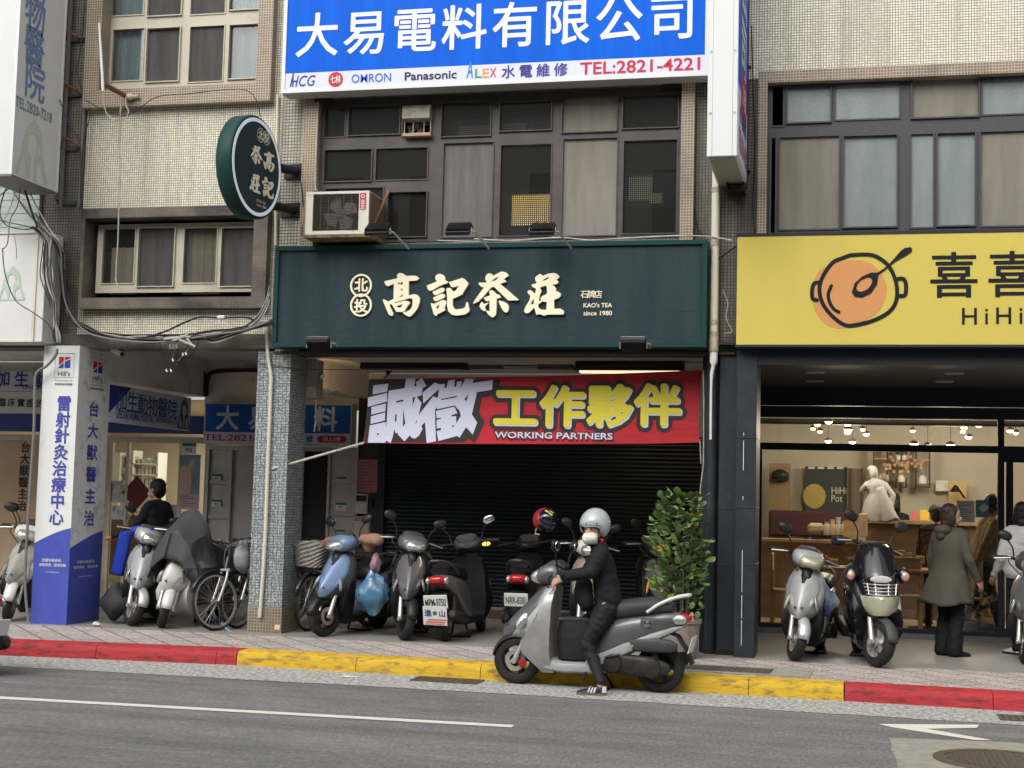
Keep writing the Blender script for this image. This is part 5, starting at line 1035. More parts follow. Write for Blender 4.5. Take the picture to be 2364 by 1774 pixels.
MB().box(x0_, x1_, 20.5, 21.1, PAVE+.02, zt_-.05).build('front', m_ct, ct); MB().box(x0_-.05, x1_+.05, 20.45, 21.15, zt_-.049, zt_).build('top', M('counter_top', (.36, .25, .15), .4), ct)
c2 = thing('counter', 'low wood condiment counter behind the silver scooter', 'counter', at(1850, 1400, 19.8)); xa_, xb_ = -1.2, at(2010, 1250, 19.8).x; zt2 = at(1850, 1246, 19.8).z
MB().box(xa_, xb_, 19.8, 20.3, PAVE+.02, zt2-.04).build('front', M('tan_wood', (.27, .185, .11), .5, col2=(.2, .135, .08), vs=2, stretch=(1, 1, 5)), c2); MB().box(xa_, xb_+.03, 19.75, 20.35, zt2-.039, zt2).build('top', M('counter_top', (.36, .25, .15), .4), c2)
# dark doorway curtain panel with the pot logo
x0, x1, z0, z1 = RC(1858, 1956, 1078, 1250, 22.3); dp = thing('door_banner', 'dark slate curtain panel with a yellow pot and the shop name in white', 'banner', (x0, 22.3, z0))
MB().box(x0, x1, 22.3, 22.32, z0, z1).build('cloth', M('slate_cloth', (.05, .06, .06), .8), dp)
b = MB(); c = at(1880, 1146, 22.29); b.ell(c, (.17, .006, .19), 24, 9); b.build('pot_print', M('dull_yellow_print', (.42, .33, .1), .8), dp)
b = MB(); b.text('HiHi', at(1937, 1133, 22.29), UX, UY, fit=(.22, .1)); b.text('Pot', at(1932, 1151, 22.29), UX, UY, fit=(.16, .1)); b.build('lettering', m_whiteface, dp)
b = MB(); 
for i in range(4): b.rc(1866+i*22, 1881+i*22, 1078, 1083, 22.29, -.01, .0)
b.build('pale_tabs', m_whiteface, dp)
b = MB(); cu_ = curtain(None, 1955, 1995, 1082, 1195, 22.25, M('brown_curtain', (.16, .12, .085), .9), .03, .14); props(cu_, 'brown gathered curtain beside the slate curtain panel', 'curtain')
MB().rc(1775, 1955, 1180, 1240, 21.5, 0, .3).build('maroon_block', M('maroon_block_face', (.06, .022, .024), .7), label='long maroon block with rounded edges behind the condiment counter', cat='bench', bevel=.03)  # plain rounded maroon block, low behind the condiment counter
MB().rc(1775, 1822, 1070, 1250, 21.8, 0, .3).build('shelf_unit', M('tan_shelf', (.25, .17, .1), .7), label='tan shelf unit against the restaurant side wall', cat='shelf')
b = MB(); b.ell(at(1801, 1099, 21.7), (.13, .08, .1)); b.rc(1776, 1820, 1107, 1110, 21.7, -.1, .1); b.build('bag', m_black, label='black bag on the tan shelf unit', cat='bag')
def wshelf(xl, xr, yt, yb, mids, label):
    Y = 22.1; t = thing('wall_shelf', label, 'wall shelf', at((xl+xr)/2, yb, Y), 0, 'black framed wall shelves in the restaurant'); b = MB()
    b.rc(xl, xl+2.5, yt, yb, Y, 0, .2); b.rc(xr-2.5, xr, yt, yb, Y, 0, .2); b.rc(xl+2.5, xr-2.5, yb-2.5, yb, Y, 0, .2); b.rc(xl+2.5, xr-2.5, yt, yt+2, Y, 0, .2); b.build('frame', m_black, t)
    b = MB(); 
    for m_ in mids: b.rc(xl+2.5, xr-2.5, m_-3, m_, Y, -.02, .22)
    b.build('board', M('oak_board', (.5, .3, .15), .6), t)
wshelf(2016, 2050, 1030, 1123, (1061, 1112), 'tall black wall shelf with oak boards near the curtain'); wshelf(2068, 2095, 1035, 1072, (1063,), 'small black wall shelf with white flower pots above the bouquet'); wshelf(2068, 2094, 1103, 1127, (1116,), 'small black wall shelf holding the flower vase'); wshelf(2114, 2148, 1030, 1126, (1064, 1115), 'tall black wall shelf with oak boards near the white notice')
def small(px, py, Y, shape, mat, name, label, cat, grp=None):
    b = MB(); c = at(px, py, Y); shape(b, c); return b.build(name, mat, smooth=True, label=label, cat=cat, group=grp)
fv = thing('flower_vase', 'cream vase with a wide bouquet of peach flowers on a wall shelf', 'vase', at(2081, 1114, 22.05)); c = at(2081, 1113, 22.05)
b = MB(); b.lathe([(.05, 0), (.06, .05), (.03, .1), (.05, .16)], c, 'z', 12); b.build('vase', m_cream, fv, smooth=True)
b = MB(); random.seed(5)
for i in range(46): a = random.uniform(0, 2*pi); r_ = random.uniform(0, 1); b.ell(c+Vector((cos(a)*r_*.32, -.05+sin(a)*.08, .26+sin(a)*r_*.13)), (.035, .03, .032), 6, 4)
b.build('flowers', M('peach_petals', (.5, .33, .2), .8, col2=(.3, .22, .12), vs=14), fv)
for px, py in ((2074, 1058), (2087, 1058)):
    t = thing('flower_pot', 'little white pot with a dark plant on the small wall shelf', 'plant pot', at(px, py, 22.05), 0, 'pots on the small wall shelf'); b = MB(); c = at(px, py, 22.05); b.lathe([(.025, -.03), (.035, .04), (.03, .04)], c, 'z', 10); b.build('pot', m_white, t); b = MB()
    for i in range(8): b.ell(c+Vector((random.uniform(-.03, .03), 0, .07+random.uniform(0, .04))), (.016, .012, .022), 6, 4)
    b.build('leaves', M('dull_leaves', (.05, .07, .03), .8), t)
small(2130, 1112, 22.05, lambda b, c: b.lathe([(.06, -.03), (.06, .05), (.02, .09)], c, 'z', 10), m_white, 'jar', 'white jar on the wall shelf near the notice', 'jar')
small(2032, 1104, 22.05, lambda b, c: [b.ell(c+Vector((.05*i-.1, 0, .03*(i % 2))), (.03, .03, .06), 8, 5) for i in range(5)], M('pale_ornament', (.42, .36, .27), .8), 'ornament', 'pale ornament on the tall wall shelf near the curtain', 'ornament')
MB().rc(2160, 2190, 1110, 1134, 22.3, 0, .01).build('paper_notice', m_whiteface, label='white paper notice on the beige restaurant wall', cat='notice')
# framed panel and desk lamp
MB().rc(2190, 2232, 1112, 1210, 22.2, 0, .03).build('framed_board', M('honey_board', (.5, .36, .17), .7), label='honey coloured board behind the black desk lamp', cat='board')
lt_ = thing('desk_lamp', 'black jointed desk lamp in front of the honey coloured board', 'lamp', at(2228, 1160, 21.9)); b = MB(); b.tube([at(2228, 1152, 21.9), at(2210, 1126, 21.9)], .014, 6); b.build('arm', m_black, lt_); b = MB(); b.lathe([(.02, .06), (.09, -.04), (.085, -.04)], at(2206, 1130, 21.9), 'z', 12, cap=False); b.build('shade', m_black, lt_)
# posters on the glass
notice(2208, 2250, 1156, 1206, YG-.01, M('white_menu_paper', (.6, .63, .62), .7), 'white menu sheet taped inside the restaurant glass', 8)
x0, x1, z0, z1 = RC(2252, 2283, 1155, 1195, YG-.012); pt = thing('poster', 'teal poster with a white diamond on the restaurant glass', 'poster', (x0, YG, z0)); MB().box(x0, x1, YG-.014, YG-.009, z0, z1).build('sheet', M('teal_print', (.06, .19, .23), .6, col2=(.12, .3, .34), vs=12), pt); b = MB(); b.prism([(-.06, 0), (0, -.05), (.07, .01), (.01, .06)], at(2270, 1174, YG-.016), UX, UY, (0, .002, 0)); b.build('diamond', m_whiteface, pt)
# things on the counters
def stand_card(xl, xr, yt, yb, Y, mat, label): MB().rc(xl, xr, yt, yb, Y, 0, .02).build('stand_card', mat, label=label, cat='sign card', group='cards on the service counter')
stand_card(2103, 2119, 1182, 1201, 20.6, M('pink_card', (.62, .16, .15), .6), 'pink card standing on the service counter'); stand_card(2124, 2144, 1178, 1201, 20.6, M('yellow_card', (.7, .45, .06), .6), 'yellow card standing on the service counter')
b = MB(); b.rc(1983, 2003, 1186, 1240, 19.9, 0, .12); b.build('dispenser', M('beige_dispenser', (.4, .3, .19), .5), bevel=.01, label='beige dispenser with a dark slot on the condiment counter', cat='dispenser')
b = MB(); b.rc(1864, 1902, 1208, 1232, 20, 0, .3); b.build('rice_cooker', M('tan_cooker', (.36, .27, .18), .5), bevel=.04, label='tan rice cooker on the condiment counter', cat='cooker')
random.seed(11)
for i, px in enumerate((1909, 1922, 1935, 1948)): 
    mt = [M('clear_jar', (.36, .38, .38), .25), M('amber_jar', (.5, .33, .16), .3)][i % 2]
    small(px, 1232, 19.95, lambda b, c: b.lathe([(.045, -.02), (.05, .1), (.03, .13), (.035, .16+.03*(i % 3))], c, 'z', 12), mt, 'condiment_jar', ['clear condiment jar beside the rice cooker', 'amber condiment jar between two clear jars', 'clear condiment jar between two amber jars', 'amber condiment jar nearest the menu card'][i], 'jar', 'jars on the condiment counter')
MB().rc(1948, 1976, 1202, 1240, 19.85, 0, .02).build('menu_card', M('wood_menu', (.45, .31, .16), .6), label='pale wood menu card standing on the condiment counter', cat='menu card')
# statue on the counter
st = MB(); c = at(2022, 1205, 20.2); Cc = lambda x, y, z: c+Vector((x, y, z))
st.lathe([(.2, 0), (.19, .12), (.16, .26), (.12, .38), (.13, .5), (.1, .56), (.04, .58)], c, 'z', 18); st.ell(Cc(-.03, -.02, .66), (.06, .07, .085)); st.tube([Cc(0, 0, .55), Cc(-.02, -.01, .62)], .035, 8); st.tube([Cc(.1, 0, .52), Cc(.22, -.05, .36), Cc(.2, -.1, .18), Cc(.3, -.1, .02)], [.05, .045, .035, .02], 8); st.tube([Cc(-.1, 0, .52), Cc(-.19, -.08, .42), Cc(-.13, -.14, .5)], [.05, .04, .03], 8); st.ell(Cc(-.05, .0, .72), (.07, .06, .045)); st.tube([Cc(.05, -.1, .45), Cc(.2, -.16, 0.02)], [.06, .1], 10)
st = remesh(st, .014, 2); st.build('statue', M('pale_statue', (.3, .3, .295), .6, bump=1., bs=16, stretch=(2, 2, .4)), smooth=True, label='pale draped statue leaning on the service counter', cat='statue')
# menu board, tables and chairs
mbd = thing('menu_board', 'dark framed menu board leaning by the counter behind the coat', 'menu board', at(2145, 1290, 19.2)); MB().rc(2121, 2170, 1222, 1289, 19.2, 0, .03).build('frame', m_black, mbd); MB().rc(2125, 2166, 1227, 1285, 19.2, -.005, -.001).build('picture', M('menu_picture', (.07, .05, .03), .5, col2=(.24, .17, .08), vs=14, ramp=(.45, .65)), mbd)
m_chair = M('pale_chair_wood', (.46, .3, .15), .5, col2=(.38, .24, .12), vs=4, stretch=(1, 1, 4))
def chair(x, y, rz, label):
    t = thing('chair', label, 'chair', (x, y, PAVE+.02), rz, 'wooden chairs in the restaurant', local=True); MB().box(-.2, .2, -.2, .2, .42, .45).build('seat', m_chair, t, bevel=.008)
    MB().box(-.2, .2, .17, .2, .68, .9).build('backrest', m_chair, t, bevel=.008)
    for sx in (-1, 1):
        for sy in (-1, 1): MB().box(sx*.18-.02, sx*.18+.02, sy*.18-.02, sy*.18+.02, 0, .419 if sy < 0 else .679).build('leg', m_chair, t)
def table(x, y, label):
    t = thing('table', label, 'table', (x, y, PAVE+.02), 0, 'wooden tables in the restaurant', local=True); MB().box(-.6, .6, -.35, .35, .71, .75).build('tabletop', m_chair, t, bevel=.006); MB().tube([(0, 0, .02), (0, 0, .709)], .04, 8).build('pedestal', m_black, t); MB().lathe([(.25, 0), (.25, .02), (.04, .03)], n=16).build('foot', m_black, t)
p = gnd(1770, 1440, .15); chair(p.x+.25, 18.7, radians(90), 'pale wood chair behind the silver scooter')
table(.05, 18.95, 'wooden table behind the silver scooter'); table(1.05, 19.0, 'wooden table behind the black scooter'); chair(.75, 18.55, 0, 'pale wood chair near the black scooter'); chair(1.45, 18.5, radians(180), 'pale wood chair behind the olive coat'); chair(.45, 19.6, radians(180), 'pale wood chair against the condiment counter')
for i, (px, py) in enumerate(((1905, 1298), (1925, 1302), (2080, 1282), (2095, 1288), (2110, 1300), (2125, 1295))):
    small(px, py, 18.9, lambda b, c: b.box(c.x-.05, c.x+.05, c.y-.05, c.y+.05, c.z-.04, c.z+.06), [M('tissue_box', (.5, .36, .18), .6), M('paper_pile', (.55, .42, .24), .7)][i % 2], 'tissue_box', ['box on the table at the small red pot', 'paper box beside the table edge near the silver scooter', 'tan box on the table by the counter end', 'paper pile on the table by the counter end', 'tan box nearest the menu board on the table', 'paper pile nearest the menu board on the table'][i], 'box', 'boxes on the restaurant tables')
small(1893, 1288, 18.8, lambda b, c: b.ell(c, (.1, .08, .06)), M('red_pot', (.25, .02, .025), .4), 'pot', 'small red pot on the table beside the silver scooter mirror', 'pot')
# potted plants by the glass
for k, (px, py) in enumerate(((2242, 1468), (2274, 1470))):
    c = gnd(px, py, .15); c.y = 18.15; t = thing('potted_plant', ['leafy plant in a grey pot inside the glass, behind the coat', 'leafy plant in a grey pot inside the glass by the door post'][k], 'plant', c, 0, 'potted plants inside the glass', local=True); MB().lathe([(.08, 0), (.11, .17), (.1, .17)], n=14).build('pot', M('slate_pot', (.08, .1, .12), .6), t); b = MB(); random.seed(k)
    for i in range(26):
        a = random.uniform(0, 2*pi); r_ = random.uniform(.02, .15); z = random.uniform(.22, .48); p = Vector((r_*cos(a), r_*sin(a), z)); d = Vector((cos(a), sin(a), .5)).normalized(); s_ = d.cross(Vector((0, 0, 1))).normalized()*.035; b.add([p, p+d*.05+s_, p+d*.12, p+d*.05-s_], [(0, 1, 2, 3)])
    b.build('leaves', M('indoor_leaves', (.03, .06, .035), .5), t)
# lamps: spotlights on the tracks
m_lamp = M('lamp_glow', (1, .78, .38), .5, emit=8.)
LAMPS = [(1887, 980, 1), (1877, 989, 0), (1893, 996, 0), (1913, 974, 2), (1957, 980, 1), (1958, 992, 2), (1957, 998, 1), (1912, 1018, 1), (1968, 1020, 1), (1992, 991, 0), (2000, 1002, 1), (2046, 976, 1), (2107, 994, 0), (2110, 1025, 2), (2142, 1028, 1), (2195, 1027, 2), (2226, 987, 1), (2223, 996, 0), (2236, 1009, 1), (2260, 982, 1), (2332, 994, 1), (2345, 999, 0)]
for i, (px, py, s_) in enumerate(LAMPS):
    Yl = 19.2 if s_ == 2 else (20.2 if s_ == 1 else 21.2); c = at(px, py, Yl); r_ = (.036, .043, .052)[s_]
    t = thing('spotlight', 'glowing warm spotlight in the cluster on the restaurant ceiling tracks', 'lamp', c, 0, 'spotlights on the restaurant ceiling tracks')
    b = MB(); b.lathe([(r_*1.15, 0), (r_*1.1, .03), (.015, .045)], c, 'z', 12); b.tube([c+Vector((0, 0, .04)), Vector((c.x, c.y, 3.3))], .004, 5); b.build('housing', m_black, t)
    b = MB(); b.ell(c+Vector((0, 0, -.004)), (r_, r_, .03), 12, 7); b.build('bulb', m_lamp, t)
for x, y in ((.0, 19.6), (1.4, 20.2), (2.8, 19.6)):
    L = bpy.data.lights.new('ceiling_spot_light', 'POINT'); L.energy = 55; L.shadow_soft_size = .25; L.color = (1, .88, .7); lo = bpy.data.objects.new('ceiling_spot_light', L); C.objects.link(lo); lo.location = (x, y, 2.6)
# downlights of the arcade ceiling
zc_ = zbm+.04
for px, py, lab in ((1883, 860, 'round downlight in the dark arcade ceiling, nearer the street edge by the pillar'), (1882, 880, 'round downlight in the dark arcade ceiling, further back by the pillar'), (2203, 862, 'round downlight in the dark arcade ceiling above the olive coat'), (2180, 881, 'round downlight further back in the dark ceiling above the olive coat')):
    c = gnd(px, py, zc_); c.z = zc_; t = thing('downlight', lab, 'ceiling light', c, 0, 'downlights in the dark arcade ceiling'); b = MB(); b.lathe([(.1, 0), (.1, -.008), (.085, -.01), (.08, 0)], c, 'z', 24, cap=False); b.build('ring', m_whiteface, t); b = MB(); b.lathe([(.08, -.004), (.001, -.004)], c, 'z', 20); b.build('diffuser', M('dull_diffuser', (.3, .27, .21), .5), t)
# ================================================================ scooters and bicycles
def paint(name, c, rough=.28, metal=.0, dirt=None, coat=.6): return M(name, c, rough, metal, col2=dirt or tuple(x*.86 for x in c), vs=5, ramp=(.5, .75), coat=coat)
m_silver = paint('silver_paint', (.5, .51, .51), .32, .35, (.36, .36, .35)); m_silver2 = paint('worn_silver_paint', (.44, .445, .435), .36, .35, (.28, .28, .27), .3)
m_shield = M('scuffed_grey_plastic', (.29, .29, .285), .48, col2=(.2, .2, .195), vs=5); m_dsilver = paint('dark_grey_paint', (.115, .117, .12), .32, .3)
m_bluep = paint('steel_blue_paint', (.2, .29, .46), .3, .3, (.17, .25, .4)); m_greyp = paint('graphite_paint', (.15, .15, .155), .3, .4); m_blackp = paint('gloss_black_paint', (.012, .012, .014), .15); m_whitep = paint('ivory_paint', (.6, .6, .56), .35, 0, (.4, .39, .36)); m_goldp = paint('champagne_paint', (.4, .35, .28), .35, .3)
m_plas = M('dark_plastic', (.011, .011, .012), .42, col2=(.02, .0195, .019), vs=7); m_gplas = M('grey_plastic', (.04, .04, .041), .5, col2=(.058, .058, .058), vs=6)
m_vinyl = M('black_vinyl', (.011, .011, .012), .4, bump=.1, bs=120); m_gvinyl = M('worn_grey_vinyl', (.035, .035, .036), .55, col2=(.05, .05, .051), vs=4)
m_rim = M('alloy_rim', (.5, .5, .48), .35, .6, col2=(.34, .33, .31), vs=9); m_dkrim = M('black_rim', (.02, .02, .021), .4, .3); m_eng = M('engine_metal', (.045, .044, .042), .5, .4, col2=(.025, .024, .022), vs=9)
m_fork = M('fork_metal', (.5, .5, .46), .35, .6); m_chrome = M('chrome', (.6, .6, .6), .12, 1.); m_mglass = M('mirror_silver', (.75, .78, .8), .05, 1.)
m_lens = M('clear_lens', (.55, .57, .56), .16, .7, spec=.9, coat=1., bump=1., bs=26); m_lensy = M('yellowed_lens', (.5, .5, .36), .2, .35, spec=.8, coat=.8, bump=.8, bs=24); m_tail = M('red_lens', (.4, .008, .012), .15, coat=.8); m_amber = M('amber_lens', (.7, .28, .06), .2, coat=.6)
m_amberl = M('lit_amber', (1., .55, .1), .3, emit=1.2)
def wheel_parts(parent, name, c, r, w_, rimmat, m=None, disc=True, spokes=5, gold=False):
    root = MB(); root.m = m; R_ = r
    prof = [(R_*.62, -w_*.43), (R_*.78, -w_*.5), (R_*.92, -w_*.44), (R_*.985, -w_*.22), (R_, 0), (R_*.985, w_*.22), (R_*.92, w_*.44), (R_*.78, w_*.5), (R_*.62, w_*.43)]
    root.lathe(prof, c, 'y', 36, cap=False); t = root.build(name, m_rubber, parent, smooth=True, ang=60)
    b = MB(); b.m = m; b.lathe([(R_*.66, -w_*.4), (R_*.6, -w_*.36), (R_*.57, 0), (R_*.6, w_*.36), (R_*.66, w_*.4)], c, 'y', 32, cap=False); b.lathe([(R_*.2, -w_*.5), (R_*.22, 0), (R_*.2, w_*.5)], c, 'y', 14)
    C_ = Vector(c)
    for k in range(spokes):
        a = 2*pi*k/spokes+.3; rs = []
        for q in range(5):
            rr = R_*(.14+.47*q/4); aa = a+.35*(q/4)**1.5; ww = R_*(.13-.05*q/4); d = Vector((cos(aa), 0, sin(aa))); n = Vector((-sin(aa), 0, cos(aa)))
            rs.append([C_+d*rr+n*ww*sx+Vector((0, sy*w_*.2, 0)) for sx, sy in ((-1, -1), (1, -1), (1, 1), (-1, 1))])
        b.rings(rs)
    b.build('rim', rimmat, t, smooth=True)
    if disc:
        b = MB(); b.m = m; b.lathe([(R_*.44, w_*.56), (R_*.44, w_*.62), (R_*.25, w_*.62), (R_*.25, w_*.56), (R_*.44, w_*.56)], c, 'y', 28, cap=False); b.build('brake_disc', M('brake_disc_gold', (.42, .26, .2), .4, .5) if gold else m_rim, t)
    return t
def apron(rows, nb=5):
    """rows: z, xf centre, x side, half width, x back, exponent"""
    rs = []
    for z, xf, xsd, hw, xb, pw in rows:
        ring = [(xf-(xf-xsd)*abs(u)**pw, hw*u, z) for u in [-1+i/6 for i in range(13)]]
        ring += [(xb, hw*.96*(1-2*i/(nb-1)), z) for i in range(nb)]; rs.append(ring)
    return rs
def scooter(label, contact, theta, group='scooters parked in the arcade', body=m_silver, panel=None, lower=m_plas, fender=None, seat=m_vinyl, rim=m_rim, steer=0., lean=0., front=True, maxi=False, plate=None, mirrors=True, lens=m_lens, rack=None, gold=False, tail=None, cowl=None, side=None, sc=1., disc=True, lit_amber=False, pads=None, nofloor=False, mirror_rot=0.):
    th = radians(theta); c = Vector(contact); off = .65 if front else -.65
    t = thing('scooter', label, 'scooter', c-Vector((cos(th), sin(th), 0))*off*sc, th, group, local=True); t.rotation_euler = (radians(lean), 0, th); t.scale = (sc, sc, sc)
    panel = panel or body; fender = fender or body; tail = tail or body; cowl = cowl or body; side = side or body
    axd = Vector((-.42, 0, .9)).normalized(); p0 = Vector((.38, 0, .85)); S_ = Matrix.Translation(p0) @ Matrix.Rotation(radians(steer), 4, axd) @ Matrix.Translation(-p0)
    wheel_parts(t, 'front_wheel', (.65, 0, .215), .215, .1, rim, S_, disc, gold=gold); wheel_parts(t, 'rear_wheel', (-.65, 0, .215), .215, .105, rim, None, False)
    b = MB(); b.m = S_
    for sy in (-1, 1): b.tube([(.655, sy*.078, .2), (.53, sy*.078, .46), (.5, sy*.06, .56)], [.026, .024, .016], 10); b.lathe([(.026, -.012), (.026, .012)], (.652, sy*.09, .213), 'y', 10)
    b.box(.47, .53, -.08, .08, .53, .57); b.build('fork', m_fork, t, smooth=True)
    b = MB(); b.m = S_; b.tube(smooth_path([(.6, .1, .26), (.56, .1, .36), (.5, .085, .5)], 4), .006, 5); b.build('brake_hose', m_cable, t)
    b = MB(); b.m = S_; rs = []                                     # mudguard hugging the tyre
    for i in range(13):
        a = radians(8+i*(128/12)); rr = .236; w_ = .062*(1-.55*max(0, (abs(i-5)-3)/6)); ring = []
        for k in range(7): u = -1+k/3; ring.append((.65+cos(a)*(rr-.03*u*u), w_*u, .215+sin(a)*(rr-.035*u*u)))
        rs.append(ring)
    b.rings(rs, cap=False, closed=False); b.build('front_mudguard', fender, t, smooth=True, solid=.008)
    if maxi:
        nose = [(.42, .64, .46, .13, .3, 2), (.46, .70, .47, .17, .3, 2), (.55, .73, .45, .2, .3, 2), (.66, .70, .42, .215, .3, 2.2), (.78, .63, .38, .215, .28, 2.2), (.9, .54, .33, .2, .26, 2.2), (1.0, .44, .28, .17, .24, 2.4), (1.08, .36, .24, .12, .22, 2.4)]
    else:
        nose = [(.395, .66, .50, .06, .36, 1.5), (.43, .765, .505, .115, .33, 1.3), (.48, .785, .485, .16, .32, 1.3), (.58, .71, .435, .19, .31, 1.35), (.70, .595, .385, .2, .30, 1.4), (.80, .495, .345, .175, .29, 1.6), (.88, .42, .31, .13, .28, 1.8), (.905, .39, .30, .095, .28, 2)]
    b = MB(); b.rings(apron(nose)); b.build('front_apron', body, t, smooth=True, ang=50)
    if not maxi:
        pr = [(z, xf+.01, xf-(xf-xs_)*(.66*k)**pw+.008, hw*.66*k, xb+.05, pw) for (z, xf, xs_, hw, xb, pw), k in zip(nose[1:-1], (.5, .8, 1.05, 1.2, 1.2, 1.1))]
        b = MB(); b.rings(apron(pr)); b.build('front_panel', panel, t, smooth=True, ang=50)
        b = MB(); b.rings(apron([(.76, .55, .43, .075, .36, 1.6), (.83, .487, .385, .085, .34, 1.8), (.91, .41, .33, .08, .3, 2)])); b.build('horn_cover', m_plas, t, smooth=True)
        for sy in (-1, 1):
            b = MB(); b.ell((.572, sy*.145, .57), (.04, .018, .085), 10, 7, rot=Matrix.Rotation(radians(-30), 3, 'Y') @ Matrix.Rotation(radians(sy*12), 3, 'X')); b.build('indicator', lens if sy < 0 else m_lens, t, smooth=True)
        b = MB()
        for sy in (-1, 1): b.lathe([(.012, 0), (.014, .012)], (.742, sy*.035, .53), 'x', 8)
        b.build('bolts', m_gplas, t)
    ls = [(.13, .40, .38, .13, .28, 2), (.2, .47, .45, .165, .30, 2), (.3, .47, .56, .19, .31, 2), (.4, .47, .57, .2, .31, 2), (.5, .47, .5, .195, .31, 2), (.7, .42, .40, .19, .30, 2), (.84, .36, .32, .16, .28, 2), (.88, .33, .3, .12, .27, 2)]
    if maxi: ls = [(z, a_, b_2, h_*1.1, x_, p_) for z, a_, b_2, h_, x_, p_ in ls]
    b = MB(); b.rings(apron(ls)); b.build('leg_shield', lower, t, smooth=True, ang=50)
    b = MB(); b.sect([(-.2, .15, .26, .13), (-.05, .13, .25, .15), (.2, .125, .245, .155), (.36, .14, .27, .16), (.43, .2, .3, .12)]); b.build('floorboard', lower if not nofloor else body, t, smooth=True)
    b = MB(); b.sect([(-.05, .2, .3, .13), (-.1, .17, .46, .148), (-.18, .2, .58, .16), (-.28, .27, .65, .168), (-.42, .36, .67, .17), (-.56, .45, .69, .16), (-.7, .53, .71, .135), (-.82, .58, .705, .095), (-.88, .62, .69, .05)], p=.62); b.build('body_panel', side, t, smooth=True, ang=50)
    b = MB(); b.sect([(-.5, .55, .66, .169), (-.62, .58, .67, .158), (-.74, .6, .67, .13), (-.83, .62, .66, .1)], p=.6); b.build('side_trim', tail, t, smooth=True)
    b = MB(); b.sect([(-.12, .60, .66, .1), (-.17, .60, .73, .135), (-.25, .61, .785, .15), (-.36, .625, .80, .155), (-.46, .64, .815, .155), (-.58, .66, .83, .15), (-.68, .68, .82, .13), (-.76, .70, .78, .09)], p=.7); b.build('seat', seat, t, smooth=True)
    b = MB(); R0 = rack or m_gplas
    for sy in (-1, 1): b.tube(smooth_path([(-.55, sy*.14, .70), (-.65, sy*.135, .77), (-.78, sy*.1, .83), (-.9, sy*.04, .855)], 3), .016, 8)
    b.tube([(-.9, -.045, .855), (-.9, .045, .855)], .016, 8); b.build('grab_rail', R0, t, smooth=True)
    b = MB(); b.sect([(-.80, .59, .70, .105), (-.86, .6, .70, .095), (-.90, .62, .69, .07), (-.915, .64, .67, .04)], p=.6); b.build('tail_light', m_tail, t, smooth=True)
    for sy in (-1, 1): b = MB(); b.ell((-.83, sy*.1, .645), (.065, .03, .045)); b.build('rear_indicator', m_lens, t, smooth=True)
    b = MB(); rs = []
    for x, z, w_ in ((-.7, .53, .09), (-.8, .5, .085), (-.87, .4, .08), (-.93, .26, .075)): rs.append([(x, -w_, z), (x-.02, 0, z+.01), (x, w_, z)])
    b.rings(rs, cap=False, closed=False); b.build('rear_mudguard', m_plas, t, smooth=True, solid=.008)
    if plate is not None:
        PM = Matrix.Translation((-.93, 0, .43)) @ Matrix.Rotation(radians(-16), 4, 'Y')
        b = MB(); b.m = PM; b.box(-.004, .004, -.13, .13, -.075, .075); pl = b.build('licence_plate', m_plw, t, bevel=.003)
        if plate:
            b = MB(); b.m = PM; b.text(plate, (-.0065, 0, -.004), (0, -1, 0), (0, 0, 1), fit=(.225, .082), offset=.014); b.build('lettering', M('plate_green_letters', (.02, .045, .04), .6), pl)
    b = MB()
    for k, (xs_, z0, z1, hw, sh) in enumerate(()): pass
    b.sect([(-.1, .2, .3, .045, .1), (-.2, .16, .34, .055, .105), (-.4, .15, .33, .06, .115), (-.6, .14, .32, .06, .12), (-.72, .17, .28, .045, .12), (-.76, .2, .25, .03, .12)], p=.6)
    for x, z, r_ in ((-.26, .25, .085), (-.6, .225, .092)): b.lathe([(r_, .15), (r_*.9, .185), (r_*.5, .195), (.001, .195)], (x, 0, z), 'y', 20)
    b.tube([(-.2, .19, .3), (-.33, .2, .33)], .012, 6); b.build('engine_case', m_eng, t, smooth=True)
    b = MB(); b.sect([(-.3, .37, .43, .03, .12), (-.42, .36, .47, .045, .125), (-.6, .355, .49, .05, .13), (-.76, .36, .47, .045, .13), (-.82, .38, .44, .025, .13)], p=.6); b.build('air_box', m_gplas, t, smooth=True)
    b = MB(); b.tube([(-.05, -.08, .18), (-.25, -.12, .19), (-.38, -.14, .21)], .02, 8); b.tube([(-.38, -.145, .215), (-.44, -.15, .225), (-.84, -.155, .29), (-.88, -.155, .3)], [.03, .058, .062, .035], 12); b.build('exhaust', m_eng, t, smooth=True)
    b = MB()
    for sy in (-1, 1): b.tube([(-.64, sy*.1, .26), (-.56, sy*.1, .58)], .028, 8)
    b.build('shock_absorber', m_eng, t, smooth=True)
    b = MB()
    for sy in (-1, 1): b.tube([(-.12, sy*.06, .17), (-.2, sy*.14, .01)], .012, 6)
    b.tube([(-.2, -.15, .012), (-.2, .15, .012)], .012, 6); b.tube([(-.02, .13, .16), (.02, .17, .06)], .01, 6); b.build('stand', m_plas, t)
    # steering head
    b = MB(); b.m = S_
    b.tube([(.45, 0, .78), (.36, 0, .96)], .055, 12); b.build('steering_column', m_plas, t, smooth=True)
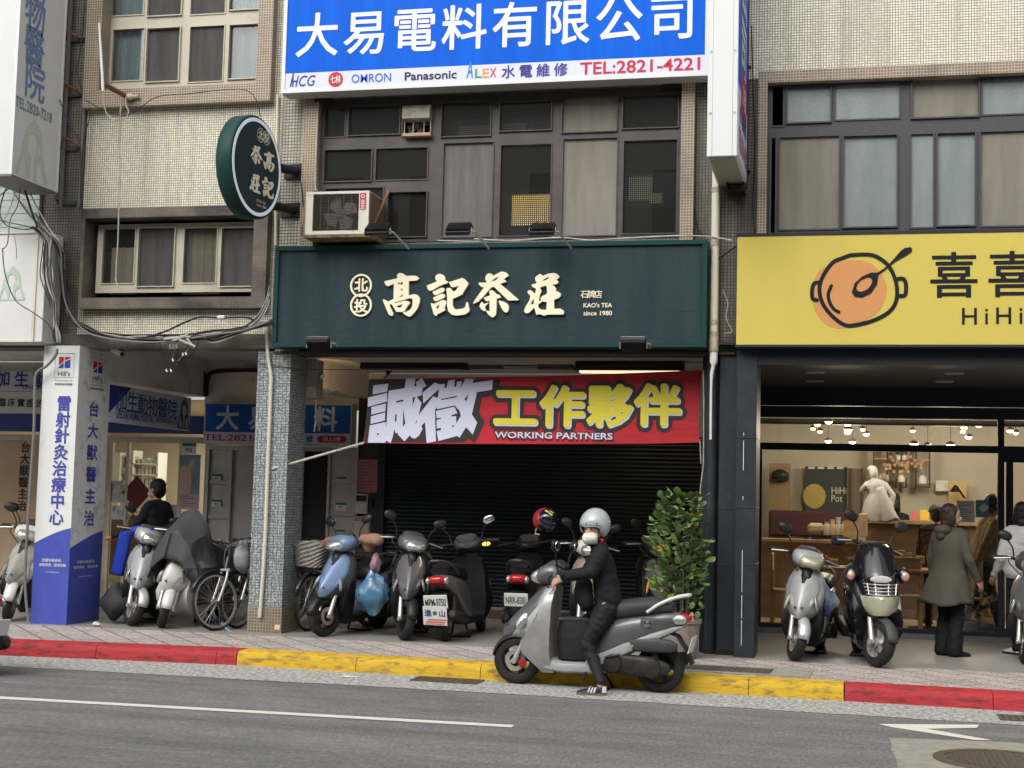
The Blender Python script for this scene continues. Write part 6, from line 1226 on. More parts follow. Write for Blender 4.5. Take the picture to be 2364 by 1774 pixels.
    if maxi:
        b = MB(); b.m = S_; b.sect([(.16, 1.0, 1.06, .08), (.22, .98, 1.1, .14), (.3, .98, 1.1, .14), (.34, 1.0, 1.08, .1)]); b.build('handlebar_cowl', m_gplas, t, smooth=True)
        rs = []
        for z, x, hw in ((.72, .69, .15), (.85, .625, .165), (.98, .53, .16), (1.07, .46, .14), (1.1, .43, .1)): rs.append([(x-.1*abs(u)**2, hw*u, z) for u in [-1+i/4 for i in range(9)]])
        b = MB(); b.rings(rs, cap=False, closed=False); b.build('wind_deflector', m_blackp, t, smooth=True, solid=.01)
        b = MB(); b.tube([(.33, -.15, 1.085), (.4, -.09, 1.115), (.42, 0, 1.12), (.4, .09, 1.115), (.33, .15, 1.085)], .012, 6); b.build('deflector_edge', m_gplas, t, smooth=True)
        b = MB(); b.rings(apron([(.465, .725, .64, .09, .6, 2), (.5, .742, .63, .13, .6, 2), (.56, .755, .62, .155, .6, 2), (.62, .755, .6, .17, .6, 2.4), (.64, .745, .6, .172, .6, 2.4)])); b.build('headlight', m_lensy, t, smooth=True)
        for sy in (-1, 1):
            b = MB(); b.ell((.47, sy*.235, .82), (.06, .06, .075), 12, 8); b.build('indicator_pod', m_blackp, t, smooth=True); b = MB(); b.ell((.515, sy*.245, .815), (.026, .038, .046), 10, 7); b.build('indicator', M('peach_lens', (.55, .36, .27), .2, .3, coat=.8, bump=.8, bs=30), t, smooth=True)
        b = MB()
        for i, (z, hw) in enumerate(((.66, .13), (.69, .14), (.72, .15), (.75, .155))): b.tube([(.70-.04*i*.4, -hw, z), (.765-.012*i, -hw*.5, z-.005), (.77-.012*i, 0, z-.006), (.765-.012*i, hw*.5, z-.005), (.70-.04*i*.4, hw, z)], .005, 5)
        for u in (-.13, -.06, .06, .13): b.tube([(.755, u*.9, .655), (.715, u, .755)], .005, 5)
        b.build('grille_rack', m_rim, t); b = MB(); b.ell((.668, .0, .79), (.01, .1, .035), 12, 6); b.build('sticker', M('grey_sticker', (.5, .5, .5), .5), t)
    else:
        b = MB(); b.m = S_; b.sect([(.17, .96, 1.0, .06), (.22, .93, 1.05, .13), (.30, .90, 1.095, .165), (.38, .895, 1.085, .155), (.44, .9, 1.05, .125), (.49, .92, 1.005, .09), (.512, .94, .985, .05)], p=.75); b.build('handlebar_cowl', cowl, t, smooth=True)
        b = MB(); b.m = S_; b.sect([(.40, .9, 1.045, .115), (.455, .903, 1.035, .118), (.5, .915, 1.01, .098), (.527, .93, .985, .06), (.535, .945, .97, .03)], p=.7); b.build('headlight', lens, t, smooth=True)
        b = MB(); b.m = S_; b.sect([(.2, 1.03, 1.06, .09), (.26, 1.04, 1.12, .12), (.33, 1.03, 1.115, .12), (.38, 1.04, 1.09, .09)], p=.8); b.build('dashboard', m_gplas, t, smooth=True)
    hz = 1.07 if maxi else 1.0
    for sy in (-1, 1):
        b = MB(); b.m = S_; b.tube([(.24, sy*.1, hz), (.22, sy*.18, hz+.02), (.2, sy*.24, hz+.02)], .015, 8); b.tube([(.2, sy*.23, hz+.02), (.15, sy*.36, hz+.005)], .019, 8); b.ell((.135, sy*.368, hz+.003), (.02, .016, .02), 8, 5); b.build('grip', m_rubber, t, smooth=True)
        b = MB(); b.m = S_; b.tube(smooth_path([(.225, sy*.22, hz+.015), (.33, sy*.2, hz+.03), (.4, sy*.1, hz-.03), (.4, sy*.05, hz-.16)] if maxi else [(.225, sy*.22, hz+.015), (.3, sy*.215, hz-.03), (.33, sy*.14, hz-.1), (.38, sy*.05, hz-.17)], 4), .006, 5); b.build('brake_cable', m_cable, t)
        b = MB(); b.m = S_; b.tube([(.235, sy*.2, hz+.02), (.235, sy*.24, hz+.015), (.215, sy*.36, hz-.005)], .008, 6); b.build('brake_lever', m_fork, t)
        if mirrors:
            b = MB(); b.m = S_; b.tube(smooth_path([(.24, sy*.17, hz+.02), (.25, sy*.19, hz+.12), (.235, sy*.25, hz+.2)], 3), .008, 6)
            mr = Matrix.Rotation(radians(sy*18), 3, 'X') @ Matrix.Rotation(radians(-8), 3, 'Y')
            b.ell((.235, sy*.28, hz+.245), (.028, .075, .05), 14, 8, .85, rot=mr); mo = b.build('mirror', m_plas, t, smooth=True)
            b = MB(); b.m = S_; b.ell((.212, sy*.28, hz+.245), (.008, .066, .042), 14, 8, .85, rot=mr); b.build('mirror_glass', m_mglass, mo, smooth=True)
    if pads:
        for sy in (-1, 1): b = MB(); b.m = S_; b.ell((.17, sy*.3, hz+.015), (.1, .15, .075), 12, 8); b.ell((.15, sy*.22, hz-.05), (.07, .08, .08), 10, 6); b.ell((.19, sy*.4, hz+.0), (.08, .06, .06), 10, 6); b.ell((.2, sy*.2, hz+.03), (.07, .07, .06), 10, 6); r = remesh(b, .02, 2); r.build('hand_muff', pads, t, smooth=True)
    if lit_amber: b = MB(); b.m = S_; b.ell((.42, -.2, .98), (.02, .05, .025)); b.build('lit_indicator', m_amberl, t, smooth=True)
    return t
# ---- the ridden scooter
fwc, rwc = gnd(1193, 1579), gnd(1526, 1600); th_r = math.degrees(math.atan2(fwc.y-rwc.y, fwc.x-rwc.x))
RD = scooter('silver scooter ridden by the person in the grey helmet at the kerb', fwc, th_r, 'scooters on the road', body=m_silver2, panel=m_dsilver, lower=m_shield, fender=m_plas, seat=m_gvinyl, rim=m_dkrim, steer=-3, rack=m_whitep, side=m_dsilver, tail=m_dsilver, cowl=m_dsilver, plate='', lens=m_lens, nofloor=True)
b = MB(); b.sect([(-.02, .205, .29, .152), (-.15, .2, .36, .164), (-.35, .3, .45, .174), (-.58, .42, .53, .168), (-.78, .53, .585, .13), (-.86, .575, .6, .09)], p=.55); b.build('lower_trim', m_silver2, RD, smooth=True)
b = MB(); b.lathe([(.03, .13), (.03, .172), (.012, .174)], (-.56, 0, .6), 'y', 12); b.build('lock_badge', m_chrome, RD)
b = MB(); b.lathe([(.035, .05), (.04, .085), (.02, .09)], (.58, 0, .2), 'y', 10); b.build('brake_caliper', M('red_caliper', (.3, .02, .03), .5), RD)
bgt = thing('carry_bag', 'black insulated bag standing on the footboard of the ridden scooter', 'bag', RD.location+Vector((-.1, -.0, .26)), radians(th_r), local=True)
b = MB(); b.sect([(0, -.16, .16, .12), (.1, -.17, .17, .13), (.24, -.17, .17, .125), (.34, -.15, .15, .11)], axis='z', p=.5); r = b; 
r.m = None; b.v = [Vector((p.y, p.x, p.z)) for p in b.v]; b.build('bag_body', M('black_nylon', (.016, .016, .018), .6, bump=.5, bs=14), bgt, smooth=True)
b = MB(); b.box(-.15, .15, -.11, .11, .335, .36); b.build('lid', M('silver_black_lid', (.1, .1, .11), .35, col2=(.03, .03, .032), vs=14), bgt, bevel=.01)
bgt.location = RD.matrix_basis @ Vector((.10, 0, .255))
# ---- parked scooters, from the edge of the photo to the restaurant
G_ = lambda x, y: gnd(x, y, PAVE)
scooter('dusty ivory scooter parked beyond the advert pillar at the edge of the photo', G_(24, 1434), -86, body=m_whitep, panel=M('dusty_grey_panel', (.25, .24, .21), .6, col2=(.34, .33, .3), vs=12), steer=20, cowl=m_whitep, plate='')
scooter('black scooter standing behind the dusty ivory scooter', Vector((-9.75, 15.9, PAVE)), -70, body=m_blackp, steer=15)
scooter('black scooter half hidden behind the advert pillar beside the silver one', Vector((-8.35, 16.2, PAVE)), -100, body=m_blackp, side=m_silver, steer=10)
s2 = scooter('silver scooter with a blue raincoat draped beside its handlebar', G_(311, 1446), -72, body=m_silver, panel=m_silver, steer=32, lean=-3)
cov = scooter('white scooter under a grey rain cover beside the bicycle', G_(383, 1451), -95, body=m_whitep, fender=m_whitep, steer=34, mirrors=False, lower=m_whitep)
bs_ = scooter('steel blue scooter with brown hand muffs and a blue plastic bag', G_(742, 1470), -99, body=m_gplas, panel=m_bluep, cowl=m_bluep, fender=m_plas, rim=m_dkrim, steer=-18, pads=M('brown_cloth', (.26, .15, .11), .9), gold=True, side=m_bluep, lean=-3)
gs_ = scooter('graphite scooter with tall black mirrors in front of the shutter', G_(940, 1479), -78, body=m_plas, panel=m_greyp, cowl=m_greyp, fender=m_plas, rim=m_dkrim, steer=22, sc=1.02)
bk_ = scooter('black and grey scooter backed to the street with two white plates', G_(1028, 1481), 88, front=False, body=m_blackp, side=m_greyp, tail=m_greyp, cowl=m_gplas, plate='MPM-9750', steer=12, lit_amber=True, lean=-4)
nr_ = scooter('black scooter with a red helmet on its bar and plate NRR-8381', G_(1196, 1472), 96, front=False, body=m_plas, side=m_plas, cowl=m_plas, plate='NRR-8381', steer=10, mirrors=False, rim=m_dkrim)
scooter('white and champagne scooter behind the rider', G_(1352, 1478), -84, body=m_goldp, cowl=m_whitep, panel=m_goldp, steer=14)
scooter('dark scooter with an orange indicator half behind the potted bush', G_(1525, 1476), -76, body=m_plas, panel=m_greyp, lens=m_amber, steer=16)
sv_ = scooter('silver scooter parked in front of the restaurant glass', G_(1842, 1527), -98, body=m_silver, panel=m_silver, steer=26, lens=m_lensy, lean=-2)
mx_ = scooter('large black scooter with a yellowed headlight before the restaurant', G_(2032, 1541), -82, body=m_blackp, fender=m_gplas, steer=26, maxi=True, sc=1.06, lower=m_blackp, lens=m_lensy)
scooter('grey scooter cut off by the edge of the photo near the white jacket', G_(2372, 1534), -104, body=m_greyp, panel=m_greyp, cowl=m_gplas, steer=15)
pl_ = at(6, 1488, 11.2); scooter('scooter leaving the photo along the road with a white plate', Vector((pl_.x-.33, 11.2+.12, 0)), 155, 'scooters on the road', front=False, body=m_blackp, plate='')
# extras on the scooters, each a thing of its own
b = MB(); P = bk_.matrix_basis @ Vector((-.965, 0, .29)); 
st_ = thing('sticker_plate', 'second white plate with blue characters and red print under the licence plate', 'plate', P, radians(88), local=True); PM = Matrix.Rotation(radians(-14), 4, 'Y')
b = MB(); b.m = PM; b.box(-.004, .004, -.13, .13, -.1, .1); b.build('sheet', m_plw, st_); b = MB(); b.m = PM; b.text('進', (-.0065, .075, .03), (0, -1, 0), (0, 0, 1), em=.08, offset=.025); b.text('山', (-.0065, -.08, .03), (0, -1, 0), (0, 0, 1), em=.08, offset=.025); b.build('lettering', m_navy, st_)
b = MB(); b.m = PM; b.ell((-.005, 0, .03), (.003, .025, .025), 14, 7); b.build('green_emblem', m_plg, st_); b = MB(); b.m = PM; b.box(-.006, -.0045, -.11, .1, -.075, -.06); b.box(-.006, -.0045, -.12, .08, -.05, -.035); b.box(-.006, -.0045, -.1, .11, -.092, -.083); b.build('red_print', M('faded_red_print', (.5, .12, .08), .6), st_)
# red helmet on the handlebar
hc = at(1258, 1200, 15.95); hm = thing('helmet', 'red and black helmet with a dark visor hung on the scooter bar', 'helmet', hc, radians(-20), local=True)
b = MB(); b.ell((0, 0, 0), (.15, .13, .135), 20, 12); b.build('shell', M('red_shell', (.36, .035, .045), .2, coat=.8), hm, smooth=True)
b = MB(); b.ell((.03, -.005, .008), (.135, .128, .122), 20, 12, rot=Matrix.Rotation(radians(-12), 3, 'Y')); b.ell((.03, 0, -.05), (.12, .125, .095), 16, 10); b.build('visor', M('dark_visor', (.01, .012, .03), .08, coat=1.), hm, smooth=True)
b = MB(); b.tube([(.06, -.09, .105), (.14, -.07, .05)], .012, 6); b.build('reflective_strip', M('yellow_strip', (.75, .65, .1), .4), hm)
b = MB(); b.tube([(-.06, -.08, -.1), (-.07, -.09, -.16), (-.02, -.08, -.17)], .01, 6); b.build('strap', m_goldp, hm)
# blue plastic bag on the blue scooter
def sack(c, r, seed, k=.35):
    b = MB(); random.seed(seed); n, m_ = 18, 11; rs = []
    for i in range(m_):
        t = pi*(i+.02)/(m_-1+.04)-pi/2; ring = []
        for j in range(n):
            a = 2*pi*j/n; d = Vector((cos(t)*cos(a), cos(t)*sin(a), sin(t))); q = 1+k*noise.noise(d*1.7+Vector((seed, 0, 0)))+.12*noise.noise(d*5+Vector((0, seed, 0))); tp = 1-.55*max(0, d.z)**1.2; ring.append(Vector(c)+Vector((d.x*r[0]*tp*q, d.y*r[1]*tp*q, d.z*r[2]*q)))
        rs.append(ring)
    return b.rings(rs)
m_bag = M('blue_film', (.06, .16, .27), .18, col2=(.26, .36, .44), vs=7, ramp=(.5, .68), bump=1., bs=11, spec=.8)
sack(at(860, 1366, 14.95), (.17, .13, .23), 4.2, .32).build('plastic_bag', m_bag, smooth=True, label='blue plastic bag hanging on the blue scooter', cat='bag')
sack(at(1898, 1385, 15.4), (.16, .2, .2), 8.1).build('plastic_bag', M('pale_blue_film', (.3, .36, .42), .25, col2=(.06, .16, .4), vs=6, ramp=(.45, .6), bump=1., bs=10), smooth=True, label='pale and blue plastic bag behind the silver scooter at the restaurant', cat='bag')
sack(at(268, 1385, 15.0), (.2, .16, .2), 2.6).build('shoulder_bag', M('black_bag_cloth', (.03, .03, .032), .7, bump=.8, bs=12), smooth=True, label='slumped black bag hanging low beside the silver scooter', cat='bag')
sack(at(867, 1300, 14.98), (.06, .08, .1), 3.3).build('cap', M('mauve_cloth', (.26, .16, .19), .7), smooth=True, label='mauve cap hung under the brown hand muff', cat='cap')
# blue raincoat
rc = MB(); 
for (pts, hw) in (([(296, 1228), (330, 1222), (352, 1232)], .05), ([(290, 1228), (280, 1270), (268, 1325)], .07), ([(296, 1235), (284, 1290), (276, 1330)], .05)): rc.tube(smooth_path([at(x, y, 15.15) for x, y in pts], 4), hw, 8)
remesh(rc, .02, 3).build('raincoat', M('blue_raincoat', (.02, .05, .4), .45, bump=.6, bs=15), smooth=True, label='bright blue raincoat draped over the silver scooter bar', cat='raincoat')
# rain cover
def cover():
    b = MB(); rs = []; prof = [(.66, .62, .78, .2), (.58, .52, 1.05, .3), (.44, .46, 1.16, .36), (.3, .44, 1.24, .38), (.2, .42, 1.32, .36), (.08, .4, 1.16, .32), (-.1, .38, .94, .27), (-.3, .36, .92, .27), (-.55, .36, .9, .26), (-.8, .38, .84, .24), (-.95, .42, .7, .18)]
    for i in range((len(prof)-1)*4+1):
        k = min(i//4, len(prof)-2); f = (i-4*k)/4; x, zb, zt, hw = [prof[k][j]+(prof[k+1][j]-prof[k][j])*f for j in range(4)]; ring = []
        for j in range(25):
            u = -1+j/12; a = abs(u); z = zb+(zt-zb)*(1-a**1.9); h_ = 1-(z-zb)/(zt-zb); pl = abs(noise.noise(Vector((x*6+u*2, u*3, 2.))))+abs(noise.noise(Vector((x*13, u*4, 7.))))*.5; y = hw*math.copysign(min(1, a*1.2)**.95, u)*(1+.12*h_-.3*pl*h_**.6)
            nz = (.5-abs(noise.noise(Vector((x*3.2+z*1.5, y*4, z*3)))))*.09+noise.noise(Vector((x*2+y*9, z*1.2, 4)))*.05-.03; ring.append((x+nz*.5, y+nz, z+nz*.4+.03*sin(j*1.7+i*.5)*(a > .9)))
        rs.append(ring)
    return b.rings(rs, cap=False, closed=False)
cvt = thing('rain_cover', 'dark grey rain cover thrown over the white scooter', 'cover', cov.location, cov.rotation_euler.z, local=True)
cover().build('cloth', M('grey_cover_cloth', (.055, .055, .056), .65, col2=(.045, .045, .046), vs=3, bump=.25, bs=10), cvt, smooth=True, solid=.006, ang=22)
lp_ = MB(); lp_.text('TIGRA', at(440, 1283, 14.95), UX, UY, fit=(.15, .045), offset=.018, shear=.3); lp_.build('print', M('cream_print', (.65, .62, .5), .6), cvt, world=True); cvt.children[-1].location = Vector((0, 0, 0))
o = cvt.children[-1]; me = o.data; inv = (Matrix.Translation(cvt.location) @ Matrix.Rotation(cvt.rotation_euler.z, 4, 'Z')).inverted()
for v in me.vertices: v.co = inv @ v.co
# ---- bicycles
m_bfr = M('bicycle_enamel', (.018, .018, .02), .3, coat=.4); m_spoke = M('spoke_wire', (.28, .28, .27), .3, .6)
def bicycle(label, contact, theta, steer=0., lean=0., basket=False, bag=False, R_=.32):
    th = radians(theta); t = thing('bicycle', label, 'bicycle', Vector(contact)-Vector((cos(th), sin(th), 0))*.53, th, 'bicycles by the stone pillar', local=True); t.rotation_euler = (radians(lean), 0, th)
    p0 = Vector((.36, 0, .8)); axd = Vector((-.3, 0, .95)).normalized(); S_ = Matrix.Translation(p0) @ Matrix.Rotation(radians(steer), 4, axd) @ Matrix.Translation(-p0)
    for nm, x, m_ in (('front_wheel', .53, S_), ('rear_wheel', -.53, None)):
        b = MB(); b.m = m_; c = Vector((x, 0, R_)); b.lathe([(R_-.035, -.012), (R_-.018, -.022), (R_, 0), (R_-.018, .022), (R_-.035, .012)], c, 'y', 44, cap=False); w_ = b.build(nm, m_rubber, t, smooth=True)
        b = MB(); b.m = m_; b.lathe([(R_-.03, -.014), (R_-.05, -.013), (R_-.05, .013), (R_-.03, .014)], c, 'y', 44, cap=False); b.build('rim', m_rim, w_, smooth=True)
        b = MB(); b.m = m_
        for k in range(32):
            a = 2*pi*k/32; o_ = .35*(1 if k % 4 < 2 else -1); b.tube([c+Vector((cos(a+o_*3)*.02, .025*(1 if k % 2 else -1), sin(a+o_*3)*.02)), c+Vector((cos(a)*(R_-.045), 0, sin(a)*(R_-.045)))], .0022, 4, cap=False)
        b.lathe([(.018, -.04), (.018, .04)], c, 'y', 10); b.build('spokes', m_spoke, w_)
        b = MB(); b.m = m_; rs = []
        for i in range(13):
            a = radians((20 if x > 0 else 20)+i*11.5); rs.append([(x+cos(a)*(R_+.02), -.03, R_+sin(a)*(R_+.02)), (x+cos(a)*(R_+.03), 0, R_+sin(a)*(R_+.03)), (x+cos(a)*(R_+.02), .03, R_+sin(a)*(R_+.02))])
        b.rings(rs, cap=False, closed=False); b.build('mudguard', m_bfr, t, smooth=True, solid=.003)
    b = MB(); bb = (-.08, 0, .28); hd = (.33, 0, .8); hb = (.37, 0, .66); stp = (-.2, 0, .72); b.tube([hb, bb], .02, 8); b.tube([hd, (-.18, 0, .6)], .018, 8); b.tube([bb, stp], .018, 8); b.tube([hd, hb], .022, 8)
    for sy in (-1, 1): b.tube([bb, (-.53, sy*.05, R_)], .011, 6); b.tube([(-.18, sy*.02, .62), (-.53, sy*.05, R_)], .01, 6)
    b.build('frame', m_bfr, t, smooth=True)
    b = MB(); b.m = S_
    for sy in (-1, 1): b.tube(smooth_path([(.385, sy*.05, .66), (.42, sy*.055, .55), (.53, sy*.055, R_)], 3), .013, 8)
    b.box(.36, .41, -.055, .055, .65, .675); b.build('fork', M('pale_fork', (.55, .54, .48), .35, .4), t, smooth=True)
    b = MB(); b.m = S_; b.tube([(.33, 0, .8), (.3, 0, .95)], .013, 8); b.tube(smooth_path([(.16, -.3, .97), (.28, -.24, 1.0), (.31, 0, .95), (.28, .24, 1.0), (.16, .3, .97)], 4), .012, 8); b.build('handlebar', m_bfr, t, smooth=True)
    b = MB(); b.m = S_; b.tube([(.26, -.2, .985), (.25, -.28, .95)], .006, 5); b.tube([(.26, .2, .985), (.25, .28, .95)], .006, 5); b.tube(smooth_path([(.26, .2, .985), (.45, .12, .9), (.42, .03, .7)], 4), .004, 5); b.build('brake_lever', m_spoke, t)
    b = MB(); b.sect([(-.36, .74, .82, .1), (-.28, .74, .82, .11), (-.18, .76, .82, .07), (-.05, .77, .805, .025)]); b.build('saddle', m_vinyl, t, smooth=True)
    b = MB(); b.lathe([(.085, -.03), (.085, -.024), (.01, -.024)], (bb[0], 0, bb[2]), 'y', 20); b.tube([(bb[0], -.07, bb[2]), (bb[0]+.1, -.07, bb[2]-.13)], .01, 6); b.tube([(bb[0], .07, bb[2]), (bb[0]-.1, .07, bb[2]+.13)], .01, 6); b.build('crank', m_spoke, t)
    b = MB(); b.tube([(-.5, .06, R_), (-.44, .17, .01)], .009, 6); b.build('kickstand', m_spoke, t)
    if basket:
        b = MB(); b.m = S_; rs = []; n = 28
        for i in range(13):
            z = .72+.26*i/12; k = .8+.2*i/12; ring = []
            for j in range(n):
                a = 2*pi*j/n; f = lambda v: math.copysign(abs(v)**.55, v); w_ = .006*(1 if (i+j) % 2 else -1); ring.append((.56+(.15*k+w_)*f(cos(a)), (.19*k+w_)*f(sin(a)), z+.03*cos(2*a)*(i/12)))
            rs.append(ring)
        b.rings(rs, cap=False); b.build('basket', M('grey_wicker', (.3, .29, .25), .7, col2=(.16, .15, .13), vs=40), t, smooth=False, solid=.006)
    return t
bc = bicycle('old black bicycle with pale forks leaning by the stone pillar', G_(498, 1457), -112, steer=-6, lean=4)
bicycle('second bicycle mostly hidden behind the old black one', G_(548, 1452), -104, steer=0, lean=3)
bicycle('bicycle with a grey wicker basket behind the stone pillar', G_(712, 1458), -110, steer=10, basket=True)
sack(at(560, 1282, 15.05), (.1, .1, .2), 6.4, .2).build('saddle_bag', M('clear_grey_film', (.3, .31, .33), .2, col2=(.12, .12, .13), vs=6, bump=.8, bs=10), smooth=True, label='translucent plastic bag tied over the bicycle saddle', cat='bag')
b = MB(); b.tube(smooth_path([at(512, 1438, 14.9), at(522, 1452, 14.85), at(535, 1460, 14.8)], 4), .012, 6); b.build('cable_lock', M('blue_lock', (.12, .3, .6), .5), smooth=True, label='pale blue lock cable lying by the bicycle wheel', cat='lock')
# ================================================================ people
import numpy as np
m_skin = M('skin', (.5, .3, .215), .5, col2=(.45, .26, .185), vs=8); m_hair = M('black_hair', (.012, .01, .009), .4, bump=.5, bs=60, stretch=(4, 4, .6)); m_hair2 = M('brown_hair', (.035, .02, .014), .4, bump=.5, bs=60, stretch=(4, 4, .6)); m_eye = M('eye_dark', (.01, .008, .007), .15)
m_jkt = M('charcoal_jacket', (.0115, .012, .015), .8, bump=.7, bs=9, spec=.25); m_leg = M('black_leggings', (.0105, .0105, .0125), .7, bump=.3, bs=14, spec=.3)
class Fig:
    def __init__(s): s.mb = MB(); s.p = []
    def seg(s, a, b, ra, rb, mat=0):
        a, b = Vector(a), Vector(b); n = 12; d = (b-a); L = d.length; d.normalize(); k = 4
        pts = [a-d*ra*cos(pi/2*i/k) for i in range(k)]+[a, a.lerp(b, .5), b]+[b+d*rb*sin(pi/2*i/k) for i in range(1, k+1)]
        rr = [max(ra*sin(pi/2*i/k), ra*.08) for i in range(k)]+[ra, (ra+rb)/2, rb]+[max(rb*cos(pi/2*i/k), rb*.08) for i in range(1, k+1)]
        s.mb.tube(pts, rr, n); s.p.append(('s', a, b, ra, rb, mat)); return s
    def chain(s, pts, rr, mat=0):
        for i in range(len(pts)-1): s.seg(pts[i], pts[i+1], rr[i], rr[i+1], mat)
        return s
    def ell(s, c, r, mat=0, rot=None):
        s.mb.ell(c, r, 16, 11, rot=rot); s.p.append(('e', Vector(c), Vector(r), rot, mat)); return s
    def hand(s, w, d, up, side, mat=0, curl=.6, k=1.):
        """palm and five fingers from wrist w; d along the hand, up = back of the hand, side towards the thumb"""
        w, d, up, side = Vector(w), Vector(d).normalized(), Vector(up).normalized(), Vector(side).normalized()
        s.seg(w, w+d*.045*k, .022*k, .026*k, mat)
        for o in (-.022, 0, .02): s.seg(w+d*.03*k+side*o*k, w+d*.085*k+side*o*k, .016*k, .013*k, mat)
        for i, (o, L) in enumerate(((.029, .068), (.01, .078), (-.01, .072), (-.028, .056))):
            b0 = w+d*.088*k+side*o*k; a1 = curl*.8; p1 = b0+(d*cos(a1)-up*sin(a1))*L*.5*k; a2 = curl*1.9; p2 = p1+(d*cos(a2)-up*sin(a2))*L*.55*k; s.chain([b0, p1, p2], [.0098*k, .0092*k, .008*k], mat)
        t0 = w+d*.03*k+side*.026*k; t1 = t0+(d*.6+side*.7-up*.2).normalized()*.042*k; s.chain([t0, t1, t1+(d*.85+side*.2-up*.4).normalized()*.035*k], [.013*k, .011*k, .009*k], mat)
    def head(s, c, f, up=(0, 0, 1), k=1., mat=0):
        """skull, jaw, nose, ears; c = head centre, f = facing"""
        c, f = Vector(c), Vector(f).normalized(); up = Vector(up); l = up.cross(f).normalized(); Rm = Matrix((f, l, up)).transposed()
        s.ell(c+up*.025*k, (.098*k, .078*k, .1*k), mat, Rm); s.ell(c+f*.022*k-up*.05*k, (.07*k, .06*k, .07*k), mat, Rm); s.ell(c+f*.05*k-up*.085*k, (.032*k, .035*k, .028*k), mat, Rm)
        s.seg(c+f*.088*k+up*.01*k, c+f*.108*k-up*.03*k, .011*k, .016*k, mat); s.ell(c+f*.083*k-up*.062*k, (.015*k, .026*k, .012*k), mat, Rm)
        for y in (-1, 1): s.ell(c+l*y*.08*k-f*.01*k, (.022*k, .012*k, .034*k), mat, Rm)
        return Rm
    def build(s, name, mats, parent, voxel=.009, sm=3):
        r = remesh(s.mb, voxel, sm); V = np.array([v[:] for v in r.v]); Cn = np.array([V[list(f)].mean(0) for f in r.f]); best = np.full(len(Cn), 1e9); mi = np.zeros(len(Cn), int)
        for p in s.p:
            if p[0] == 's':
                a, b = np.array(p[1][:]), np.array(p[2][:]); ab = b-a; t = np.clip(((Cn-a)@ab)/max(ab@ab, 1e-9), 0, 1); d = np.linalg.norm(Cn-a-t[:, None]*ab, axis=1)-(p[3]+(p[4]-p[3])*t); m_ = p[5]
            else:
                q = Cn-np.array(p[1][:]); 
                if p[3] is not None: q = q@np.array(p[3])
                rr = np.array(p[2][:]); d = (np.linalg.norm(q/rr, axis=1)-1)*rr.min(); m_ = p[4]
            k = d < best; best[k] = d[k]; mi[k] = m_
        nv = [Vector() for _ in r.v]                                 # creases in the cloth, none on the skin
        for f, k in zip(r.f, r.mi if False else mi.tolist()):
            if k == 0: continue
            a, b_, c = r.v[f[0]], r.v[f[1]], r.v[f[2]]; q = (b_-a).cross(c-a).normalized()
            for i in f: nv[i] += q
        for i, q in enumerate(nv):
            if q.length > .5:
                p = r.v[i]; d = .5-abs(noise.noise(Vector((p.x*7, p.y*7, p.z*15+p.x*5)))); d2 = noise.noise(p*22); r.v[i] = p+q.normalized()*(.013*(d-.35)+.004*d2)
        r.mi = mi.tolist(); return r.build(name, mats, parent, smooth=True, ang=180)
def blob(parts, voxel=.012, sm=2):
    b = MB()
    for c, r, rot in parts: b.ell(c, r, 16, 10, rot=rot)
    return remesh(b, voxel, sm)
def eyes(parent, c, Rm, k=1.):
    for y in (-1, 1):
        b = MB(); b.ell(Vector(c)+Rm @ Vector((.09*k, y*.032*k, .018*k)), (.008*k, .013*k, .006*k), 8, 6, rot=Rm); b.build('eye', m_eye, parent)
# ---- the rider
Z3 = 3.388
def rp(x, y, off): return at(1120+x/Z3, 1140+y/Z3, 12.68-off)
ft = gnd(1120+862/Z3, 1140+1578/Z3); fo = 12.68-ft.y
PR = thing('person', 'person in black on the silver scooter with a grey helmet and pale mask', 'person', (ft.x, ft.y, 0))
F_ = Fig(); pel = rp(965, 862, 0)
hc_ = rp(850, 290, .0); ff = Vector((-.40, -.91, -.05)); Rm = F_.head(hc_, ff, k=1.02)
F_.chain([rp(872, 420, 0), rp(850, 350, 0)], [.056, .05], 0)
ch = rp(905, 560, 0)
TR = ((rp(900, 470, .15), rp(890, 460, -.15), .062, .062), (rp(915, 540, .1), rp(905, 540, -.1), .112, .112), (rp(932, 620, .075), rp(922, 620, -.075), .112, .112), (rp(948, 720, .07), rp(944, 720, -.07), .117, .117), (rp(960, 800, .08), rp(956, 800, -.08), .12, .12), (rp(965, 850, .08), rp(962, 850, -.08), .122, .122))
for A_, B_ in zip(TR, TR[1:]):
    for q in range(4): t_q = q/4; F_.seg(A_[0].lerp(B_[0], t_q), A_[1].lerp(B_[1], t_q), A_[2]+(B_[2]-A_[2])*t_q, A_[3]+(B_[3]-A_[3])*t_q, 1)
F_.seg(*TR[-1], 1)
F_.chain([rp(895, 440, 0), rp(960, 790, 0)], [.085, .1], 1); F_.seg(rp(880, 430, 0), rp(868, 395, 0), .066, .06, 1)
F_.chain([rp(905, 480, .19), rp(832, 612, .25), rp(622, 652, .3)], [.075, .062, .043], 1)
F_.chain([rp(885, 480, -.18), rp(790, 610, -.24), rp(640, 640, -.3)], [.066, .054, .036], 1)
F_.seg(rp(955, 885, .1), rp(955, 885, -.1), .105, .105, 2)
kn = rp(792, 1165, .2); F_.chain([rp(955, 900, .11), rp(870, 1040, .17), kn, rp(850, 1310, .24), rp(905, 1470, fo)], [.11, .09, .064, .056, .04], 2)
F_.chain([rp(945, 890, -.1), rp(800, 1010, -.14), rp(790, 1150, -.12), rp(740, 1270, -.1)], [.1, .075, .056, .04], 2)
F_.seg(rp(905, 1480, fo), rp(900, 1530, fo), .033, .03, 0)
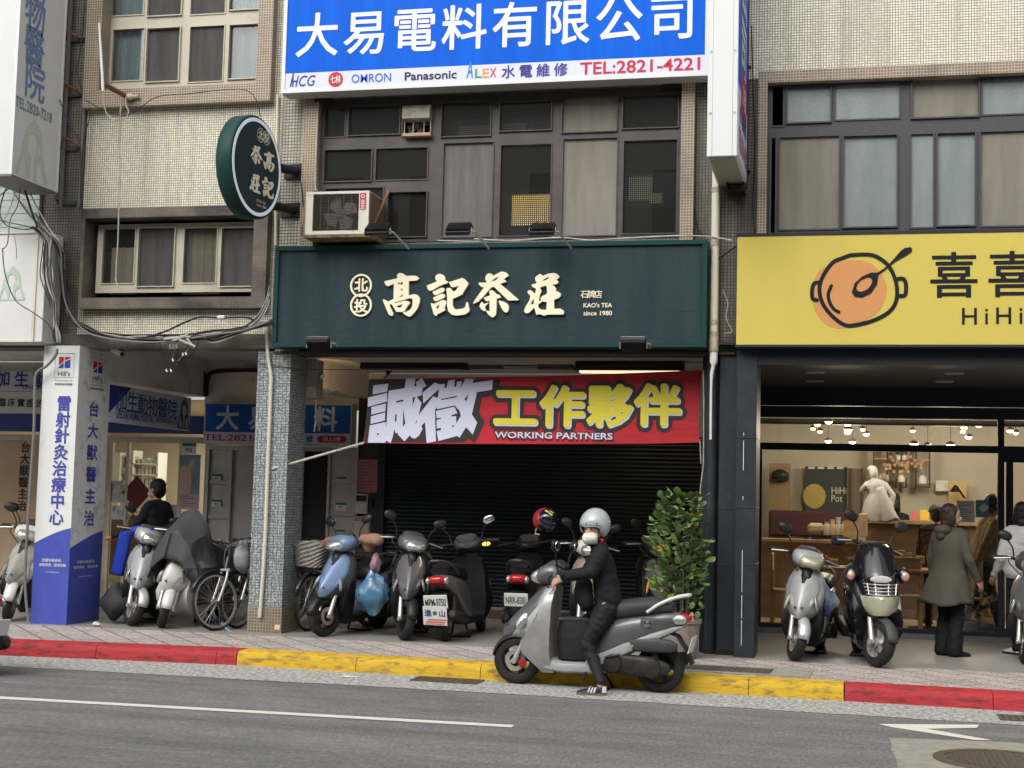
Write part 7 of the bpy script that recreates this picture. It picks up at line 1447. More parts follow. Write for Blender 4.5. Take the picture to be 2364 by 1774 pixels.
wl_ = rp(612, 654, .3); F_.hand(wl_, rp(545, 690, .31)-wl_, (-.3, -.5, .8), (-.2, .5, .6), 0, curl=.75, k=1.0)
wr_ = rp(632, 640, -.3); F_.hand(wr_, rp(565, 665, -.31)-wr_, (-.3, .4, .8), (-.2, -.5, .6), 0, curl=.75, k=1.0)
F_.build('body', [m_skin, m_jkt, m_leg], PR, .0075, 3)
eyes(PR, hc_, Rm, 1.02)
upv = Vector((0, 0, 1)); H = lambda x, y, z: hc_+Rm @ Vector((x, y, z))
b = MB(); rs = []                                                    # open-face helmet: a shell cut away over the face
for i in range(15):
    t = pi/2-i*(pi*.80/14); ring = []
    for j in range(29):
        a = -pi+2*pi*j/28; 
        ring.append((t, a))
    rs.append(ring)
hv = []; R1 = (.138, .13, .138); cen = Vector((-.02, 0, .056))
pts = []
for ring in rs:
    row = []
    for t, a in ring:
        lim = radians(-2) if abs(a) < radians(48) else (radians(-2)+(abs(a)-radians(48))/radians(28)*radians(-46) if abs(a) < radians(76) else radians(-48))
        tt = max(t, lim); row.append(H(*(cen+Vector((R1[0]*cos(tt)*cos(a), R1[1]*cos(tt)*sin(a), R1[2]*sin(tt))))))
    pts.append(row)
b.rings(pts, cap=False, closed=False); hl = b.build('helmet', M('pale_grey_helmet', (.36, .41, .41), .12, coat=1.), PR, smooth=True, solid=.018, ang=60)
b = MB(); 
for a in (-40, 0, 40): p = H(*(cen+Vector((R1[0]*1.03*cos(radians(a))*.99, R1[1]*1.06*sin(radians(a)), .012)))); b.ell(p, (.008, .008, .008), 8, 5)
b.build('snaps', m_gplas, hl)
mk = MB(); rs = []
for i in range(9):
    v = -1+i/4; z = -.03-.045*(v+1)+.0; z = -.012-.052*(i/4); ring = []
    for j in range(11):
        u = -1+j/5; w_ = .08-.02*v*v; x = .135-.078*abs(u)**2.-.03*v*v+(.004 if i % 2 else 0); ring.append(H(x, w_*u, z))
    rs.append(ring)
mk.rings(rs, cap=False, closed=False); mk.build('face_mask', M('cream_mask', (.7, .67, .55), .85, bump=.5, bs=14, stretch=(.5, .5, 3)), PR, smooth=True, solid=.004)
b = MB(); b.tube([H(.05, .082, -.05), H(.02, .07, -.1), H(.04, .02, -.13)], .008, 6); b.tube([H(.05, -.082, -.05), H(.02, -.07, -.1), H(.04, -.02, -.13)], .008, 6); b.build('chin_strap', m_black, PR)
b = MB(); b.ell(H(.0, .085, -.085), (.02, .012, .02), 8, 6); b.build('strap_buckle', m_redl, PR)
b = MB(); b.tube([H(-.1, .02, -.08), H(-.13, .02, -.16), H(-.12, .03, -.3)], [.035, .04, .012], 8); b.build('hair', m_hair, PR, smooth=True)
sh = MB(); fdir = (rp(760, 1560, fo+.02)-rp(950, 1560, fo)); fdir.z = 0; fdir.normalize(); sd_ = Vector((-fdir.y, fdir.x, 0)); hx = rp(945, 1560, fo); hx.z = 0
def shoe(name_parent, heel, fd, L_, mat, sole):
    sd = Vector((-fd.y, fd.x, 0)); P_ = lambda x, y, z: heel+fd*x*L_+sd*y+Vector((0, 0, z)); rs = []
    for x, w_, h_ in ((0, .026, .075), (.08, .034, .09), (.25, .036, .095), (.4, .038, .082), (.6, .044, .062), (.8, .043, .05), (.93, .034, .04), (1.0, .015, .03)): rs.append([P_(x, w_*cos(a), .022+(h_-.022)*max(0, sin(a))) for a in [pi*i/8 for i in range(9)]])
    b = MB(); b.rings(rs); o = b.build('shoe', mat, name_parent, smooth=True); rs = []
    for x, w_ in ((-.01, .024), (.05, .036), (.3, .038), (.6, .047), (.85, .044), (.97, .032), (1.01, .012)): rs.append([P_(x, -w_, .001), P_(x, w_, .001), P_(x, w_, .025), P_(x, -w_, .025)])
    b = MB(); b.rings(rs); b.build('sole', sole, o); return P_, o
P_, so_ = shoe(PR, hx, fdir, .25, m_black, M('gum_sole', (.13, .12, .1), .7))
b = MB()
for k in range(3): x = .38+k*.1; b.add([P_(x, .05-.004*k, .028), P_(x+.055, .05-.004*k, .028), P_(x-.01, .041, .072), P_(x-.065, .041, .072)], [(0, 1, 2, 3)]); b.add([P_(x, -.05, .028), P_(x+.055, -.05, .028), P_(x-.01, -.041, .072), P_(x-.065, -.041, .072)], [(0, 1, 2, 3)])
b.box(0, 0, 0, 0, 0, 0) if False else None
b.add([P_(-.01, .03, .03), P_(-.01, -.03, .03), P_(-.005, -.027, .08), P_(-.005, .027, .08)], [(0, 1, 2, 3)]); b.add([P_(-.01, .031, .03), P_(.13, .039, .03), P_(.12, .038, .08), P_(-.005, .028, .085)], [(0, 1, 2, 3)]); b.build('white_stripes', m_white, so_)
b = MB(); b.add([rp(915, 858, .215), rp(945, 848, .215), rp(940, 854, .215), rp(918, 866, .215)], [(0, 1, 2, 3)]); b.build('logo', m_white, PR)
bgm = blob([(rp(770, 760, .1), (.085, .11, .14), None), (rp(790, 840, .12), (.07, .1, .1), None), (rp(765, 690, .08), (.06, .09, .1), None)], .016, 2); bgm.build('sling_bag', M('black_fleece', (.009, .009, .01), .85, bump=.5, bs=14), smooth=True, label='black sling bag worn on the chest of the scooter rider', cat='bag')
# ---- people on foot
def walker(label, foot, Hh, facing, top, trousers, hair, head_turn=0., stride=0., arms=((.0, .05), (.0, .05)), shoes=m_black, skirt=None, hairlong=0., cap=None, seated=False, lean=0., hood=False, mask=None, topr=1., flare=0.):
    th = radians(facing); fx = Vector((cos(th), sin(th), 0)); lx = Vector((-sin(th), cos(th), 0)); up = Vector((0, 0, 1)); o = Vector(foot); t = thing('person', label, 'person', o)
    P = lambda x, y, z: o+fx*(x*Hh)+lx*(y*Hh)+up*(z*Hh); L_ = lambda x, z: x+lean*(z-.5); k = Hh/1.68
    F = Fig(); hc = P(L_(.015, .925), 0, .925); hf = Vector((cos(th+radians(head_turn)), sin(th+radians(head_turn)), -.05)); Rm = F.head(hc, hf, k=k)
    F.seg(P(L_(0, .83), 0, .83), P(L_(.01, .9), 0, .9), .05*k, .047*k, 0)
    T = topr
    tr = ((.80, .075, .042), (.745, .055, .062), (.68, .045, .066), (.62, .04, .062), (.555, .045, .066))
    for z, hw, r in [tuple(a+(b-a)*q/3 for a, b in zip(A, B)) for A, B in zip(tr, tr[1:]) for q in range(3)]+[tr[-1]]: F.seg(P(L_(0, z), hw*T, z), P(L_(0, z), -hw*T, z), r*Hh*T, r*Hh*T, 1)
    F.seg(P(L_(0, .78), 0, .78), P(0, 0, .56), .07*Hh*T, .07*Hh*T, 1)
    for sy, (fwd, out) in zip((1, -1), arms):
        s0 = P(L_(0, .795), sy*(.105+.03*(T-1)), .795); el = P(L_(fwd*.35-.01, .63), sy*(.122+.012*(T-1)*9+out*.3), .635+abs(fwd)*.02); wr = P(L_(fwd*1.0+.02, .49), sy*(.122+.012*(T-1)*9+out*.4), .49+fwd*.32); F.chain([s0, el, wr], [.036*Hh*T, .03*Hh*T, .02*Hh*T], 1); F.hand(wr, (wr-el).normalized(), lx*sy, fx, 0, .5, k)
    F.seg(P(0, .05, .51), P(0, -.05, .51), .062*Hh, .062*Hh, 2)
    for sy in (1, -1):
        st_ = stride*sy; ank = P(st_*.25-.01, sy*.05, .045+max(0, -st_)*.12); F.chain([P(0, sy*.055, .5), P(st_*.13+.015, sy*.055, .275), ank], [.054*Hh, .036*Hh+flare*.3, .024*Hh+flare], 2)
    F.build('body', [m_skin, top, trousers], t, .011, 3); eyes(t, hc, Rm, k)
    for sy in (1, -1):
        st_ = stride*sy; h0 = P(st_*.25-.035, sy*.05, max(0, -st_)*.12); shoe(t, h0, (fx+lx*sy*.12).normalized(), .25*k, shoes, m_black)
    hh = lambda x, y, z: hc+Rm @ Vector((x*k, y*k, z*k))
    if cap: 
        b = MB(); b.ell(hh(-.008, 0, .055), (.112*k, .092*k, .085*k), 16, 9, rot=Rm); b.ell(hh(.11, 0, .045), (.07*k, .07*k, .012*k), 14, 6, rot=Rm); b.build('cap', cap, t, smooth=True)
    parts = [(hh(-.022, 0, .045), (.108*k, .096*k, .1*k), Rm), (hh(-.05, 0, -.02), (.075*k, .093*k, .1*k), Rm)]
    if hairlong: parts += [(hh(-.06, .0, -.1), (.06*k, .095*k, .06*k+hairlong*.5), Rm), (hh(.0, .08, -.04), (.05*k, .028*k, .09*k), Rm), (hh(.0, -.08, -.04), (.05*k, .028*k, .09*k), Rm)]
    hb = blob(parts, .012, 2)
    for v in hb.v:
        q = v-hc; a_ = math.atan2(q.y, q.x); nn = Vector((q.x, q.y, 0)); nn = nn.normalized() if nn.length > .01 else Vector((0, 0, 1)); v += nn*(.006*noise.noise(Vector((a_*9, q.z*5, 3.)))+.004*noise.noise(Vector((a_*24, q.z*9, 5.))))
    hb.build('hair', hair, t, smooth=True)
    if mask: b = MB(); b.ell(hh(.075, 0, -.05), (.045*k, .055*k, .04*k), 12, 7, rot=Rm); b.build('face_mask', mask, t, smooth=True)
    if skirt:                                                       # long coat: a lofted skirt with folds
        rs = []; n = 40; base = ((.835, .045, .06), (.815, .07, .105), (.79, .088, .128), (.74, .095, .132), (.66, .092, .124), (.58, .094, .122))
        for i in range(18):
            if i < 6: z, a1, a2 = base[i]; f = 0
            else: f = (i-5)/12; z = .58-(.58-skirt[0])*f; a1, a2 = .094+.04*f*skirt[1], .122+.05*f*skirt[1]
            ring = []
            for j in range(n):
                a = 2*pi*j/n; fold = 1+.05*f*sin(5*a+1.3)+.03*f*sin(11*a)+.012*sin(7*a+i)
                ring.append(P(a1*fold*cos(a)-.01*f+skirt[2]*f*max(0, -cos(a)), a2*fold*sin(a)+skirt[3]*f*max(0, sin(a)), z+.012*f*sin(3*a)))
            rs.append(ring)
        b = MB(); b.rings(rs, cap=False); b.build('coat', top, t, smooth=True, solid=.012, ang=180)
    if hood: blob([(P(-.06, 0, .83), (.06*Hh, .085*Hh, .035*Hh), None), (P(-.075, 0, .795), (.035*Hh, .06*Hh, .04*Hh), None)], .014, 2).build('hood', top, t, smooth=True)
    return t
m_olive = M('olive_coat', (.062, .06, .042), .85, col2=(.072, .07, .05), vs=4, bump=.6, bs=7)
wf = gnd(2192, 1515, PAVE); walker('person in a long olive coat and wide black trousers facing the restaurant glass', wf, 1.58, 42, m_olive, M('wide_black_cloth', (.008, .008, .009), .8), m_hair2, head_turn=-42, skirt=(.345, .9, -.03, .045), hairlong=.09, hood=True, arms=((.0, .06), (.06, .08)), topr=1.15, flare=.055)
m_puff = M('white_quilted_jacket', (.5, .49, .46), .7, bump=.9, bs=8, stretch=(1, 1, 3))
jf = gnd(2362, 1512, PAVE); walker('person with short black hair in a white quilted jacket', jf, 1.62, 120, m_puff, M('black_denim', (.012, .013, .018), .8), m_hair, topr=1.2, hairlong=.03, shoes=m_whiteface, arms=((.08, .02), (.1, .02)), flare=.02)
bf = Vector((at(2272, 1400, 18.5).x, 18.6, PAVE+.02)); walker('person in a brown jacket striding past inside the restaurant glass', bf, 1.7, 15, M('brown_jacket', (.17, .1, .035), .8, bump=.5, bs=8), M('dark_green_trousers', (.03, .032, .024), .85), m_hair, stride=.55, lean=.16, arms=((.25, .02), (-.15, .02)), topr=1.1)
kf = at(2062, 1162, 21.6); walker('person in black with a dark cap and mask behind the service counter', Vector((kf.x, 21.6, PAVE+.02)), kf.z-PAVE+.12, -100, m_jkt, m_leg, m_hair, cap=M('black_cap', (.012, .011, .012), .7), mask=M('grey_mask', (.4, .4, .4), .8), hairlong=.06, lean=.1, head_turn=-25)
cf_ = at(2160, 1188, 19.9); walker('person in a brown cap at the counter, half hidden by the olive coat', Vector((cf_.x, 19.9, PAVE+.02)), cf_.z-PAVE+.1, 100, m_jkt, m_leg, m_hair, cap=M('brown_cap', (.14, .065, .035), .8), head_turn=10)
lf = at(365, 1130, 16.5); walker('person in black with tied hair walking past the clinic glass', Vector((lf.x, 16.5, PAVE)), lf.z-PAVE+.12, 170, M('black_coat', (.016, .016, .02), .8, bump=.5, bs=8), m_leg, m_hair, stride=.5, arms=((.25, .05), (-.1, .05)), topr=1.1, mask=M('pale_blue_mask', (.4, .5, .5), .8))
# ================================================================ potted bush
pc = gnd(1570, 1520, PAVE); pb = thing('potted_bush', 'glossy green rubber plant bush in a mottled pink grey pot', 'plant', pc, local=True)
b = MB(); b.lathe([(.15, 0), (.16, .03), (.195, .34), (.21, .35), (.21, .385), (.19, .385), (.185, .34)], n=28, cap=False); b.build('pot', M('mottled_pot', (.3, .245, .225), .75, col2=(.2, .155, .14), vs=9, bump=.2, bs=30), pb, smooth=True, ang=30)
MB().lathe([(.187, .335), (.1, .35), (.001, .352)], n=20).build('soil', M('soil', (.05, .038, .028), .95), pb)
b = MB(); random.seed(21); tips = []
for i in range(9):
    a = random.uniform(0, 2*pi); r_ = random.uniform(.02, .08); p0 = Vector((cos(a)*r_, sin(a)*r_, .33)); p1 = p0+Vector((cos(a)*.05, sin(a)*.05, .35)); p2 = p1+Vector((random.uniform(-.12, .12), random.uniform(-.12, .12), random.uniform(.4, .65))); b.tube(smooth_path([p0, p1, p2], 4), [.012-.0008*j for j in range(9)], 6); tips.append((p1, p2))
b.build('stems', M('bark', (.09, .075, .055), .9), pb)
b = MB(); Lf = []
def leaf(p, d, L_, w_, mi):
    d = d.normalized(); s_ = d.cross(Vector((0, 0, 1))); s_ = s_.normalized() if s_.length > .1 else Vector((1, 0, 0)); s_ = (s_+Vector((random.uniform(-.5, .5), random.uniform(-.5, .5), random.uniform(-.5, .5)))).normalized(); n = d.cross(s_).normalized()
    row = [(0, .08, 0), (.2, .55, .05), (.5, .98, .06), (.75, 1., .03), (.92, .65, -.01), (1, .12, -.04)]; vs = []; fs = []
    for x, w, z in row: q = p+d*x*L_+n*z*L_; vs += [q-s_*w*w_/2+n*.12*w*w_, q, q+s_*w*w_/2+n*.12*w*w_]
    for i in range(5): fs += [(3*i, 3*i+1, 3*i+4, 3*i+3), (3*i+1, 3*i+2, 3*i+5, 3*i+4)]
    b.add(vs, fs, mi)
for i in range(430):
    z = random.random(); zz = .56+z*1.06; R_ = .32*(1-.75*max(0, z-.6)**1.4*2)*(.6+.4*min(1, z*2.6)); a = random.uniform(0, 2*pi); rr = R_*random.random()**.5*(1+.55*noise.noise(Vector((cos(a)*1.5, sin(a)*1.5, z*4)))); p = Vector((cos(a)*rr*.86-.03, sin(a)*rr*.86, zz)); d = Vector((cos(a), sin(a), random.uniform(-.3, 1.1)))+Vector((random.uniform(-.6, .6), random.uniform(-.6, .6), 0))
    mi = 0 if random.random() < .5 else (1 if random.random() < .93 else 2); leaf(p, d, random.uniform(.09, .14), random.uniform(.058, .082), mi)
for i in range(10): leaf(Vector((random.uniform(-.1, .24), random.uniform(-.2, 0), random.uniform(.38, .5))), Vector((random.uniform(-.5, 1), -.3, .6)), .08, .06, 1)
m_lf = [M('dark_glossy_leaf', (.065, .12, .05), .3, col2=(.09, .16, .065), vs=9, spec=.6), M('bright_leaf', (.22, .38, .09), .35, col2=(.16, .29, .07), vs=9, spec=.6), M('yellowing_leaf', (.25, .18, .05), .5, col2=(.16, .17, .04), vs=9)]
b.build('crown', m_lf, pb, smooth=True, recalc=False)
b = MB(); b.lathe([(.03, 0), (.045, .008), (.02, .02), (.018, .05), (.025, .06), (.012, .09)], (.12, -.1, .37), 'z', 10); b.build('figurine', M('clay', (.4, .27, .2), .8), pb)
# ================================================================ things on the facades
# air conditioner
YA = 14.32; ax0, ax1, az0, az1 = RC(706, 851, 442, 541, YA); ac = thing('air_conditioner', 'old cream box air conditioner with a rusty base in the dark window', 'air conditioner', ((ax0+ax1)/2, YA+.2, az0))
m_ac = M('aged_cream_metal', (.56, .54, .46), .5, col2=(.3, .2, .12), vs=6, ramp=(.6, .78)); gx0_, gx1_, gz0_, gz1_ = RC(722, 828, 448, 533, YA)
b = MB(); lp = lambda r: [(r[0], r[2]), (r[1], r[2]), (r[1], r[3]), (r[0], r[3])]; b.curve2d([lp((ax0, ax1, az0, az1)), lp((gx0_, gx1_, gz0_, gz1_))], (0, YA+.012, 0), UX, UY, depth=.012); b.box(ax0, ax1, YA+.025, YA+.55, az1-.012, az1); b.box(ax0, ax1, YA+.025, YA+.55, az0, az0+.012); b.box(ax0, ax0+.012, YA+.025, YA+.55, az0+.012, az1-.012); b.build('case', m_ac, ac)
b = MB(); b.box(ax1-.012, ax1-.002, YA+.03, YA+.55, az0+.013, az1-.013); 
for i in range(22): b.box(ax1-.002, ax1+.004, YA+.05+i*.021, YA+.062+i*.021, az0+.05, az1-.05)
b.build('side_vent', M('rusty_brown_vent', (.13, .085, .06), .7, col2=(.2, .14, .1), vs=9), ac)
b = MB(); n = 24
for i in range(n): z = gz0_+(gz1_-gz0_)*(i+.5)/n; b.box(gx0_, gx1_, YA+.01, YA+.02, z-.0025, z+.0025)
for i in range(1, 6): x = gx0_+(gx1_-gx0_)*i/6; b.box(x-.003, x+.003, YA+.006, YA+.0095, gz0_, gz1_)
b.build('grille', M('grimy_grille', (.07, .06, .05), .7), ac)
MB().box(ax0+.013, ax1-.013, YA+.2, YA+.21, az0+.013, az1-.013).build('inner_back', m_bframe, ac)
b = MB(); c = Vector(((gx0_*.45+gx1_*.55), YA+.08, (gz0_+gz1_)/2)); b.lathe([(.04, -.03), (.04, .03)], c, 'y', 14)
for k in range(4):
    a_ = k*pi/2+.5; u1, u2 = Vector((cos(a_), 0, sin(a_))), Vector((-sin(a_), 0, cos(a_))); b.add([c+u1*.03-u2*.03, c+u1*.17-u2*.09, c+u1*.19+u2*.03+Vector((0, .03, 0)), c+u1*.12+u2*.09+Vector((0, .03, 0)), c+u1*.03+u2*.03], [(0, 1, 2, 3, 4)])
b.build('fan_blades', M('fan_grey', (.42, .4, .37), .6), ac)
x0, x1, z0, z1 = RC(831, 845, 446, 484, YA); MB().box(x0, x1, YA-.004, YA-.0005, z0, z1).build('label', M('red_label', (.45, .04, .06), .5), ac)
b = MB(); b.text('日', ((x0+x1)/2, YA-.006, z0+(z1-z0)*.45), UX, UY, em=.05, offset=.02); b.text('立', ((x0+x1)/2, YA-.006, z0+(z1-z0)*.16), UX, UY, em=.05, offset=.02); b.lathe([(.02, 0), (.02, .001), (.013, .001)], ((x0+x1)/2, YA-.0065, z0+(z1-z0)*.8), 'y', 16, cap=False); b.build('lettering', m_white, ac)
b = MB(); b.box(ax0-.01, ax1+.02, YA-.01, YA+.5, az0-.035, az0-.002); b.build('base', M('rusty_base', (.07, .05, .04), .8, col2=(.28, .18, .11), vs=7), ac); b = MB(); b.tube([Vector((ax1-.02, YA+.1, az0)), Vector((ax1+.06, YF, az1+.1))], .014, 6); b.build('stay', m_rust, ac)
# pipes
b = MB(); dp_ = [at(1651, 330, 14.7), at(1651, 560, 14.7), at(1654, 700, 14.7), at(1655, 818, 14.7)]; X_ = dp_[1].x; b.tube([(X_, 14.7, dp_[0].z+.6), (X_, 14.7, dp_[3].z)], .042, 14)
dpt = thing('drainpipe', 'thick cream drainpipe between the green and yellow signs', 'pipe', (X_, 14.7, dp_[3].z)); b.build('pipe', m_pvc, dpt, smooth=True); b = MB()
for py in (440, 563, 745, 772): z = at(1652, py, 14.7).z; b.tube([(X_, 14.7, z-.025), (X_, 14.7, z+.025)], .047, 14)
b.tube([(X_, 14.7, at(1655, 776, 14.7).z), (X_, 14.7, at(1655, 812, 14.7).z)], .05, 14); b.build('joints', M('stained_pvc', (.5, .45, .35), .5, col2=(.25, .18, .12), vs=9), dpt, smooth=True); b = MB(); b.tube(smooth_path([(X_, 14.69, at(1655, 816, 14.7).z), (X_+.0, 14.68, at(1656, 845, 14.7).z), (X_-.02, 14.7, at(1654, 880, 14.7).z), (X_-.02, 14.72, at(1650, 1015, 14.7).z)], 4), [.04]*4+[.02]*4+[.013]*5, 8); b.build('drip_streak', M('lime_white', (.62, .62, .58), .7), dpt, smooth=True)
b = MB(); b.tube([at(641, 218, YF-.04), at(637, 400, YF-.04), at(636, 566, YF-.04)], .017, 8); b.build('conduit', m_pvc, smooth=True, label='slim cream conduit running down the facade behind the round sign', cat='pipe')
b = MB(); Yc2 = YF-.03; b.tube(smooth_path([at(617, 742, Yc2), at(617, 790, Yc2), at(620, 830, Yc2), at(626, 870, Yc2), at(625, 905, Yc2), at(622, 990, Yc2), at(618, 1080, Yc2), at(612, 1250, Yc2), at(600, 1426, Yc2)], 4), .021, 10); 
for py, px in ((896, 625), (1092, 618), (1258, 611)): b.tube([at(px, py-3, Yc2), at(px, py+3, Yc2)], .025, 10)
b.build('conduit', m_pvc, smooth=True, label='bent cream conduit down the face of the stone pillar', cat='pipe')
b = MB(); b.tube(smooth_path([at(132, 806, 14.5), at(128, 822, 14.5), at(108, 845, 14.5), at(84, 862, 14.5), at(80, 900, 14.5), at(78, 1000, 14.5), at(70, 1120, 14.5), at(58, 1330, 14.5), at(66, 1436, 14.5)], 4), .016, 8); b.build('conduit', m_cableg, smooth=True, label='grey conduit strapped down beside the advert pillar', cat='pipe')
# antenna arm with its wires
YN_ = YF-.35; an = thing('antenna_arm', 'rusty bracket with a thin white rod sticking out below the beige window', 'bracket', at(300, 225, YF)); b = MB(); b.tube([at(237, 193, YN_-.3), at(290, 222, YF-.13), at(300, 226, YF-.13)], .028, 6); b.build('arm', m_rust, an); b = MB(); b.tube([at(229, 53, YN_-.3), at(236, 170, YN_-.3), at(238, 211, YN_-.3)], [.01, .016, .016], 8); b.build('rod', m_white, an); b = MB(); b.tube([at(296, 224, YF-.16), at(321, 223, YF-.16)], .022, 8); b.ell(at(300, 224, YF-.16), (.05, .04, .04)); b.build('insulator', m_cablew, an)
def cable(pts, r, mat, label, grp=None, Y=None, k=5):
    P = [at(x, y, (Y if Y is not None else p[0]) if not p else p[0]) for x, y, *p in pts]; b = MB(); b.tube(smooth_path(P, k), r, 6); return b.build('cable', mat, smooth=True, label=label, cat='cable', group=grp)
z1 = lambda q, Y: [(x/3.456, y/3.456, Y) for x, y in q]; z5 = lambda q, Y: [(x/3.456, 400+y/3.456, Y) for x, y in q]
cable(z1([(825, 730), (825, 820), (860, 920), (930, 960), (1000, 945), (1025, 890), (1005, 840), (1005, 780)], 14.3), .006, m_cablew, 'white looped lead hanging under the rusty bracket'); cable(z1([(965, 780), (958, 1000), (955, 1300), (955, 1659)], 14.5)+z5([(950, 200), (945, 420), (940, 560), (928, 760), (930, 880), (965, 950)], 14.5), .008, m_cablew, 'long white wire dropping from the rusty bracket to the lower window')
cable(z1([(680, 800), (900, 910), (1050, 910), (1240, 780), (1500, 750), (1970, 722), (2080, 935)], 14.5), .005, m_cable, 'thin black wire strung from the bracket to the round sign')
cable(z1([(470, 330), (430, 450), (460, 740), (560, 1000), (640, 1160), (640, 1600)], 14.45), .006, m_cable, 'black wire draped over the hospital lightbox bracket'); cable(z1([(680, 0), (640, 420), (612, 560), (660, 740), (720, 900), (665, 1150), (640, 1640)], 14.7), .006, m_cable, 'black wire wandering down the grimy wall strip')
BK = 'black cables tangled along the beam under the small window'; random.seed(4)
base1 = [(100, 120), (260, 330), (390, 490), (470, 620), (495, 800), (510, 1000), (560, 1150), (680, 1240), (880, 1300), (1150, 1325), (1400, 1315), (1650, 1290), (1900, 1250), (2150, 1190)]
mats_ = [m_cable, m_cable, m_cableg, m_cable, m_cablew]
for i in range(13):
    q = [(x+random.uniform(-22, 22)+i*1.5, y+random.uniform(-20, 20)+(i-6)*(3 if 6 < k < 12 else 1)) for k, (x, y) in enumerate(base1)]
    st__ = random.choice([0, 0, 1, 2, 3]); q = q[st__:]
    cable(z5(q, 14.66-.012*i), random.choice([.006, .008, .011]), mats_[i % 5], {0: 'black cable in the tangled bundle along the beam', 2: 'grey cable in the tangled bundle along the beam', 4: 'dirty white cable in the tangled bundle along the beam'}[{0: 0, 1: 0, 2: 2, 3: 0, 4: 4}[i % 5]], BK)
base2 = [(290, 430), (370, 520), (385, 640), (380, 800), (400, 930), (430, 1040), (440, 1180), (455, 1300), (470, 1360)]
for i in range(10):
    q = [(x+random.uniform(-16, 16)+(i-5)*9*(1 if k < 4 else .5), y+random.uniform(-14, 14)) for k, (x, y) in enumerate(base2)]; cable(z5(q, 14.36-.012*i), random.choice([.006, .009, .012]), [m_cable, m_cableg, m_cablew][i % 3], ['black cable in the bundle falling beside the low lightbox', 'grey cable in the bundle falling beside the low lightbox', 'dirty white cable in the bundle falling beside the low lightbox'][i % 3], 'cables falling beside the low lightbox')
for q, r_, m_ in (([(60, 100), (20, 200), (0, 330), (60, 420), (200, 450), (300, 430)], .007, m_cable), ([(160, 120), (140, 260), (80, 380), (60, 560), (20, 610)], .006, m_cableg), ([(240, 160), (300, 280), (390, 440), (470, 540)], .008, m_cablew), ([(90, 110), (0, 180), (-60, 260)], .006, m_cable), ([(200, 140), (260, 330), (300, 430)], .012, m_cable), ([(110, 480), (130, 600), (130, 690)], .004, m_cableg), ([(20, 600), (40, 800), (120, 1010), (260, 1110), (380, 1200), (440, 1300)], .006, m_cable), ([(0, 380), (100, 400), (280, 440)], .006, m_cable), ([(130, 130), (70, 300), (0, 420)], .005, m_cablew)):
    cable(z5(q, 14.2), r_, m_, {m_cable.name: 'black loose wire looping under the tall hospital lightbox', m_cableg.name: 'grey loose wire looping under the tall hospital lightbox', m_cablew.name: 'dirty white loose wire looping under the tall hospital lightbox'}[m_.name], 'loose wires under the tall lightbox')
cable(z5([(880, 1310), (1100, 1320), (1300, 1270), (1480, 1190), (1600, 1150), (1750, 1155), (1950, 1150), (2020, 1170)], 14.6), .011, m_cable, 'thick black cable rising from the bundle to the white plug')
for i in range(7): cable(z5([(1500+i*20, 1330-i*6), (1700, 1300+i*9), (1900, 1240+i*8), (2040, 1150+i*12), (2120, 1020+i*14), (2150, 900+i*20)], 14.62-.01*i), .006, [m_cablew, m_cable, m_cableg][i % 3], ['white wire fanning up to the corner of the green sign', 'black wire fanning up to the corner of the green sign', 'grey wire fanning up to the corner of the green sign'][i % 3], 'wires fanning up to the green sign')
for i, (x0_, x1_, yb_) in enumerate(((1240, 1300, 1480), (1310, 1420, 1560), (1370, 1375, 1470), (1400, 1390, 1530), (1470, 1480, 1440), (1540, 1420, 1500), (1590, 1500, 1480))): cable(z5([(x0_, 1310), ((x0_+x1_)/2+20, (1310+yb_)/2), (x1_, yb_)], 14.55), .0045, [m_cable, m_cable, m_cableg][i % 3], ['thin black wire end dangling from the joint of the bundle', 'thin black wire end dangling from the joint of the bundle', 'thin grey wire end dangling from the joint of the bundle'][i % 3], 'wire ends dangling from the bundle')
jb = thing('cable_joint', 'knot of white tape and connectors in the cable bundle', 'cable joint', at(410, 785, 14.5)); b = MB()
for q in ([(1310, 1325), (1420, 1315)], [(1380, 1340), (1500, 1290)], [(1490, 1320), (1540, 1380)], [(1430, 1330), (1560, 1385)], [(1440, 1300), (1520, 1310)]): b.tube([at(x/3.456, 400+y/3.456, 14.5) for x, y in q], .014, 6)
b.build('tape', m_cablew, jb); b = MB()
for x, y0_, y1_ in ((1360, 1365, 1405), (1385, 1365, 1405), (1412, 1358, 1400)): b.tube([at(x/3.456, 400+y0_/3.456, 14.5), at(x/3.456, 400+y1_/3.456, 14.5)], .016, 6)
b.build('connectors', m_cableg, jb); b = MB()
for x, y in ((1375, 1480), (1455, 1435), (1480, 1430), (1325, 1565), (1360, 1565)): b.tube([at(x/3.456, 400+y/3.456, 14.55), at((x+8)/3.456, 400+(y+22)/3.456, 14.55)], .009, 6)
b.build('wire_caps', m_white, jb)
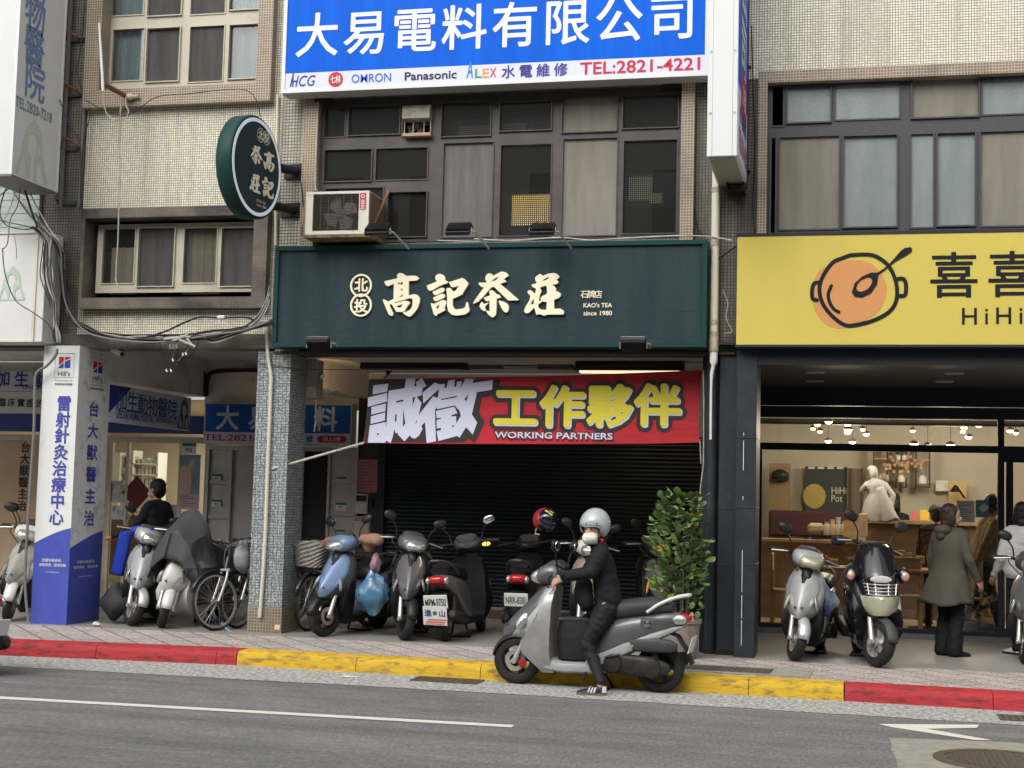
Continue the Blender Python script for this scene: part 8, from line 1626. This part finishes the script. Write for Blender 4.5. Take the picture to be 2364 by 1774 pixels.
pg = thing('power_plug', 'white plug box hanging on the thick black cable', 'plug', at(511, 735, 14.58)); b = MB(); b.rc(503, 520, 729, 737, 14.58, -.03, .03); b.build('box', m_white, pg, bevel=.008); b = MB(); b.rc(506, 509, 737.5, 745, 14.58, -.01, .01); b.rc(514, 517, 737.5, 745, 14.58, -.01, .01); b.build('prongs', m_white, pg)
cable([(1095, 552, 14.62), (1180, 556, 14.55), (1290, 549, 14.58), (1360, 555, 14.55), (1440, 551, 14.58), (1560, 545, 14.6), (1640, 547, 14.65), (1690, 556, 14.6)], .009, m_cablew, 'white cable snaking along the top of the green sign'); cable([(1010, 556, 14.62), (1100, 558, 14.6), (1170, 557, 14.6)], .007, m_cablew, 'short white lead between two floodlights on the green sign')
cable([(1590, 400, 14.75), (1600, 470, 14.75), (1612, 530, 14.75), (1630, 548, 14.72)], .006, m_cable, 'black wire running down the brown jamb beside the drainpipe'); cable([(1640, 620, 14.72), (1670, 590, 14.68), (1702, 568, 14.6)], .009, m_cable, 'black wire stretched across the drainpipe to the yellow sign'); cable([(1668, 670, 14.74), (1680, 700, 14.74), (1676, 735, 14.74), (1690, 765, 14.74), (1672, 770, 14.74)], .005, m_cablew, 'white curled wire on the grimy wall beside the drainpipe'); cable([(1735, 60, 14.72), (1738, 180, 14.72), (1742, 330, 14.72), (1738, 480, 14.72), (1744, 545, 14.72)], .007, m_cable, 'black cable down the wall edge by the grey windows')
cable([(735, 235, 14.7), (731, 330, 14.68), (728, 430, 14.68), (733, 440, 14.6)], .008, m_cablew, 'white cable down the brown jamb to the air conditioner'); cable([(700, 556, 14.6), (730, 540, 14.5), (760, 552, 14.5), (725, 556, 14.55)], .008, m_cablew, 'pale cable curled under the air conditioner'); cable([(690, 392, 14.6), (700, 470, 14.7), (697, 545, 14.7)], .006, m_cable, 'black wire from the round sign down to the green sign')
# litter
b = sack(gnd(222, 1447, PAVE)+Vector((0, 0, .03)), (.05, .03, .025), 9.); b.build('crumpled_cup', m_pvc, label='crumpled pale wrapper on the pavement by the advert pillar', cat='litter')
b = sack(gnd(803, 1565)+Vector((0, 0, .012)), (.06, .03, .01), 5.5); b.build('leaf_litter', m_pvc, label='pale scrap lying in the gutter by the yellow kerb', cat='litter')
